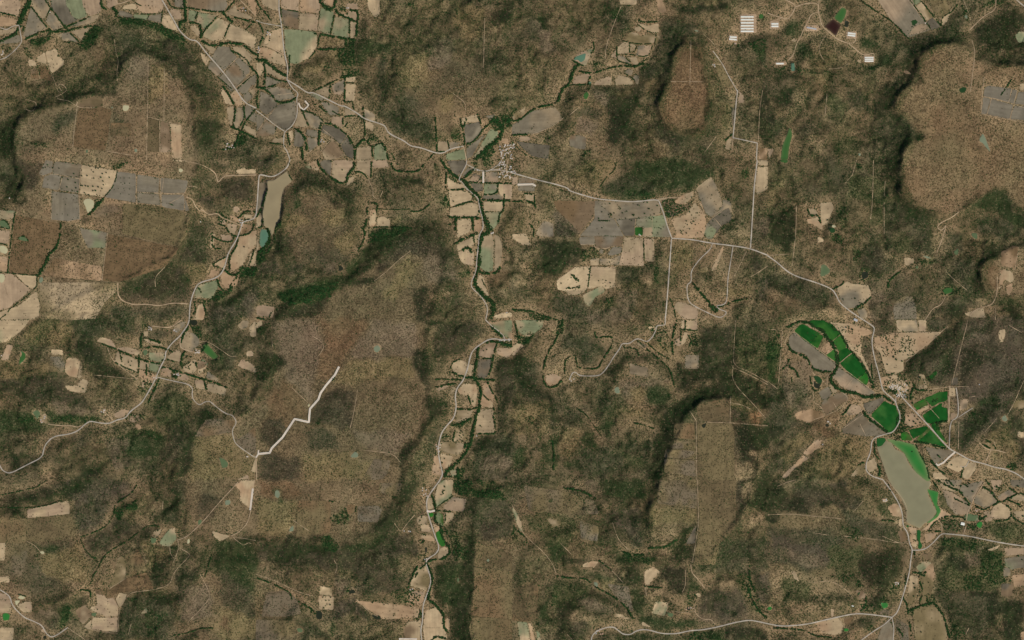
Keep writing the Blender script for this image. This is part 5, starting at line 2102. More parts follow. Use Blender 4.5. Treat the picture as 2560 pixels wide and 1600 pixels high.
D 1.6 1700 440 1720 430 1880 200 1780 100 1770 130 1750 140 1210 1130 1195 1160 1130 1140 1210 1180 1415 1160 1420 1150 1410 1180 1460 1195 1500 1100 1540 1060 1480 1050 1520 1080 1430 1090 1490 1140 660 1140 670 1180 690 1140 700 1180 655 1190 630 1110 640 1210 705 1110 1490 1180 1100 1160 1310 1170
@3,3
D 1.8 1450 880 1490 880 1480 910 1400 880 1430 920 1450 990 1390 1020 1420 1100 1440 1130 1380 1100 1440 1060 1470 980 1520 970 1450 1440 1380 980 2370 720 2405 755 1690 10 1700 30 1745 45 1825 60 1940 110 1980 260 1990 255 2330 90 2370 60 2390 255 2415 345 1900 30 1890 65 1910 10
@2,0
B b 2165 156 2285 156 14
B b 2165 183 2285 183 14
B b 2165 212 2285 212 14
B b 2165 240 2285 240 14
B b 2165 267 2285 267 14
B b 2165 293 2285 293 14
B b 2060 345 2125 350 14
B b 2055 366 2125 373 14
V 1890 600 1920 630 3 w
V 2105 405 2125 415 3 t
@3,0
B b 35 222 100 222 15
B b 35 246 100 246 15
B s 370 256 460 272 14
B b 758 308 830 318 14
B b 756 328 828 338 14
B b 918 541 1000 541 12
B b 918 558 1000 558 12
B b 918 575 1000 575 12
B b 80 599 150 599 14
V 1490 210 1495 220 2 w
@0,0
V 465 105 475 115 1 w
V 2260 60 2320 110 5 t
V 2130 1355 2220 1410 7 w
V 0 465 30 520 3 w
@1,0
V 100 300 135 325 4 w
V 10 440 55 490 6 t
V 850 70 900 90 2 w
V 2300 1360 2419 1500 26 w
V 600 1310 640 1350 3 t
@2,0
V 0 1360 25 1400 4 w
@1,1
V 2290 10 2360 60 10 w
V 2300 60 2419 170 18 w
V 2370 1440 2372 1442 1 w
V 2220 686 2245 692 3 w
V 2060 90 2110 100 3 w
@2,1
V 1190 700 1215 715 2 w
V 0 90 30 120 3 w
@0,2
V 1400 60 1430 100 4 w
V 1640 500 1690 525 5 w
V 1840 285 1890 315 5 w
V 370 910 430 970 6 t
V 950 850 990 875 3 w
V 2290 1290 2419 1310 1 w
V 1640 95 1670 110 2 w
V 1440 520 1480 560 5 t
V 0 330 10 340 1 w
@0,1
V 2260 560 2290 620 5 w
V 85 360 95 366 1 w
V 1865 580 1900 600 1 w
@1,2
V 2070 1090 2085 1098 1 w
V 1700 1170 1740 1260 8 t
V 2300 180 2400 200 6 w
@3,2
V 1150 610 1260 660 16 w
V 1190 570 1320 740 18 t
V 1210 700 1300 730 8 w
B s 815 -8 848 8 22
V 730 70 745 80 2 w
V 1995 600 2010 610 1 w
V 560 960 600 980 2 w
V 510 1175 520 1180 1 w
@3,3
B b 1828 412 1862 420 26
B b 792 1188 810 1194 8
V 1080 180 1130 210 6 t
V 1960 280 2010 300 5 t
V 1200 970 1240 1000 4 w
@1,3
V 1455 1030 1480 1060 3 w
V 1560 60 1640 160 7 t
V 1590 740 1620 760 4 t
V 1380 480 1460 490 3 t
@2,2
V 540 550 600 580 3 t
V 0 1 2 3 0 w
@2,3
V 790 1410 860 1460 6 t
V 1620 1210 1730 1230 4 t
"""

# ---------------------------------------------------------------- survey data
def rd():
    ox = oy = 0.0
    out = []
    for l in DATA.strip().split('\n'):
        if l[0] == '@':
            a, b = l[1:].split(',')
            ox, oy = int(a) * 640.0, int(b) * 400.0
            continue
        p = l.split()
        k = p[0]
        f = lambda n: [(ox + float(n[i]) / 3.78, oy + float(n[i + 1]) / 3.78) for i in range(0, len(n) - 1, 2)]
        if k == 'Z':
            out.append((k, p[1], float(p[2]), f(p[3:])))
        elif k in 'WHRSD':
            out.append((k, float(p[1]), f(p[2:])))
        elif k in 'FPL':
            out.append((k, p[1], f(p[2:])))
        elif k == 'B':
            out.append((k, p[1], f(p[2:6]), float(p[6]) / 3.78))
        elif k == 'V':
            out.append((k, f(p[1:5]), int(p[5]), p[6]))
    return out


ITEMS = rd()
by = lambda k: [i for i in ITEMS if i[0] == k]

lin = lambda c: tuple((v / 255 / 12.92) if v / 255 <= 0.04045 else ((v / 255 + 0.055) / 1.055) ** 2.4 for v in c)
GAIN = 0.92                 # surface brightness that a flat white sheet shows under this light

def alb(c):
    return np.array([min(v / GAIN, 0.8) for v in lin(c)])

# ground cover types: colour, share of dark shrubs, share of those that are green
ZT = dict(
    m=((100, 87, 63), .6, .3), n=((106, 93, 72), .45, .15), t=((133, 114, 84), .6, .5), y=((114, 100, 69), .55, .4),
    r=((103, 84, 60), .4, .1), v=((75, 71, 52), .6, .5), d=((64, 59, 44), .45, .25), D=((42, 44, 30), .5, .45),
    G=((54, 62, 38), .8, .95), g=((82, 80, 53), .85, .85), w=((80, 72, 57), .5, .2), o=((150, 113, 80), .15, .1),
    e=((50, 68, 36), .8, .9), b=((90, 74, 53), .4, .1), T=((160, 137, 102), .5, .6))
FC = dict(
    T=(172, 150, 116), t=(152, 133, 103), p=(158, 135, 107), o=(163, 135, 103), g=(120, 110, 90), d=(98, 90, 74),
    b=(118, 99, 75), l=(190, 167, 130), k=(121, 124, 92), G=(46, 104, 38), D=(27, 75, 29), E=(50, 94, 38),
    e=(68, 92, 44), s=(121, 112, 94), r=(115, 94, 67), y=(115, 101, 71), m=(102, 88, 63), n=(112, 99, 78))
PC = dict(
    M=(141, 127, 96), m=(127, 122, 93), t=(84, 116, 92), g=(54, 92, 42), e=(30, 62, 28), w=(32, 38, 24), c=(178, 170, 132), q=(116, 124, 98),
    k=(86, 102, 68), G=(46, 112, 46), D=(26, 82, 32), x=(46, 24, 18), K=(90, 106, 76))

# ---------------------------------------------------------------- noise and rasters
def vnoise(x, y, wl, seed):
    rs = np.random.RandomState(seed)
    t = rs.rand(512, 512).astype(np.float32)
    a = 0.6 + seed * 1.3
    u = (x * math.cos(a) - y * math.sin(a)) / wl + 100.3
    v = (x * math.sin(a) + y * math.cos(a)) / wl + 100.7
    iu, iv = np.floor(u).astype(int), np.floor(v).astype(int)
    fu, fv = u - iu, v - iv
    fu = fu * fu * fu * (fu * (fu * 6 - 15) + 10)
    fv = fv * fv * fv * (fv * (fv * 6 - 15) + 10)
    g = lambda i, j: t[i % 512, j % 512]
    return (g(iu, iv) * (1 - fu) * (1 - fv) + g(iu + 1, iv) * fu * (1 - fv) + g(iu, iv + 1) * (1 - fu) * fv + g(iu + 1, iv + 1) * fu * fv) * 2 - 1


def fbm(x, y, wl, seed, o=4, gain=.5):
    s = 0
    a = 1.0
    for i in range(o):
        s = s + a * vnoise(x, y, wl / 2 ** i, seed + i * 7)
        a *= gain
    return s


STEP = 3.0
GX0, GY0 = -120.0, -120.0
gx = np.arange(GX0, 2680.1, STEP)
gy = np.arange(GY0, 1720.1, STEP)
NX, NY = len(gx), len(gy)
PX, PY = np.meshgrid(gx, gy)
WX = PX + 5 * fbm(PX, PY, 50, 3, 3) + 5 * fbm(PX, PY, 24, 33, 2) + 2 * fbm(PX, PY, 11, 31, 2)
WY = PY + 5 * fbm(PX, PY, 50, 53, 3) + 5 * fbm(PX, PY, 24, 79, 2) + 2 * fbm(PX, PY, 11, 77, 2)


def inside(X, Y, poly):
    m = np.zeros(X.shape, bool)
    n = len(poly)
    for i in range(n):
        x1, y1 = poly[i]
        x2, y2 = poly[(i + 1) % n]
        if y1 == y2:
            continue
        m ^= ((y1 > Y) != (y2 > Y)) & (X < (x2 - x1) * (Y - y1) / (y2 - y1) + x1)
    return m


def box(a, r):
    if r < 1:
        return a
    p = np.pad(a, r, mode='edge').astype(np.float64)
    c = np.cumsum(p, 0)
    c = np.vstack([np.zeros((1, c.shape[1])), c])
    b = (c[2 * r + 1:] - c[:-2 * r - 1]) / (2 * r + 1)
    c = np.cumsum(b, 1)
    c = np.hstack([np.zeros((c.shape[0], 1)), c])
    return (c[:, 2 * r + 1:] - c[:, :-2 * r - 1]) / (2 * r + 1)


def soft(poly, feather, warp=True):
    """soft mask of a polygon: (slices, mask)"""
    xs = [p[0] for p in poly]
    ys = [p[1] for p in poly]
    pad = feather * 2 + 16
    i0 = max(0, int((min(xs) - pad - GX0) / STEP)); i1 = min(NX, int((max(xs) + pad - GX0) / STEP) + 2)
    j0 = max(0, int((min(ys) - pad - GY0) / STEP)); j1 = min(NY, int((max(ys) + pad - GY0) / STEP) + 2)
    if i1 <= i0 or j1 <= j0:
        return None
    sl_ = (slice(j0, j1), slice(i0, i1))
    m = inside((WX if warp else PX)[sl_], (WY if warp else PY)[sl_], poly).astype(float)
    r = int(round(feather / STEP / 2))
    if r:
        m = box(box(m, r), r)
    return sl_, m


def smooth(a, lo, hi):
    t = np.clip((a - lo) / (hi - lo), 0, 1)
    return t * t * (3 - 2 * t)


# ---------------------------------------------------------------- height of the land
MESAS = [
    (95, 34, [(31, 325), (60, 290), (120, 262), (180, 252), (240, 232), (290, 222), (305, 190), (300, 150), (312, 126), (345, 120), (380, 132), (420, 155), (440, 175), (460, 210), (490, 240), (490, 300), (495, 340), (505, 385), (508, 410), (485, 440), (475, 470), (470, 560), (455, 620), (430, 650), (400, 668), (350, 690), (290, 715), (200, 745), (130, 790), (60, 842), (0, 850), (-60, 850), (-60, 520), (40, 525), (60, 490), (50, 430), (34, 390)]),
    (110, 26, [(1714, 98), (1687, 119), (1679, 148), (1677, 185), (1664, 212), (1653, 238), (1641, 265), (1650, 304), (1664, 323), (1703, 341), (1746, 344), (1769, 331), (1775, 265), (1769, 212), (1764, 132), (1751, 106)]),
    (130, 30, [(2285, 130), (2333, 122), (2349, 108), (2396, 106), (2417, 116), (2438, 145), (2475, 156), (2560, 164), (2700, 164), (2700, 560), (2560, 537), (2542, 524), (2502, 479), (2481, 469), (2449, 495), (2415, 524), (2370, 545), (2343, 547), (2332, 535), (2290, 522), (2248, 492), (2241, 469), (2258, 434), (2245, 408), (2248, 397), (2264, 365), (2311, 344), (2285, 312), (2237, 296), (2221, 275), (2232, 251), (2251, 233), (2303, 206), (2298, 172)]),
    (80, 26, [(2560, 609), (2515, 612), (2497, 633), (2462, 654), (2446, 680), (2446, 712), (2465, 731), (2502, 738), (2700, 745), (2700, 600)]),
    (105, 34, [(1727, 1022), (1755, 1002), (1769, 996), (1809, 985), (1825, 990), (1840, 1010), (1875, 1038), (1890, 1100), (1900, 1180), (1870, 1260), (1838, 1306), (1796, 1369), (1790, 1412), (1730, 1412), (1732, 1372), (1743, 1314), (1712, 1338), (1690, 1352), (1640, 1368), (1610, 1332), (1634, 1300), (1616, 1266), (1650, 1240), (1640, 1214), (1670, 1186), (1654, 1164), (1670, 1134), (1697, 1115), (1690, 1094), (1714, 1074), (1700, 1050)]),
    (75, 40, [(677, 810), (700, 775), (790, 745), (850, 722), (885, 695), (930, 655), (985, 612), (1020, 585), (1070, 572), (1112, 592), (1128, 660), (1100, 735), (1068, 800), (1068, 880), (1076, 950), (1080, 1030), (1060, 1080), (1045, 1130), (1020, 1170), (1005, 1240), (955, 1330), (890, 1360), (760, 1355), (550, 1355), (470, 1330), (440, 1250), (445, 1165), (480, 1075), (520, 1045), (577, 1066), (635, 1015), (668, 955), (700, 900), (668, 860)]),
    (55, 36, [(-60, 1300), (60, 1295), (150, 1250), (180, 1260), (185, 1300), (225, 1390), (235, 1440), (200, 1480), (120, 1520), (-60, 1520)]),
    (45, 40, [(1290, 990), (1340, 985), (1372, 1020), (1372, 1060), (1350, 1090), (1340, 1130), (1290, 1120), (1278, 1040)]),
    (45, 36, [(1560, 905), (1650, 905), (1670, 950), (1690, 1000), (1660, 1040), (1560, 1045), (1530, 1000), (1530, 940)]),
    (60, 44, [(1180, 1290), (1185, 1240), (1300, 1210), (1420, 1230), (1500, 1280), (1500, 1330), (1330, 1350), (1290, 1450), (1340, 1560), (1290, 1640), (1180, 1640), (1180, 1500), (1190, 1400)]),
    (60, 40, [(720, 480), (820, 450), (875, 520), (890, 600), (885, 650), (850, 700), (790, 690), (720, 690), (700, 600), (705, 520)]),
    (50, 40, [(985, 445), (1050, 440), (1090, 470), (1080, 510), (1000, 520), (970, 490)]),
    (40, 26, [(615, 360), (660, 352), (700, 370), (710, 400), (650, 425), (620, 400)]),
    (45, 50, [(1010, 130), (1100, 120), (1230, 150), (1260, 280), (1180, 330), (1010, 330), (990, 230)]),
    (50, 60, [(2330, 900), (2450, 800), (2560, 770), (2640, 800), (2560, 930), (2420, 1060), (2320, 1120), (2330, 1000)]),
    (75, 44, [(2262, 925), (2330, 870), (2420, 800), (2560, 752), (2640, 775), (2450, 832), (2350, 905), (2290, 960)]),
    (60, 40, [(2390, 1090), (2470, 1010), (2560, 915), (2640, 930), (2500, 1055), (2420, 1112)]),
    (40, 60, [(1990, 1180), (2120, 1230), (2200, 1260), (2240, 1420), (2150, 1520), (1900, 1500), (1880, 1350), (1930, 1240)]),
    (35, 50, [(2380, 1370), (2500, 1380), (2520, 1560), (2400, 1570), (2350, 1450)]),
    (40, 50, [(1440, 200), (1540, 240), (1600, 330), (1560, 420), (1450, 400), (1420, 300)]),
    (45, 40, [(0, 1190), (100, 1160), (200, 1150), (180, 1230), (60, 1260), (0, 1260)]),
    (40, 60, [(480, 1400), (620, 1420), (760, 1440), (760, 1560), (600, 1640), (430, 1600)]),
]
fieldmask = np.zeros((NY, NX))
for it in by('F'):
    if it[1][0] in 'rymn':
        continue
    r_ = soft(it[2], 6, False)
    if r_:
        fieldmask[r_[0]] = np.maximum(fieldmask[r_[0]], r_[1])
for it in by('R') + by('H'):
    for x, y in it[2]:
        i, j = int((x - GX0) / STEP), int((y - GY0) / STEP)
        if 4 <= i < NX - 4 and 4 <= j < NY - 4:
            fieldmask[j - 4:j + 5, i - 4:i + 5] = np.maximum(fieldmask[j - 4:j + 5, i - 4:i + 5], .6)
YARDS = [(1850, 34, 1892, 82), (1822, 86, 1846, 103), (1925, 52, 1949, 72), (2116, 78, 2143, 97), (2160, 138, 2187, 155), (1938, 154, 1968, 162), (2012, 62, 2048, 77), (2130, 796, 2150, 806), (2400, 1305, 2416, 1315)]
for it in by('V'):
    (x0, y0), (x1, y1) = it[1]
    i, j = int((x0 - GX0) / STEP), int((y0 - GY0) / STEP)
    i1, j1 = int((x1 - GX0) / STEP) + 2, int((y1 - GY0) / STEP) + 2
    fieldmask[max(0, j - 1):j1, max(0, i - 1):i1] = np.maximum(fieldmask[max(0, j - 1):j1, max(0, i - 1):i1], .8)
for x0, y0, x1, y1 in YARDS:
    i, j = int((x0 - GX0) / STEP), int((y0 - GY0) / STEP)
    i1, j1 = int((x1 - GX0) / STEP) + 2, int((y1 - GY0) / STEP) + 2
    fieldmask[j - 2:j1 + 2, i - 2:i1 + 2] = 1
flat = box(box(fieldmask, 5), 5)
HZ = np.zeros((NY, NX))
plateau = np.zeros((NY, NX))
for h, w, poly in MESAS:
    r_ = soft(poly, w * 2.2)
    if r_ is None:
        continue
    m = np.clip(r_[1] * 2.0, 0, 1)
    HZ[r_[0]] = np.maximum(HZ[r_[0]], h * .62 * (0.85 * m + 0.15 * smooth(m, .6, 1.0)))
    plateau[r_[0]] = np.maximum(plateau[r_[0]], smooth(r_[1], .45, .7))
na, nb_ = fbm(WX, WY, 170, 5, 4, .5), fbm(WX, WY, 62, 15, 4, .5)
rid, rid2 = np.minimum(np.abs(na) * 1.5, 1), np.minimum(np.abs(nb_) * 1.7, 1)
rid3 = np.minimum(np.abs(fbm(WX, WY, 30, 25, 3, .55)) * 1.7, 1)
rough = np.clip(1 - 0.9 * np.clip(flat * 2.2, 0, 1), 0.06, 1)
slope = np.clip(1 - plateau, 0, 1)
HZ += rough * (0.3 + 0.7 * slope) * (21 * rid + 16 * rid2 + 9 * rid3)
for h, w, poly in MESAS[:5]:            # a low cliff along the rim of the high plateaus
    r_ = soft(poly, 3.1)
    HZ[r_[0]] += 21 * r_[1]
HZ += rough * 3.0 * fbm(PX, PY, 16, 9, 2)
HZ += 18 * fbm(PX, PY, 500, 21, 2)
HZ = HZ.astype(np.float64)

for x0, y0, x1, y1 in YARDS:
    r_ = soft([(x0 - 5, y0 - 5), (x1 + 5, y0 - 5), (x1 + 5, y1 + 5), (x0 - 5, y1 + 5)], 9, False)
    m = np.clip(r_[1] * 2, 0, 1)
    HZ[r_[0]] = HZ[r_[0]] * (1 - m) + (HZ[r_[0]] * m).sum() / m.sum() * m
for it in by('P'):           # level the ground under each pond
    r_ = soft(it[2], 6, False)
    if r_ is None:
        continue
    m = np.clip(r_[1] * 2, 0, 1)
    sub = HZ[r_[0]]
    if m.sum() < .5:
        continue
    lev = (sub * m).sum() / m.sum()
    if it[1] in 'mGDk' and len(it[2]) > 9 and it[2][0][0] > 2100:
        lev = 12.0
    HZ[r_[0]] = sub * (1 - m) + lev * m


def hz(x, y):
    """height at survey point, on the very triangles of the land mesh"""
    u = min(max((x - GX0) / STEP, 0), NX - 1.001)
    v = min(max((y - GY0) / STEP, 0), NY - 1.001)
    i, j = int(u), int(v)
    a, b = u - i, v - j
    h00, h10, h01, h11 = HZ[j, i], HZ[j, i + 1], HZ[j + 1, i], HZ[j + 1, i + 1]
    if a >= b:
        return h00 + (h10 - h00) * a + (h11 - h10) * b
    return h00 + (h11 - h01) * a + (h01 - h00) * b


def hzv(x, y):
    u = np.clip((x - GX0) / STEP, 0, NX - 1.001); v = np.clip((y - GY0) / STEP, 0, NY - 1.001)
    i, j = u.astype(int), v.astype(int)
    a, b = u - i, v - j
    h00, h10, h01, h11 = HZ[j, i], HZ[j, i + 1], HZ[j + 1, i], HZ[j + 1, i + 1]
    return np.where(a >= b, h00 + (h10 - h00) * a + (h11 - h10) * b, h00 + (h11 - h01) * a + (h01 - h00) * b)


W = lambda x, y, z: ((x - CX) * S, (CY - y) * S, z)

# ---------------------------------------------------------------- colour of the land
base = ZT['m']
gc = np.zeros((NY, NX, 3)) + alb(base[0])
gd = np.zeros((NY, NX)) + base[1]
gg = np.zeros((NY, NX)) + base[2]
# open country varies from grey brown to olive and tan
n1 = fbm(PX, PY, 130, 41, 4)[..., None]
n2 = fbm(PX, PY, 90, 61, 4)[..., None]
gc = gc * (1 + .16 * n1) + (alb((116, 101, 71)) - gc) * np.clip(n2, 0, 1) * .5 + (alb((70, 70, 52)) - gc) * np.clip(-n2, 0, 1) * .6
gd += .15 * n1[..., 0]
gg += .25 * np.clip(-n2[..., 0], 0, 1)
top = [(1, (111, 89, 63)), (2, (119, 100, 72)), (3, (116, 98, 72)), (0, (112, 97, 72)), (5, (101, 88, 64))]
for i_, c in top:
    r_ = soft(MESAS[i_][2], 3.1)
    m = (r_[1] * .75)[..., None]
    gc[r_[0]] = gc[r_[0]] * (1 - m) + alb(c) * m
    gg[r_[0]] *= 1 - .5 * r_[1]
near = np.clip(box(box(fieldmask, 9), 9) * 2.4, 0, 1) * (.35 + .65 * smooth(fbm(PX, PY, 55, 140, 3), -.5, .5)) * .8
gc = gc * (1 - near[..., None]) + alb((142, 121, 90)) * near[..., None]
gg = gg * (1 - near) + .8 * near
gd = gd * (1 - near) + .6 * near
_r = np.random.RandomState(77)
dith = .5 * _r.rand(NY, NX) + .5 * np.clip(.5 + .6 * fbm(PX, PY, 11, 190, 2), 0, 1)
dith2 = np.clip(.5 + .9 * fbm(PX, PY, 18, 210, 3), 0, 1)
zsort = sorted(by('Z'), key=lambda z: -abs(sum(z[3][i - 1][0] * z[3][i][1] - z[3][i][0] * z[3][i - 1][1] for i in range(len(z[3])))))
for _, code, fe, poly in zsort:
    r_ = soft(poly, max(3.1, fe * .45))
    if r_ is None:
        continue
    c, dn, gr = ZT[code]
    sl_, m = r_
    q_ = 4 * m * (1 - m)
    m = np.clip(m + (dith[sl_] - .5) * 1.1 * q_, 0, 1) * (.8 + .2 * dith2[sl_])
    gc[sl_] = gc[sl_] * (1 - m[..., None]) + alb(c) * m[..., None]
    gd[sl_] = gd[sl_] * (1 - m) + dn * m
    gg[sl_] = gg[sl_] * (1 - m) + gr * m
# steep ground keeps its woodland, the plateau tops are grazed bare
area0 = lambda p: abs(sum(p[k - 1][0] * p[k][1] - p[k][0] * p[k - 1][1] for k in range(len(p)))) / 2
gy_, gx_ = np.gradient(HZ, STEP * S)
steep = smooth(box(np.hypot(gx_, gy_), 2), .10, .36)
steep = np.clip(steep * (.35 + 1.1 * dith), 0, 1)
k_ = (steep * .62)[..., None]
gc = gc * (1 - k_) + alb((48, 52, 31)) * k_
gul = (1 - smooth(np.abs(nb_), .0, .08)) * .6 + (1 - smooth(np.abs(na), .0, .05)) * .9
gul = np.clip(gul * (.3 + 1.3 * dith) * rough * (1 - .75 * plateau) * (.45 + .55 * steep), 0, 1)
gc = gc * (1 - .5 * gul[..., None]) + alb((46, 54, 31)) * .5 * gul[..., None]
gg = np.clip(gg + .8 * gul, 0, 1)
gg = np.clip(gg + .5 * steep, 0, 1)
for it in by('W'):
    if len(it[2]) > 2:
        r_ = soft(it[2], 3.1)
        if r_:
            m = (r_[1] * min(1, it[1]) * .7)[..., None]
            gc[r_[0]] = gc[r_[0]] * (1 - m) + alb((58, 72, 40)) * m
rim = np.zeros((NY, NX))
for it in by('P'):
    r_ = soft(it[2], 12 if area0(it[2]) > 3000 else 6.2, False)
    if r_: rim[r_[0]] = np.maximum(rim[r_[0]], np.clip(r_[1] * 2.2, 0, 1))
rim = (rim * .7)[..., None]
gc = gc * (1 - rim) + alb((146, 124, 92)) * rim
mott = 1 + .13 * fbm(WX, WY, 36, 91, 4) + .13 * fbm(WX, WY, 9, 95, 2)
hue = .05 * fbm(PX, PY, 70, 99, 3)
gc = gc * mott[..., None]
gc[..., 0] *= 1 + hue
gc[..., 1] *= 1 - hue * .3
# pale margins of worked land and tracks
m = np.clip(box(fieldmask, 2) * 1.2, 0, 1) * .35
gc = gc * (1 - m[..., None]) + alb((140, 118, 88)) * m[..., None]
wild = np.array([1.08, 1.065, 1.05])
gc = np.clip(gc * wild, .01, .8)

# ---------------------------------------------------------------- materials
def mat(name):
    m = bpy.data.materials.new(name)
    m.use_nodes = True
    nt = m.node_tree
    b = nt.nodes['Principled BSDF']
    b.inputs['Roughness'].default_value = 1.0
    b.inputs['Specular IOR Level'].default_value = 0.0
    return m, nt, b


def N(nt, t, **k):
    n = nt.nodes.new(t)
    for a, v in k.items():
        setattr(n, a, v)
    return n


def math_n(nt, op, a, b, clamp=False):
    n = N(nt, 'ShaderNodeMath', operation=op, use_clamp=clamp)
    for i, v in enumerate((a, b)):
        if v is None:
            continue
        if isinstance(v, (int, float)):
            n.inputs[i].default_value = v
        else:
            nt.links.new(v, n.inputs[i])
    return n.outputs[0]


def mix(nt, f, a, b, mode='MIX'):
    n = N(nt, 'ShaderNodeMix', data_type='RGBA', blend_type=mode)
    for s, v in ((n.inputs[0], f), (n.inputs[6], a), (n.inputs[7], b)):
        if isinstance(v, (int, float)):
            s.default_value = v
        elif isinstance(v, tuple):
            s.default_value = (*v, 1) if len(v) == 3 else v
        else:
            nt.links.new(v, s)
    return n.outputs[2]


def ground_mat():
    m, nt, b = mat('dry_scrub_ground')
    L = nt.links.new
    tc = N(nt, 'ShaderNodeTexCoord').outputs['Object']
    at = N(nt, 'ShaderNodeAttribute', attribute_name='col').outputs['Color']
    aux = N(nt, 'ShaderNodeAttribute', attribute_name='aux')
    sep = N(nt, 'ShaderNodeSeparateColor')
    L(aux.outputs['Color'], sep.inputs[0])
    den, grn = sep.outputs[0], sep.outputs[1]
    no = N(nt, 'ShaderNodeTexNoise')
    L(tc, no.inputs['Vector'])
    no.inputs['Scale'].default_value = 1 / 17
    no.inputs['Detail'].default_value = 4
    no.inputs['Roughness'].default_value = .75
    f = math_n(nt, 'MULTIPLY_ADD', no.outputs[0], 3.2)
    f.node.inputs[2].default_value = -.56
    lo = N(nt, 'ShaderNodeTexNoise')          # coarse scrub in some places, smooth grass in others
    L(tc, lo.inputs['Vector'])
    lo.inputs['Scale'].default_value = 1 / 420
    lo.inputs['Detail'].default_value = 3
    k = math_n(nt, 'MULTIPLY_ADD', lo.outputs[0], 3.4)
    k.node.inputs[2].default_value = -.8
    k = math_n(nt, 'MAXIMUM', k, .3)
    f = math_n(nt, 'ADD', math_n(nt, 'MULTIPLY', math_n(nt, 'SUBTRACT', f, 1.03), k), 1.03)
    f = math_n(nt, 'MAXIMUM', f, .3)
    col = mix(nt, 1.0, at, f, 'MULTIPLY')
    # shrubs and small trees: cells that hold a crown
    for sc_, k, rad in ((1 / 14, .55, .42), (1 / 24, .30, .36)):
        vo = N(nt, 'ShaderNodeTexVoronoi')
        L(tc, vo.inputs['Vector'])
        vo.inputs['Scale'].default_value = sc_
        s2 = N(nt, 'ShaderNodeSeparateColor')
        L(vo.outputs['Color'], s2.inputs[0])
        on = math_n(nt, 'LESS_THAN', s2.outputs[0], math_n(nt, 'MULTIPLY', den, k * 1.3))
        near = math_n(nt, 'LESS_THAN', vo.outputs['Distance'], rad)
        msk = math_n(nt, 'MULTIPLY', math_n(nt, 'MULTIPLY', on, near), .75)
        isg = math_n(nt, 'LESS_THAN', s2.outputs[1], grn)
        dark = mix(nt, isg, mix(nt, 1.0, at, (.42, .44, .42), 'MULTIPLY'), tuple(alb((40, 54, 28))))
        col = mix(nt, msk, col, dark)
        pale = math_n(nt, 'MULTIPLY', math_n(nt, 'GREATER_THAN', s2.outputs[0], .86), math_n(nt, 'LESS_THAN', vo.outputs['Distance'], .45))
        pale = math_n(nt, 'MULTIPLY', pale, .3 if sc_ > .05 else 0.0)
        col = mix(nt, pale, col, mix(nt, .5, at, tuple(alb((196, 168, 130)))))
    L(col, b.inputs['Base Color'])
    return m


def field_mat():
    m, nt, b = mat('field_soil_and_stubble')
    L = nt.links.new
    tc = N(nt, 'ShaderNodeTexCoord').outputs['Object']
    at = N(nt, 'ShaderNodeAttribute', attribute_name='col').outputs['Color']
    ang = N(nt, 'ShaderNodeAttribute', attribute_type='OBJECT', attribute_name='furrow').outputs['Fac']
    sp = N(nt, 'ShaderNodeAttribute', attribute_type='OBJECT', attribute_name='shrubby').outputs['Fac']
    vr = N(nt, 'ShaderNodeVectorRotate', rotation_type='Z_AXIS')
    L(tc, vr.inputs['Vector'])
    L(ang, vr.inputs['Angle'])
    mp = N(nt, 'ShaderNodeMapping')
    L(vr.outputs[0], mp.inputs[0])
    mp.inputs['Scale'].default_value = (1 / 500, 1 / 30, 0)
    no = N(nt, 'ShaderNodeTexNoise')
    L(mp.outputs[0], no.inputs['Vector'])
    no.inputs['Scale'].default_value = 1
    no.inputs['Detail'].default_value = 3
    f1 = math_n(nt, 'MULTIPLY_ADD', no.outputs[0], .6)
    f1.node.inputs[2].default_value = .7
    n2_ = N(nt, 'ShaderNodeTexNoise')
    L(tc, n2_.inputs['Vector'])
    n2_.inputs['Scale'].default_value = 1 / 95
    n2_.inputs['Detail'].default_value = 6
    n2_.inputs['Roughness'].default_value = .7
    f2 = math_n(nt, 'MULTIPLY_ADD', n2_.outputs[0], 1.1)
    f2.node.inputs[2].default_value = .45
    col = mix(nt, 1.0, mix(nt, 1.0, at, f1, 'MULTIPLY'), f2, 'MULTIPLY')
    vo = N(nt, 'ShaderNodeTexVoronoi')
    L(tc, vo.inputs['Vector'])
    vo.inputs['Scale'].default_value = 1 / 17
    s2 = N(nt, 'ShaderNodeSeparateColor')
    L(vo.outputs['Color'], s2.inputs[0])
    on = math_n(nt, 'MULTIPLY', math_n(nt, 'LESS_THAN', s2.outputs[0], sp), math_n(nt, 'LESS_THAN', vo.outputs['Distance'], .42))
    col = mix(nt, math_n(nt, 'MULTIPLY', on, .6), col, tuple(alb((58, 54, 36))))
    L(col, b.inputs['Base Color'])
    return m


def water_mat():
    m, nt, b = mat('pond_water')
    L = nt.links.new
    tc = N(nt, 'ShaderNodeTexCoord').outputs['Object']
    at = N(nt, 'ShaderNodeAttribute', attribute_type='OBJECT', attribute_name='hue').outputs['Color']
    n2_ = N(nt, 'ShaderNodeTexNoise')
    L(tc, n2_.inputs['Vector'])
    n2_.inputs['Scale'].default_value = 1 / 120
    n2_.inputs['Detail'].default_value = 3
    f2 = math_n(nt, 'MULTIPLY_ADD', n2_.outputs[0], .4)
    f2.node.inputs[2].default_value = .8
    shr_ = N(nt, 'ShaderNodeAttribute', attribute_name='shore').outputs['Fac']
    silt = mix(nt, .55, at, tuple(alb((156, 138, 104))))
    L(mix(nt, shr_, mix(nt, 1.0, at, f2, 'MULTIPLY'), silt), b.inputs['Base Color'])
    b.inputs['Roughness'].default_value = .35
    b.inputs['Specular IOR Level'].default_value = .2
    return m


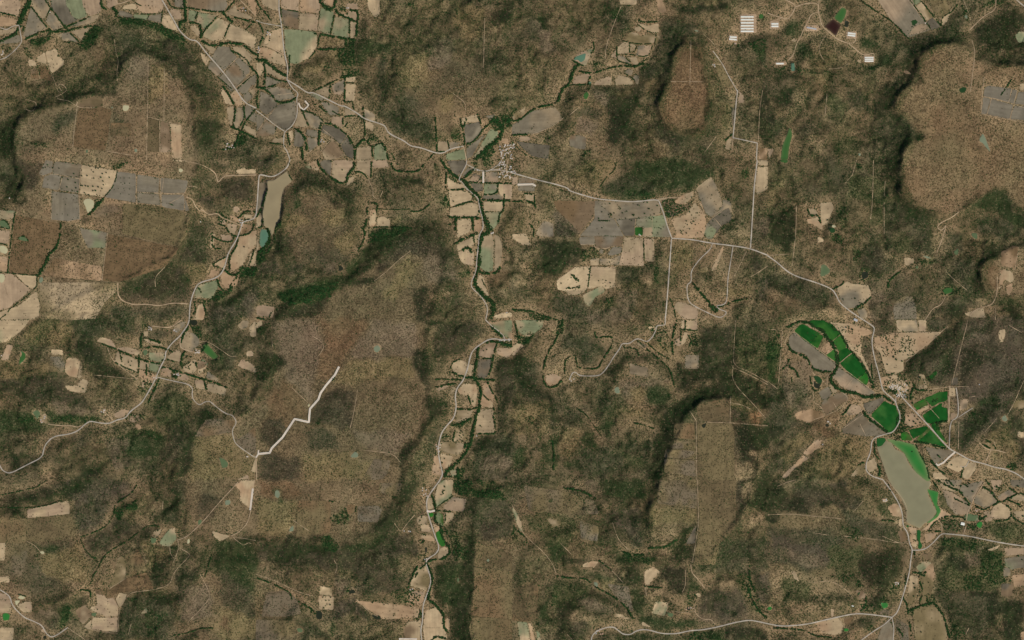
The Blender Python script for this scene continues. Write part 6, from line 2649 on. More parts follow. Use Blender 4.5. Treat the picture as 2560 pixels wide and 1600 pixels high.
def plain_mat(name, c, var=.25, scale=1 / 9, rough=.9):
    m, nt, b = mat(name)
    tc = N(nt, 'ShaderNodeTexCoord').outputs['Object']
    no = N(nt, 'ShaderNodeTexNoise')
    nt.links.new(tc, no.inputs['Vector'])
    no.inputs['Scale'].default_value = scale
    no.inputs['Detail'].default_value = 3
    f = math_n(nt, 'MULTIPLY_ADD', no.outputs[0], 2 * var)
    f.node.inputs[2].default_value = 1 - var
    nt.links.new(mix(nt, 1.0, tuple(alb(c)), f, 'MULTIPLY'), b.inputs['Base Color'])
    b.inputs['Roughness'].default_value = rough
    return m


def leaf_mat(name, inst=False):
    m, nt, b = mat(name)
    L = nt.links.new
    at = N(nt, 'ShaderNodeAttribute', attribute_type='INSTANCER' if inst else 'OBJECT', attribute_name='tint').outputs['Color']
    tc = N(nt, 'ShaderNodeTexCoord').outputs['Object']
    no = N(nt, 'ShaderNodeTexNoise')
    L(tc, no.inputs['Vector'])
    no.inputs['Scale'].default_value = 3.0 if inst else .4
    f = math_n(nt, 'MULTIPLY_ADD', no.outputs[0], .8)
    f.node.inputs[2].default_value = .6
    L(mix(nt, 1.0, at, f, 'MULTIPLY'), b.inputs['Base Color'])
    return m


M_ground = ground_mat()
M_field = field_mat()
M_water = water_mat()
M_road = plain_mat('gravel_road', (172, 162, 144), .22, 1 / 12)
M_track = plain_mat('dirt_track', (178, 154, 122), .2, 1 / 10)
M_conc = plain_mat('pale_road_bed', (196, 176, 152), .05, 1 / 20)
M_kerb = plain_mat('white_road_edge', (226, 217, 200), .03, 1 / 20)
M_trunk = plain_mat('bark', (70, 56, 42), .3, 1.0)
M_roofw = plain_mat('white_sheet_roof', (228, 222, 208), .08, 1 / 6, .6)
M_rooft = plain_mat('clay_roof', (176, 146, 120), .2, 1 / 4)
M_roofg = plain_mat('grey_sheet_roof', (170, 172, 172), .15, 1 / 6, .6)
M_wall = plain_mat('rendered_wall', (190, 178, 160), .1, 1 / 3)
M_door = plain_mat('dark_door', (70, 66, 60), .1, 1.0)
M_leaf = leaf_mat('tree_foliage')
M_leafi = leaf_mat('wood_foliage', True)

# ---------------------------------------------------------------- object helpers
def tag(o, label=None, cat=None, group=None, kind=None):
    if label: o['label'] = label
    if cat: o['category'] = cat
    if group: o['group'] = group
    if kind: o['kind'] = kind
    return o


def mesh_np(name, V, F, material):
    """V (n,3) array, F (m,3) int array"""
    me = bpy.data.meshes.new(name)
    me.vertices.add(len(V))
    me.vertices.foreach_set('co', np.asarray(V, np.float32).ravel())
    me.loops.add(len(F) * 3)
    me.loops.foreach_set('vertex_index', np.asarray(F, np.int32).ravel())
    me.polygons.add(len(F))
    me.polygons.foreach_set('loop_start', np.arange(0, len(F) * 3, 3, dtype=np.int32))
    me.update(calc_edges=True)
    me.materials.append(material)
    return me


def mesh_py(name, V, F, material):
    me = bpy.data.meshes.new(name)
    me.from_pydata(V, [], F)
    me.update()
    me.materials.append(material)
    return me


def link(name, me, parent=None):
    o = bpy.data.objects.new(name, me)
    COL.objects.link(o)
    if parent:
        o.parent = parent
    return o


# ---------------------------------------------------------------- the land itself, one sheet past the horizon of the view
far = np.array([6000.0, 2500, 900, 300])
ex = np.concatenate([GX0 - far, gx, gx[-1] + far[::-1]])
ey = np.concatenate([GY0 - far, gy, gy[-1] + far[::-1]])
EX, EY = np.meshgrid(ex, ey)
q = len(far)
pe = lambda a: np.pad(a, [(q, q), (q, q)] + [(0, 0)] * (a.ndim - 2), mode='edge')
EH = pe(HZ)
V = np.stack([(EX - CX) * S, (CY - EY) * S, EH], -1).reshape(-1, 3)
nx, ny = len(ex), len(ey)
ii, jj = np.meshgrid(np.arange(nx - 1), np.arange(ny - 1))
a = (jj * nx + ii).ravel()
b_, c_, d_ = a + 1, a + nx + 1, a + nx
F = np.concatenate([np.stack([a, c_, b_], 1), np.stack([a, d_, c_], 1)])
me = mesh_np('land', V, F, M_ground)
me.shade_smooth()
ca = me.attributes.new('col', 'FLOAT_COLOR', 'POINT')
ca.data.foreach_set('color', np.concatenate([pe(gc), np.ones((ny, nx, 1))], -1).astype(np.float32).ravel())
ca = me.attributes.new('aux', 'FLOAT_COLOR', 'POINT')
z0 = np.zeros((ny, nx))
ca.data.foreach_set('color', np.stack([pe(gd), pe(gg), z0, z0 + 1], -1).astype(np.float32).ravel())
tag(link('terrain', me), 'dry brown hills and plateaus covered with scrub around the valleys', 'terrain', kind='structure')

# ---------------------------------------------------------------- draping
def clip(poly, ax, val, keep_low):
    out = []
    n = len(poly)
    for k in range(n):
        p, q_ = poly[k - 1], poly[k]
        a_, b2 = p[ax] - val, q_[ax] - val
        if not keep_low:
            a_, b2 = -a_, -b2
        if (a_ < 0) != (b2 < 0) and a_ != b2:
            t = a_ / (a_ - b2)
            c = [p[0] + (q_[0] - p[0]) * t, p[1] + (q_[1] - p[1]) * t]
            c[ax] = val
            out.append(tuple(c))
        if b2 <= 0:
            out.append(q_)
    return out


def clip_diag(poly, upper):
    out = []
    n = len(poly)
    for k in range(n):
        p, q_ = poly[k - 1], poly[k]
        a_, b2 = p[1] - p[0], q_[1] - q_[0]
        if upper:
            a_, b2 = -a_, -b2
        if (a_ < 0) != (b2 < 0) and a_ != b2:
            t = a_ / (a_ - b2)
            out.append((p[0] + (q_[0] - p[0]) * t, p[1] + (q_[1] - p[1]) * t))
        if b2 <= 0:
            out.append(q_)
    return out


def area(p):
    return abs(sum(p[k - 1][0] * p[k][1] - p[k][0] * p[k - 1][1] for k in range(len(p)))) / 2


def drape(poly, off):
    """vertices and faces of a sheet that follows the land inside the polygon (survey coordinates)"""
    g = [((x - GX0) / STEP, (y - GY0) / STEP) for x, y in poly]
    verts, index, faces = [], {}, []

    def vid(u, v):
        k = (round(u, 4), round(v, 4))
        if k not in index:
            index[k] = len(verts)
            x, y = GX0 + u * STEP, GY0 + v * STEP
            verts.append(W(x, y, hz(x, y) + off))
        return index[k]

    def emit(p):
        ids = []
        for u, v in p:
            i = vid(u, v)
            if not ids or (ids[-1] != i and ids[0] != i):
                ids.append(i)
        if len(ids) > 2 and len(set(ids)) == len(ids):
            faces.append(ids)

    def rec(p, i0, i1, j0, j1):
        if len(p) < 3:
            return
        w, h = i1 - i0, j1 - j0
        if area(p) > w * h - 1e-7 and len(p) < 9:
            for j in range(j0, j1):
                for i in range(i0, i1):
                    a0, b0, c0, d0 = vid(i, j), vid(i + 1, j), vid(i + 1, j + 1), vid(i, j + 1)
                    faces.append([a0, c0, b0]); faces.append([a0, d0, c0])
            return
        if w == 1 and h == 1:
            q2 = [(u - i0, v - j0) for u, v in p]
            for up in (False, True):
                t = clip_diag(q2, up)
                if len(t) > 2 and area(t) > 1e-5:
                    emit([(u + i0, v + j0) for u, v in t])
            return
        if w >= h:
            mid = (i0 + i1) // 2
            rec(clip(p, 0, mid, True), i0, mid, j0, j1)
            rec(clip(p, 0, mid, False), mid, i1, j0, j1)
        else:
            mid = (j0 + j1) // 2
            rec(clip(p, 1, mid, True), i0, i1, j0, mid)
            rec(clip(p, 1, mid, False), i0, i1, mid, j1)

    i0, i1 = int(math.floor(min(p[0] for p in g))), int(math.ceil(max(p[0] for p in g)))
    j0, j1 = int(math.floor(min(p[1] for p in g))), int(math.ceil(max(p[1] for p in g)))
    rec(g, i0, max(i1, i0 + 1), j0, max(j1, j0 + 1))
    return verts, faces


def organic(poly, cut=2.6, jit=.8, seg=7.0):
    """round the corners a little and let the edges wander"""
    out = []
    n = len(poly)
    for k in range(n):
        p0, p1, p2 = poly[k - 1], poly[k], poly[(k + 1) % n]
        for q_ in (p0, p2):
            dl = math.hypot(q_[0] - p1[0], q_[1] - p1[1]) or 1
            t = min(.4, cut / dl)
            out.append((p1[0] + (q_[0] - p1[0]) * t, p1[1] + (q_[1] - p1[1]) * t))
    fin = []
    n = len(out)
    for k in range(n):
        p, q_ = out[k], out[(k + 1) % n]
        dl = math.hypot(q_[0] - p[0], q_[1] - p[1])
        m_ = max(1, int(dl / seg))
        for s_ in range(m_):
            t = s_ / m_
            fin.append((p[0] + (q_[0] - p[0]) * t + random.uniform(-jit, jit), p[1] + (q_[1] - p[1]) * t + random.uniform(-jit, jit)))
    return fin


# ---------------------------------------------------------------- landmarks, for telling places apart in words
LM = [('the weed-edged reservoir', 2270, 1180), ('the long muddy reservoir', 690, 520),
      ('the streamside village', 1250, 385), ('the reservoir village', 2245, 965),
      ('the tongue-shaped plateau', 1715, 220), ('the block of six white sheds', 1868, 60),
      ('the maroon lagoon', 2078, 70), ('the slate grey plateau plots', 2490, 255),
      ('the narrow green pond', 1967, 350), ('the hooked white-edged lane', 757, 268),
      ('the long white-edged lane', 760, 1020), ('the pale leaf-shaped field', 1440, 700),
      ('the dark plot with a white house', 1597, 578), ('the green diamond pond', 525, 878),
      ('the cream plateau pond', 312, 270), ('the small dark hill', 655, 390),
      ('the dry teardrop pond', 222, 515), ('the dam road fork', 2282, 1376),
      ('the southern road junction', 2232, 1544), ('the winding stream gorge', 1370, 900),
      ('the bright green roadside plot', 1102, 1350), ('the turquoise pond', 1455, 148),
      ('the kite-shaped field group', 270, 1530), ('the dark river belt', 50, 40),
      ('the bright green crescent fields', 2090, 860), ('the cliff hairpin track', 160, 245),
      ('the dense green wood strip', 1200, 1225), ('the valley road fork', 717, 200),
      ('the lone squarish field', 1443, 355), ('the dark oval pond', 798, 1540),
      ('the dry stream bed', 1290, 1300), ('the brick-red field', 2025, 1115)]
DIRS = ['east', 'northeast', 'north', 'northwest', 'west', 'southwest', 'south', 'southeast']
used = set()


def where(x, y):
    best = sorted(LM, key=lambda l: math.hypot(l[1] - x, l[2] - y))
    return best[:16]


def label(head, x, y, most=16, shape=''):
    """the thing and its bearing from one landmark, or from two where one is not enough"""
    near_ = where(x, y)
    brg = lambda l: DIRS[int(round(math.degrees(math.atan2(l[2] - y, x - l[1])) / 45)) % 8]
    heads = [head] + ([shape + ' ' + head] if shape else [])
    key = lambda t: ''.join(c for c in t if not c.isdigit())
    cand = []
    for hd in heads:
        dd = math.hypot(near_[0][1] - x, near_[0][2] - y)
        if dd < 30:
            cand.append(f'{hd} beside {near_[0][0]}')
        cand.append(f'{hd} {brg(near_[0])} of {near_[0][0]}')
    for i in range(len(near_)):
        for j in range(i + 1, len(near_)):
            for hd in reversed(heads):
                cand.append(f'{hd} {brg(near_[i])} of {near_[i][0]} and {brg(near_[j])} of {near_[j][0]}')
    for t in cand:
        t = t.replace('and', 'and', 1)
        if len(t.split()) <= most and key(t) not in used:
            used.add(key(t))
            return t
    cand = [t for t in cand if len(t.split()) <= most]
    return cand[-1]


CN = dict(T='pale tan', t='tan', p='pinkish tan', o='orange tan', g='grey brown', d='dark grey', b='brown', l='cream', k='grey green', G='bright green', D='deep green', E='mid green', e='olive green', s='slate grey', r='reddish brown', y='yellow brown', m='dull brown', n='greyish')
KIND = {}
for c in 'TlpotF': KIND[c] = ('stubble_field', 'field', 'pale stubble fields')
for c in 'gdsb': KIND[c] = ('ploughed_field', 'field', 'dark ploughed fields')
for c in 'GDEek': KIND[c] = ('crop_field', 'field', 'green crop fields')
for c in 'rymn': KIND[c] = ('pasture', 'pasture', 'rough grazing plots')

fields = []
fs = by('F')
for n_, (_, code, poly) in enumerate(fs):
    xs = [p[0] for p in poly]; ys = [p[1] for p in poly]
    if max(xs) < -5 or min(xs) > 2565 or max(ys) < -5 or min(ys) > 1605:
        continue
    if min(xs) <= 1: poly = [(x - 60 if x <= 1 else x, y) for x, y in poly]
    if max(xs) >= 2559: poly = [(x + 60 if x >= 2559 else x, y) for x, y in poly]
    if min(ys) <= 1: poly = [(x, y - 60 if y <= 1 else y) for x, y in poly]
    if max(ys) >= 1599: poly = [(x, y + 60 if y >= 1599 else y) for x, y in poly]
    A = area(poly)
    c1, c2 = code[0], code[-1]
    og = organic(poly)
    v_, f_ = drape(og, .4 + (n_ % 150) * .012)
    if not f_:
        continue
    nm, cat, grp = KIND[c1]
    me = mesh_py(nm, v_, f_, M_field)
    co = np.array(v_)
    px, py = co[:, 0] / S + CX, CY - co[:, 1] / S
    t = np.clip(.5 + 1.1 * fbm(px, py, max(18, A ** .5 * .7), n_ + 200, 2), 0, 1) if c1 != c2 else np.clip(.8 * fbm(px, py, 26, n_ + 200, 3), 0, .6)
    ca_, cb = alb(FC[c1]), alb(FC[c2]) if c1 != c2 else (alb((58, 96, 44)) if c1 in 'GDE' else alb(FC[c1]) * .82)
    jitc = 1 + random.uniform(-.07, .07)
    col = (ca_ * (1 - t[:, None]) + cb * t[:, None]) * jitc
    at = me.attributes.new('col', 'FLOAT_COLOR', 'POINT')
    at.data.foreach_set('color', np.concatenate([col, np.ones((len(col), 1))], 1).astype(np.float32).ravel())
    # furrows follow the longest side
    k = max(range(len(poly)), key=lambda i: math.hypot(poly[i][0] - poly[i - 1][0], poly[i][1] - poly[i - 1][1]))
    dx, dy = poly[k][0] - poly[k - 1][0], -(poly[k][1] - poly[k - 1][1])
    o = link(nm, me)
    o['furrow'] = -math.atan2(dy, dx)
    if c1 in 's' or (c1 in 'GDE' and c1 == c2): o['bare'] = 1
    o['shrubby'] = .5 if c1 in 'rymn' else (.02 if random.random() < .6 else .1)
    cx, cy = sum(xs) / len(xs), sum(ys) / len(ys)
    size = 'big' if A > 3500 else ('small' if A < 700 else '')
    tone = CN[c1] + (' and ' + CN[c2] if c1 != c2 and len((CN[c1] + CN[c2]).split()) < 3 else '')
    what = {'stubble_field': 'field', 'ploughed_field': 'ploughed field', 'crop_field': 'crop field', 'pasture': 'pasture'}[nm]
    bw, bh = max(xs) - min(xs), max(ys) - min(ys)
    fill = A / max(bw * bh, 1)
    shp = 'wide' if bw > 2.1 * bh else 'tall' if bh > 2.1 * bw else 'slanting' if fill < .5 else 'blocky' if fill > .82 else 'irregular'
    tag(o, label(' '.join(f'{size} {tone} {what}'.split()), min(max(cx, 0), 2560), min(max(cy, 0), 1600), 16, shp), cat, grp, 'thing')
    fields.append((o, poly, A, (cx, cy)))

# ---------------------------------------------------------------- ponds and reservoirs
PN = dict(M='muddy', m='muddy brown', t='turquoise', g='green', e='dark green weedy', w='nearly black', c='dry cream', q='pale grey green', k='olive', G='bright green weedy', D='deep green weedy', x='maroon', K='dull green')
pn = 0
for _, code, poly in by('P'):
    A = area(poly)
    big = A > 3000
    v_, f_ = drape(organic(poly, 2.5, .35, 6), 2.4 + pn * .012)
    if not f_:
        continue
    pn += 1
    nm = 'reservoir' if big and code in 'mM' else ('water_weed' if code in 'GD' and poly[0][0] > 2150 and poly[0][1] > 1080 else 'pond')
    me = mesh_py(nm, v_, f_, M_water)
    o = link(nm, me)
    c = alb(PC[code])
    o['hue'] = [float(x) for x in c] + [1.0]
    r_ = soft(poly, 12 if A > 3000 else 6.2, False)
    full = np.zeros((NY, NX))
    if r_: full[r_[0]] = r_[1]
    co = np.array(v_)
    ix = np.clip(((co[:, 0] / S + CX - GX0) / STEP).astype(int), 0, NX - 1); jx = np.clip(((CY - co[:, 1] / S - GY0) / STEP).astype(int), 0, NY - 1)
    sh = me.attributes.new('shore', 'FLOAT', 'POINT')
    sh.data.foreach_set('value', np.clip((1.0 - full[jx, ix]) * (1.2 if A > 1500 else .5 if A > 500 else .1), 0, 1).astype(np.float32))
    cx, cy = sum(p[0] for p in poly) / len(poly), sum(p[1] for p in poly) / len(poly)
    if nm == 'water_weed':
        tag(o, label('sheet of bright green water weed' if code == 'G' else 'dark green water weed', cx, cy), 'water weed', None, 'thing')
    elif nm == 'reservoir':
        tag(o, 'large olive brown reservoir edged with bright green weed' if code == 'm' else 'long narrow muddy brown reservoir below the small dark hill', 'reservoir')
    else:
        tag(o, label(f'{PN[code]} pond', cx, cy), 'pond', 'farm ponds')

# ---------------------------------------------------------------- roads and tracks
def smooth_line(pts, step=3.0):
    for _ in range(2):
        o_ = [pts[0]]
        for p, q_ in zip(pts, pts[1:]):
            o_ += [(p[0] * .78 + q_[0] * .22, p[1] * .78 + q_[1] * .22), (p[0] * .22 + q_[0] * .78, p[1] * .22 + q_[1] * .78)]
        pts = o_ + [pts[-1]]
    out = [pts[0]]
    for p, q_ in zip(pts, pts[1:]):
        n = max(1, int(math.hypot(q_[0] - p[0], q_[1] - p[1]) / step))
        out += [(p[0] + (q_[0] - p[0]) * i / n, p[1] + (q_[1] - p[1]) * i / n) for i in range(1, n + 1)]
    return out


def ribbon(pts, w0, w1, off, wob=0.0):
    """strip between lateral distances w0 and w1 (survey units) right of the line"""
    V_, F_ = [], []
    n = len(pts)
    ph = random.uniform(0, 99)
    for k, (x, y) in enumerate(pts):
        a_, b2 = pts[max(0, k - 1)], pts[min(n - 1, k + 1)]
        dx, dy = b2[0] - a_[0], b2[1] - a_[1]
        l = math.hypot(dx, dy) or 1
        nx_, ny_ = -dy / l, dx / l
        j = wob * math.sin(k * .7 + ph) * .5 + wob * random.uniform(-.5, .5)
        for w in (w0 - j, (w0 + w1) / 2, w1 + j):
            xx, yy = x + nx_ * w, y + ny_ * w
            V_.append(W(xx, yy, max(hz(xx, yy), hz(xx, yy)) + off))
        if k:
            b0 = k * 3
            F_ += [[b0 - 3, b0, b0 + 1, b0 - 2], [b0 - 2, b0 + 1, b0 + 2, b0 - 1]]
    return V_, F_


def extend(pts):
    def e(p, q_):
        if p[0] <= 1 or p[0] >= 2559 or p[1] <= 1 or p[1] >= 1599:
            dx, dy = p[0] - q_[0], p[1] - q_[1]
            l = math.hypot(dx, dy) or 1
            if (p[0] <= 1 and dx < 0) or (p[0] >= 2559 and dx > 0) or (p[1] <= 1 and dy < 0) or (p[1] >= 1599 and dy > 0):
                return [(p[0] + dx / l * 80, p[1] + dy / l * 80)]
        return []
    return e(pts[0], pts[1]) + pts + e(pts[-1], pts[-2])


ROADPTS = []
for n_, (_, w, pts) in enumerate(by('R')):
    if len(pts) < 2: continue
    pp = smooth_line(extend(pts))
    ROADPTS += pp
    v_, f_ = ribbon(pp, -w * (.43 if w >= 1.8 else .55), w * (.43 if w >= 1.8 else .55), 3.6 + n_ * .012, .35)
    major = w >= 2.2
    nm = 'road' if major else 'dirt_road'
    o = link(nm, mesh_py(nm, v_, f_, M_road if w >= 1.8 else M_track))
    m_ = pts[len(pts) // 2]
    tag(o, label('pale grey gravel road' if major else 'narrow pale dirt road', *m_), 'road', 'country roads', 'structure')
for n_, (_, w, pts) in enumerate(by('S')):
    pp = [pts[0]]
    for p, q_ in zip(pts, pts[1:]):
        k = max(1, int(math.hypot(q_[0] - p[0], q_[1] - p[1]) / 3))
        pp += [(p[0] + (q_[0] - p[0]) * i / k, p[1] + (q_[1] - p[1]) * i / k) for i in range(1, k + 1)]
    ROADPTS += pp
    m_ = pts[len(pts) // 2]
    o = link('lane', mesh_py('lane', *ribbon(pp, -w * .28, w * .28, 5.0 + n_ * .012), M_conc))
    tag(o, label('pale pinkish lane with white edges', *m_), 'lane', 'white-edged lanes', 'structure')
    for s_ in (-1, 1):
        lo, hi = sorted((s_ * w * .28, s_ * w * .5))
        link('road_edge', mesh_py('road_edge', *ribbon(pp, lo, hi, 5.15 + n_ * .012), M_kerb), o)
for n_, it in enumerate(by('L')):
    if it[1] != 'p' or len(it[2]) < 2: continue
    pp = smooth_line(it[2])
    v_, f_ = ribbon(pp, -.42, .42, 3.0 + (n_ % 50) * .01, .3)
    o = link('path', mesh_py('path', v_, f_, M_track))
    tag(o, label('faint pale track', *it[2][len(it[2]) // 2]), 'track', 'farm tracks', 'structure')

# ---------------------------------------------------------------- buildings
def gable(name, L_, W_, h, rh, mroof, hall):
    """parts of a building at the origin, ridge along x"""
    l, w = L_ / 2, W_ / 2
    wall = mesh_py('wall', [(-l, -w, -3), (l, -w, -3), (l, w, -3), (-l, w, -3), (-l, -w, h), (l, -w, h), (l, w, h), (-l, w, h), (-l, 0, h + rh - .3), (l, 0, h + rh - .3)],
                   [[0, 1, 5, 4], [2, 3, 7, 6], [3, 0, 4, 8, 7], [1, 2, 6, 9, 5]], M_wall)
    e = .6
    k = h - rh * e / w
    roof = mesh_py('roof', [(-l - e, -w - e, k), (l + e, -w - e, k), (l + e, 0, h + rh), (-l - e, 0, h + rh), (l + e, w + e, k), (-l - e, w + e, k),
                            (-l - e, -w - e, k - .25), (l + e, -w - e, k - .25), (l + e, 0, h + rh - .25), (-l - e, 0, h + rh - .25), (l + e, w + e, k - .25), (-l - e, w + e, k - .25)],
                   [[0, 1, 2, 3], [3, 2, 4, 5], [7, 6, 9, 8], [8, 9, 11, 10], [0, 6, 7, 1], [5, 4, 10, 11], [1, 7, 8, 2], [2, 8, 10, 4], [0, 3, 9, 6], [3, 5, 11, 9]], mroof)
    parts = [('wall', wall), ('roof', roof)]
    dw = min(1.6, w * .5) if hall else .5
    parts.append(('door', mesh_py('door', [(l + .05, -dw, 0), (l + .05, dw, 0), (l + .05, dw, 2.6), (l + .05, -dw, 2.6)], [[0, 1, 2, 3]], M_door)))
    if hall:
        c = .7
        parts.append(('ridge_vent', mesh_py('ridge_vent', [(-l + 2, -c, h + rh - .5), (l - 2, -c, h + rh - .5), (l - 2, c, h + rh - .5), (-l + 2, c, h + rh - .5), (-l + 2, 0, h + rh + .9), (l - 2, 0, h + rh + .9)],
                                            [[0, 1, 5, 4], [2, 3, 4, 5], [0, 4, 3], [1, 2, 5]], M_roofg)))
    return parts


def build(name, parts, x, y, rz, zoff=0.0):
    t = bpy.data.objects.new(name, None)
    COL.objects.link(t)
    t.location = W(x, y, hz(x, y) + zoff)
    t.rotation_euler = (0, 0, rz)
    for n, m_ in parts:
        link(n, m_, t)
    return t


BARN = {}
HOUSEPOS = []
BW = ['topmost', 'second', 'third', 'fourth', 'fifth', 'lowest']
barn_yards = [(2166, 2285)]
nb = 0
for _, c, pts, w in by('B'):
    (x0, y0), (x1, y1) = pts
    L_ = math.hypot(x1 - x0, y1 - y0) * S
    key = (round(L_), round(w, 1), c)
    if key not in BARN:
        BARN[key] = gable('poultry_shed', L_, w * S * .92, 4, w * .5, M_roofw if c == 'b' else M_roofg, True)
    t = build('farm_shed', BARN[key], (x0 + x1) / 2, (y0 + y1) / 2, math.atan2(y0 - y1, x1 - x0), 3.2)
    if nb < 6:
        lb = f'{BW[nb]} of the six long white sheds standing in one block'
    else:
        lb = label('long white roofed shed' if c == 'b' else 'grey roofed shed', (x0 + x1) / 2, (y0 + y1) / 2)
    nb += 1
    tag(t, lb, 'shed', 'long farm sheds')
    HOUSEPOS.append(((x0 + x1) / 2, (y0 + y1) / 2))
# bare swept yards round the sheds
for n_, (a0, b0, a1, b1) in enumerate(YARDS[:7]):
    v_, f_ = drape(organic([(a0, b0), (a1, b0), (a1, b1), (a0, b1)], 3, .5, 5), 2.9 + n_ * .012)
    me = mesh_py('yard', v_, f_, M_field)
    at = me.attributes.new('col', 'FLOAT_COLOR', 'POINT')
    at.data.foreach_set('color', np.tile(np.append(alb((168, 142, 112)), 1).astype(np.float32), len(v_)))
    o = link('yard_ground', me)
    tag(o, label('bare tan yard under white sheds', (a0 + a1) / 2, (b0 + b1) / 2), 'yard', 'shed yards', 'structure')

M_roofh = plain_mat('whitewashed_roof', (196, 186, 170), .25, 1 / 5)
HS = [gable('house', 11, 8, 3.0, 1.2, M_roofh, False), gable('house', 15, 9, 3.2, 1.4, M_rooft, False), gable('house', 9, 7, 2.8, .9, M_roofg, False), gable('house', 18, 10, 3.4, 1.6, M_roofh, False)]
for _, bb, n, kind_ in by('V'):
    (x0, y0), (x1, y1) = bb
    for k in range(n):
        for _t in range(20):
            x, y = random.uniform(x0, x1), random.uniform(y0, y1)
            if all(math.hypot(x - a_, y - b2) > 3.6 for a_, b2 in HOUSEPOS[-60:]):
                break
        HOUSEPOS.append((x, y))
        w_ = random.choice([0, 0, 3, 2]) if kind_ == 'w' else random.choice([1, 1, 0, 2])
        rz = R(random.choice([0, 90, 20, 70]) + random.uniform(-12, 12))
        t = build('house', HS[w_], x, y, rz, 1.0)
        tag(t, label(['white house', 'clay house', 'grey house', 'long white house'][w_], x, y), 'house', 'village and farm houses')

# ---------------------------------------------------------------- trees
def crown_mesh(name, seed, sub, squash, material):
    import bmesh
    bm = bmesh.new()
    bmesh.ops.create_icosphere(bm, subdivisions=sub, radius=1.0)
    rs = random.Random(seed)
    ax = [(rs.uniform(-1, 1), rs.uniform(-1, 1), rs.uniform(-.3, 1)) for _ in range(6)]
    for v in bm.verts:
        f = 1 + rs.uniform(-.16, .16)
        for a_ in ax:
            dd = v.co.x * a_[0] + v.co.y * a_[1] + v.co.z * a_[2]
            f += .12 * math.sin(dd * 5 + a_[0] * 9)
        v.co = v.co * f
        v.co.z = v.co.z * squash
    me = bpy.data.meshes.new(name)
    bm.to_mesh(me)
    bm.free()
    me.materials.append(material)
    return me


crowns = [crown_mesh('crown', 5 + i, 2, .75, M_leaf) for i in range(4)]
tr_v, tr_f = [], []
for k in range(6):
    a_ = k * math.pi / 3
    tr_v += [(.11 * math.cos(a_), .11 * math.sin(a_), -.4), (.06 * math.cos(a_), .06 * math.sin(a_), 1.0)]
for k in range(6):
    tr_f.append([2 * k, (2 * k + 2) % 12, (2 * k + 3) % 12, 2 * k + 1])
trunk = mesh_py('trunk', tr_v, tr_f, M_trunk)

GREENS = [alb((36, 64, 32)), alb((29, 52, 26)), alb((44, 74, 38)), alb((50, 64, 36))]
single = []
for _, s_, pts in by('D'):
    for x, y in pts:
        if -2 < x < 2562 and -2 < y < 1602:
            single.append((x, y, s_ * random.uniform(.85, 1.15)))
single.sort(key=lambda t: -t[2])


def in_poly(x, y, p):
    c = False
    for k in range(len(p)):
        x1, y1 = p[k - 1]; x2, y2 = p[k]
        if (y1 > y) != (y2 > y) and x < (x2 - x1) * (y - y1) / (y2 - y1) + x1:
            c = not c
    return c


extra = single[300:]
sizes = {}
for n_, (x, y, s_) in enumerate(single[:300]):
    t = bpy.data.objects.new('tree', None)
    COL.objects.link(t)
    r = s_ * S * 1.0
    t.location = W(x, y, hz(x, y) + .5)
    t.rotation_euler = (0, 0, random.uniform(0, 6))
    t.scale = (r, r, r)
    c = link('crown', crowns[n_ % 4], t)
    c.location = (0, 0, 1.1)
    g = random.choice(GREENS) * random.uniform(.8, 1.2)
    c['tint'] = [float(v) for v in g] + [1.0]
    link('trunk', trunk, t)
    host = next((f for f in fields if in_poly(x, y, f[1])), None)
    tag(t, label(('tree on field' if host else 'tree in scrub'), x, y, 16, 'large' if s_ > 1.5 else 'small'), 'tree', 'single trees scattered over fields and scrub')

# woods, hedges and shrubs past counting
RES = 1.5
mw, mh = int(2700 / RES), int(1760 / RES)
block = np.zeros((mh, mw), bool)
MXg, MYg = np.meshgrid(np.arange(mw) * RES - 60, np.arange(mh) * RES - 60)


def stamp(poly, grid):
    xs = [p[0] for p in poly]; ys = [p[1] for p in poly]
    i0, i1 = max(0, int((min(xs) + 60) / RES) - 1), min(mw, int((max(xs) + 60) / RES) + 2)
    j0, j1 = max(0, int((min(ys) + 60) / RES) - 1), min(mh, int((max(ys) + 60) / RES) + 2)
    if i1 <= i0 or j1 <= j0: return
    s_ = (slice(j0, j1), slice(i0, i1))
    grid[s_] |= inside(MXg[s_], MYg[s_], poly)


for o, poly, A, c in fields:
    if o.name.split('.')[0] != 'pasture':
        stamp(poly, block)
for it in by('P'):
    stamp(it[2], block)
water = np.zeros((mh, mw), bool)
for it in by('P'):
    stamp(it[2], water)
roadm = np.zeros((mh, mw), bool)
for x, y in ROADPTS:
    i, j = int((x + 60) / RES), int((y + 60) / RES)
    if 1 <= i < mw - 1 and 1 <= j < mh - 1:
        roadm[j - 1:j + 2, i - 1:i + 2] = True
for x, y in HOUSEPOS:
    i, j = int((x + 60) / RES), int((y + 60) / RES)
    if 1 <= i < mw - 1 and 1 <= j < mh - 1:
        roadm[j - 1:j + 2, i - 1:i + 2] = True


def ok(x, y, *grids):
    i = np.clip(((x + 60) / RES).astype(int), 0, mw - 1); j = np.clip(((y + 60) / RES).astype(int), 0, mh - 1)
    m = np.ones(len(x), bool)
    for g in grids:
        m &= ~g[j, i]
    return m & (x > -50) & (x < 2610) & (y > -50) & (y < 1650)


RS = np.random.RandomState(5)
G4 = np.array(GREENS)
def batch(x, y, r, green, vmin=.75, vmax=1.3):
    x, y = np.asarray(x, float), np.asarray(y, float)
    n = len(x)
    r = np.asarray(r, float) * np.ones(n)
    c = np.where((RS.rand(n) < green)[:, None], G4[RS.randint(0, 4, n)], np.array(alb((72, 62, 44)))[None])
    return x, y, r, c * RS.uniform(vmin, vmax, (n, 1))


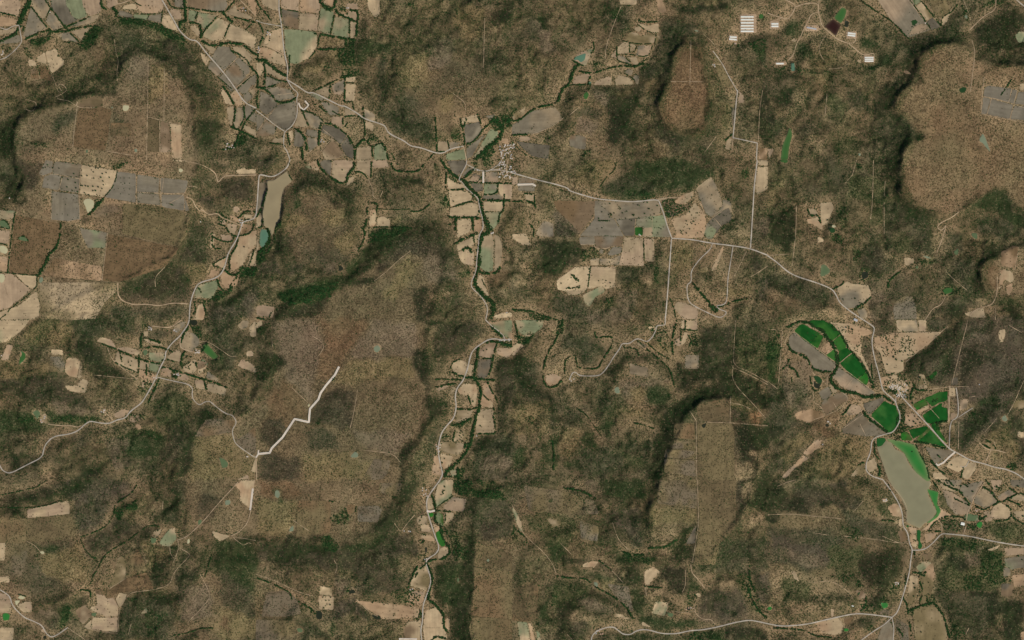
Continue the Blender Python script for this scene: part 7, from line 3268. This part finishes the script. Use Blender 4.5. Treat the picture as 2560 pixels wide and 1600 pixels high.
def hedge_pts(pts, s_, dens):
    X, Y, Rr = [], [], []
    pp = smooth_line(pts, 1.0)
    L_ = len(pp)
    n = int(L_ * dens * 1.6 * max(.85, s_ - .2))
    sd = max(.35, (s_ - .7) * 1.15)
    for _ in range(n):
        t = random.random() * (L_ - 1)
        # gaps along the row
        if math.sin(t * .13 + s_ * 9 + pts[0][0]) + math.sin(t * .31 + pts[0][1]) < -1.35 and s_ < 2:
            continue
        x, y = pp[int(t)]
        X.append(x + random.gauss(0, sd)); Y.append(y + random.gauss(0, sd))
        Rr.append(random.uniform(.8, 1.5) * min(1.5, .65 + .45 * s_))
    return X, Y, Rr


hx, hy, hr = [], [], []
for _, s_, pts in by('H'):
    if len(pts) < 2: continue
    a_, b2, c = hedge_pts(pts, s_, .75)
    hx += a_; hy += b2; hr += c
for o, poly, A, c in fields:          # scattered trees left standing along the field margins
    nm = o.name.split('.')[0]
    if nm == 'pasture' or o.get('bare'):
        continue
    pp = smooth_line(poly + [poly[0]], 1.0)
    for p in pp:
        if random.random() < .26 and math.sin(p[0] * .21) + math.sin(p[1] * .17 + p[0] * .05) > -.9:
            hx.append(p[0] + random.gauss(0, .9)); hy.append(p[1] + random.gauss(0, .9)); hr.append(random.uniform(.6, 1.25))
for x, y, s_ in extra:
    hx.append(x); hy.append(y); hr.append(s_)
hedge = batch(hx, hy, hr, .97, .7, 1.25)
k = ok(hedge[0], hedge[1], roadm)
hedge = [v[k] for v in hedge]

wx, wy = [], []
for _, dn, poly in by('W'):
    if len(poly) < 3: continue
    xs = [p[0] for p in poly]; ys = [p[1] for p in poly]
    A = (max(xs) - min(xs)) * (max(ys) - min(ys))
    n = int(A * .26 * dn)
    x, y = RS.uniform(min(xs) - 3, max(xs) + 3, n), RS.uniform(min(ys) - 3, max(ys) + 3, n)
    jx, jy = x + 3 * vnoise(x, y, 14, 7), y + 3 * vnoise(x, y, 14, 8)
    m = inside(jx, jy, poly) & (vnoise(x, y, 12, 71) < .1 + dn)
    wx.append(x[m]); wy.append(y[m])
for _, bb, n_v, k_v in by('V'):          # garden trees among the houses
    (x0, y0), (x1, y1) = bb
    if n_v > 2:
        c_ = int(n_v * 2.2)
        wx.append(RS.uniform(x0 - 6, x1 + 6, c_)); wy.append(RS.uniform(y0 - 6, y1 + 6, c_))
wx, wy = np.concatenate(wx), np.concatenate(wy)
wood = batch(wx, wy, RS.uniform(.9, 1.7, len(wx)), .96, .75, 1.35)
k = ok(wood[0], wood[1], roadm, water)
wood = [v[k] for v in wood]

# shrubs thrown over the open country as thickly as the ground cover asks
n = 620000
x, y = RS.uniform(-20, 2580, n), RS.uniform(-20, 1620, n)
gi = np.clip(((x - GX0) / STEP).astype(int), 0, NX - 1); gj = np.clip(((y - GY0) / STEP).astype(int), 0, NY - 1)
dn, gr = gd[gj, gi], gg[gj, gi]
cl = .5 + .5 * fbm(x, y, 28, 301, 3)
m = (RS.rand(n) < (.10 + gr * .9) * np.clip(cl * 1.6, .05, 1.4) * .85) & ok(x, y, block, roadm)
x, y, gr = x[m], y[m], gr[m]
shr = list(batch(x, y, RS.uniform(.5, 1.2, len(x)), np.clip(.35 + gr, 0, .95), .6, 1.15))
lx, ly = [], []
for it in by('L'):
    if it[1] != 'd' or len(it[2]) < 2: continue
    pp = smooth_line(it[2], 1.0)
    for p in pp:
        if random.random() < .85:
            lx.append(p[0] + random.gauss(0, .25)); ly.append(p[1] + random.gauss(0, .25))
ln = batch(lx, ly, RS.uniform(.3, .62, len(lx)), .3, .6, 1.0)
shr = [np.concatenate([a_, b2]) for a_, b2 in zip(shr, ln)]
print('hedge', len(hedge[0]), 'wood', len(wood[0]), 'shrub', len(shr[0]), 'fields', len(fields), 'singles', len(single))

proto_c = bpy.data.collections.new('foliage_sources')
for i in range(4):
    o = bpy.data.objects.new('crown_source', crown_mesh('wood_crown', 50 + i, 1, .8, M_leafi))
    proto_c.objects.link(o)


def scatter(name, data, lab, cat, zk):
    x, y, r, c = data
    n = len(x)
    z = hzv(x, y) + r * S * zk
    me = bpy.data.meshes.new(name)
    me.vertices.add(n)
    me.vertices.foreach_set('co', np.stack([(x - CX) * S, (CY - y) * S, z], 1).astype(np.float32).ravel())
    me.materials.append(M_leafi)
    a_ = me.attributes.new('tint', 'FLOAT_COLOR', 'POINT')
    a_.data.foreach_set('color', np.concatenate([c, np.ones((n, 1))], 1).astype(np.float32).ravel())
    a_ = me.attributes.new('size', 'FLOAT', 'POINT')
    a_.data.foreach_set('value', (r * S).astype(np.float32))
    a_ = me.attributes.new('turn', 'FLOAT_VECTOR', 'POINT')
    a_.data.foreach_set('vector', np.stack([np.zeros(n), np.zeros(n), RS.rand(n) * 6.28], 1).astype(np.float32).ravel())
    o = link(name, me)
    ng = bpy.data.node_groups.new(name, 'GeometryNodeTree')
    ng.interface.new_socket('Geometry', in_out='INPUT', socket_type='NodeSocketGeometry')
    ng.interface.new_socket('Geometry', in_out='OUTPUT', socket_type='NodeSocketGeometry')
    gi_, go = ng.nodes.new('NodeGroupInput'), ng.nodes.new('NodeGroupOutput')
    m2p = ng.nodes.new('GeometryNodeMeshToPoints')
    iop = ng.nodes.new('GeometryNodeInstanceOnPoints')
    ci = ng.nodes.new('GeometryNodeCollectionInfo')
    ci.inputs[0].default_value = proto_c
    ci.inputs['Separate Children'].default_value = True
    ci.inputs['Reset Children'].default_value = True
    iop.inputs['Pick Instance'].default_value = True
    a1 = ng.nodes.new('GeometryNodeInputNamedAttribute'); a1.data_type = 'FLOAT'; a1.inputs[0].default_value = 'size'
    a2 = ng.nodes.new('GeometryNodeInputNamedAttribute'); a2.data_type = 'FLOAT_VECTOR'; a2.inputs[0].default_value = 'turn'
    rv = ng.nodes.new('FunctionNodeRandomValue'); rv.data_type = 'INT'
    rv.inputs[4].default_value = 0; rv.inputs[5].default_value = 3
    l = ng.links.new
    l(gi_.outputs[0], m2p.inputs[0]); l(m2p.outputs[0], iop.inputs['Points'])
    l(ci.outputs[0], iop.inputs['Instance'])
    l(a1.outputs[0], iop.inputs['Scale']); l(a2.outputs[0], iop.inputs['Rotation'])
    l(rv.outputs[2], iop.inputs['Instance Index'])
    l(iop.outputs[0], go.inputs[0])
    md = o.modifiers.new('scatter', 'NODES')
    md.node_group = ng
    tag(o, lab, cat, kind='stuff')
    return o


scatter('treeline', hedge, 'dark green trees growing in rows along streams, lanes and field edges', 'treeline', .45)
scatter('woods', wood, 'dark green tree clumps filling gullies and stream banks', 'woods', .45)
scatter('shrubbery', shr, 'low shrubs dotted over the brown open country', 'shrubs', .25)
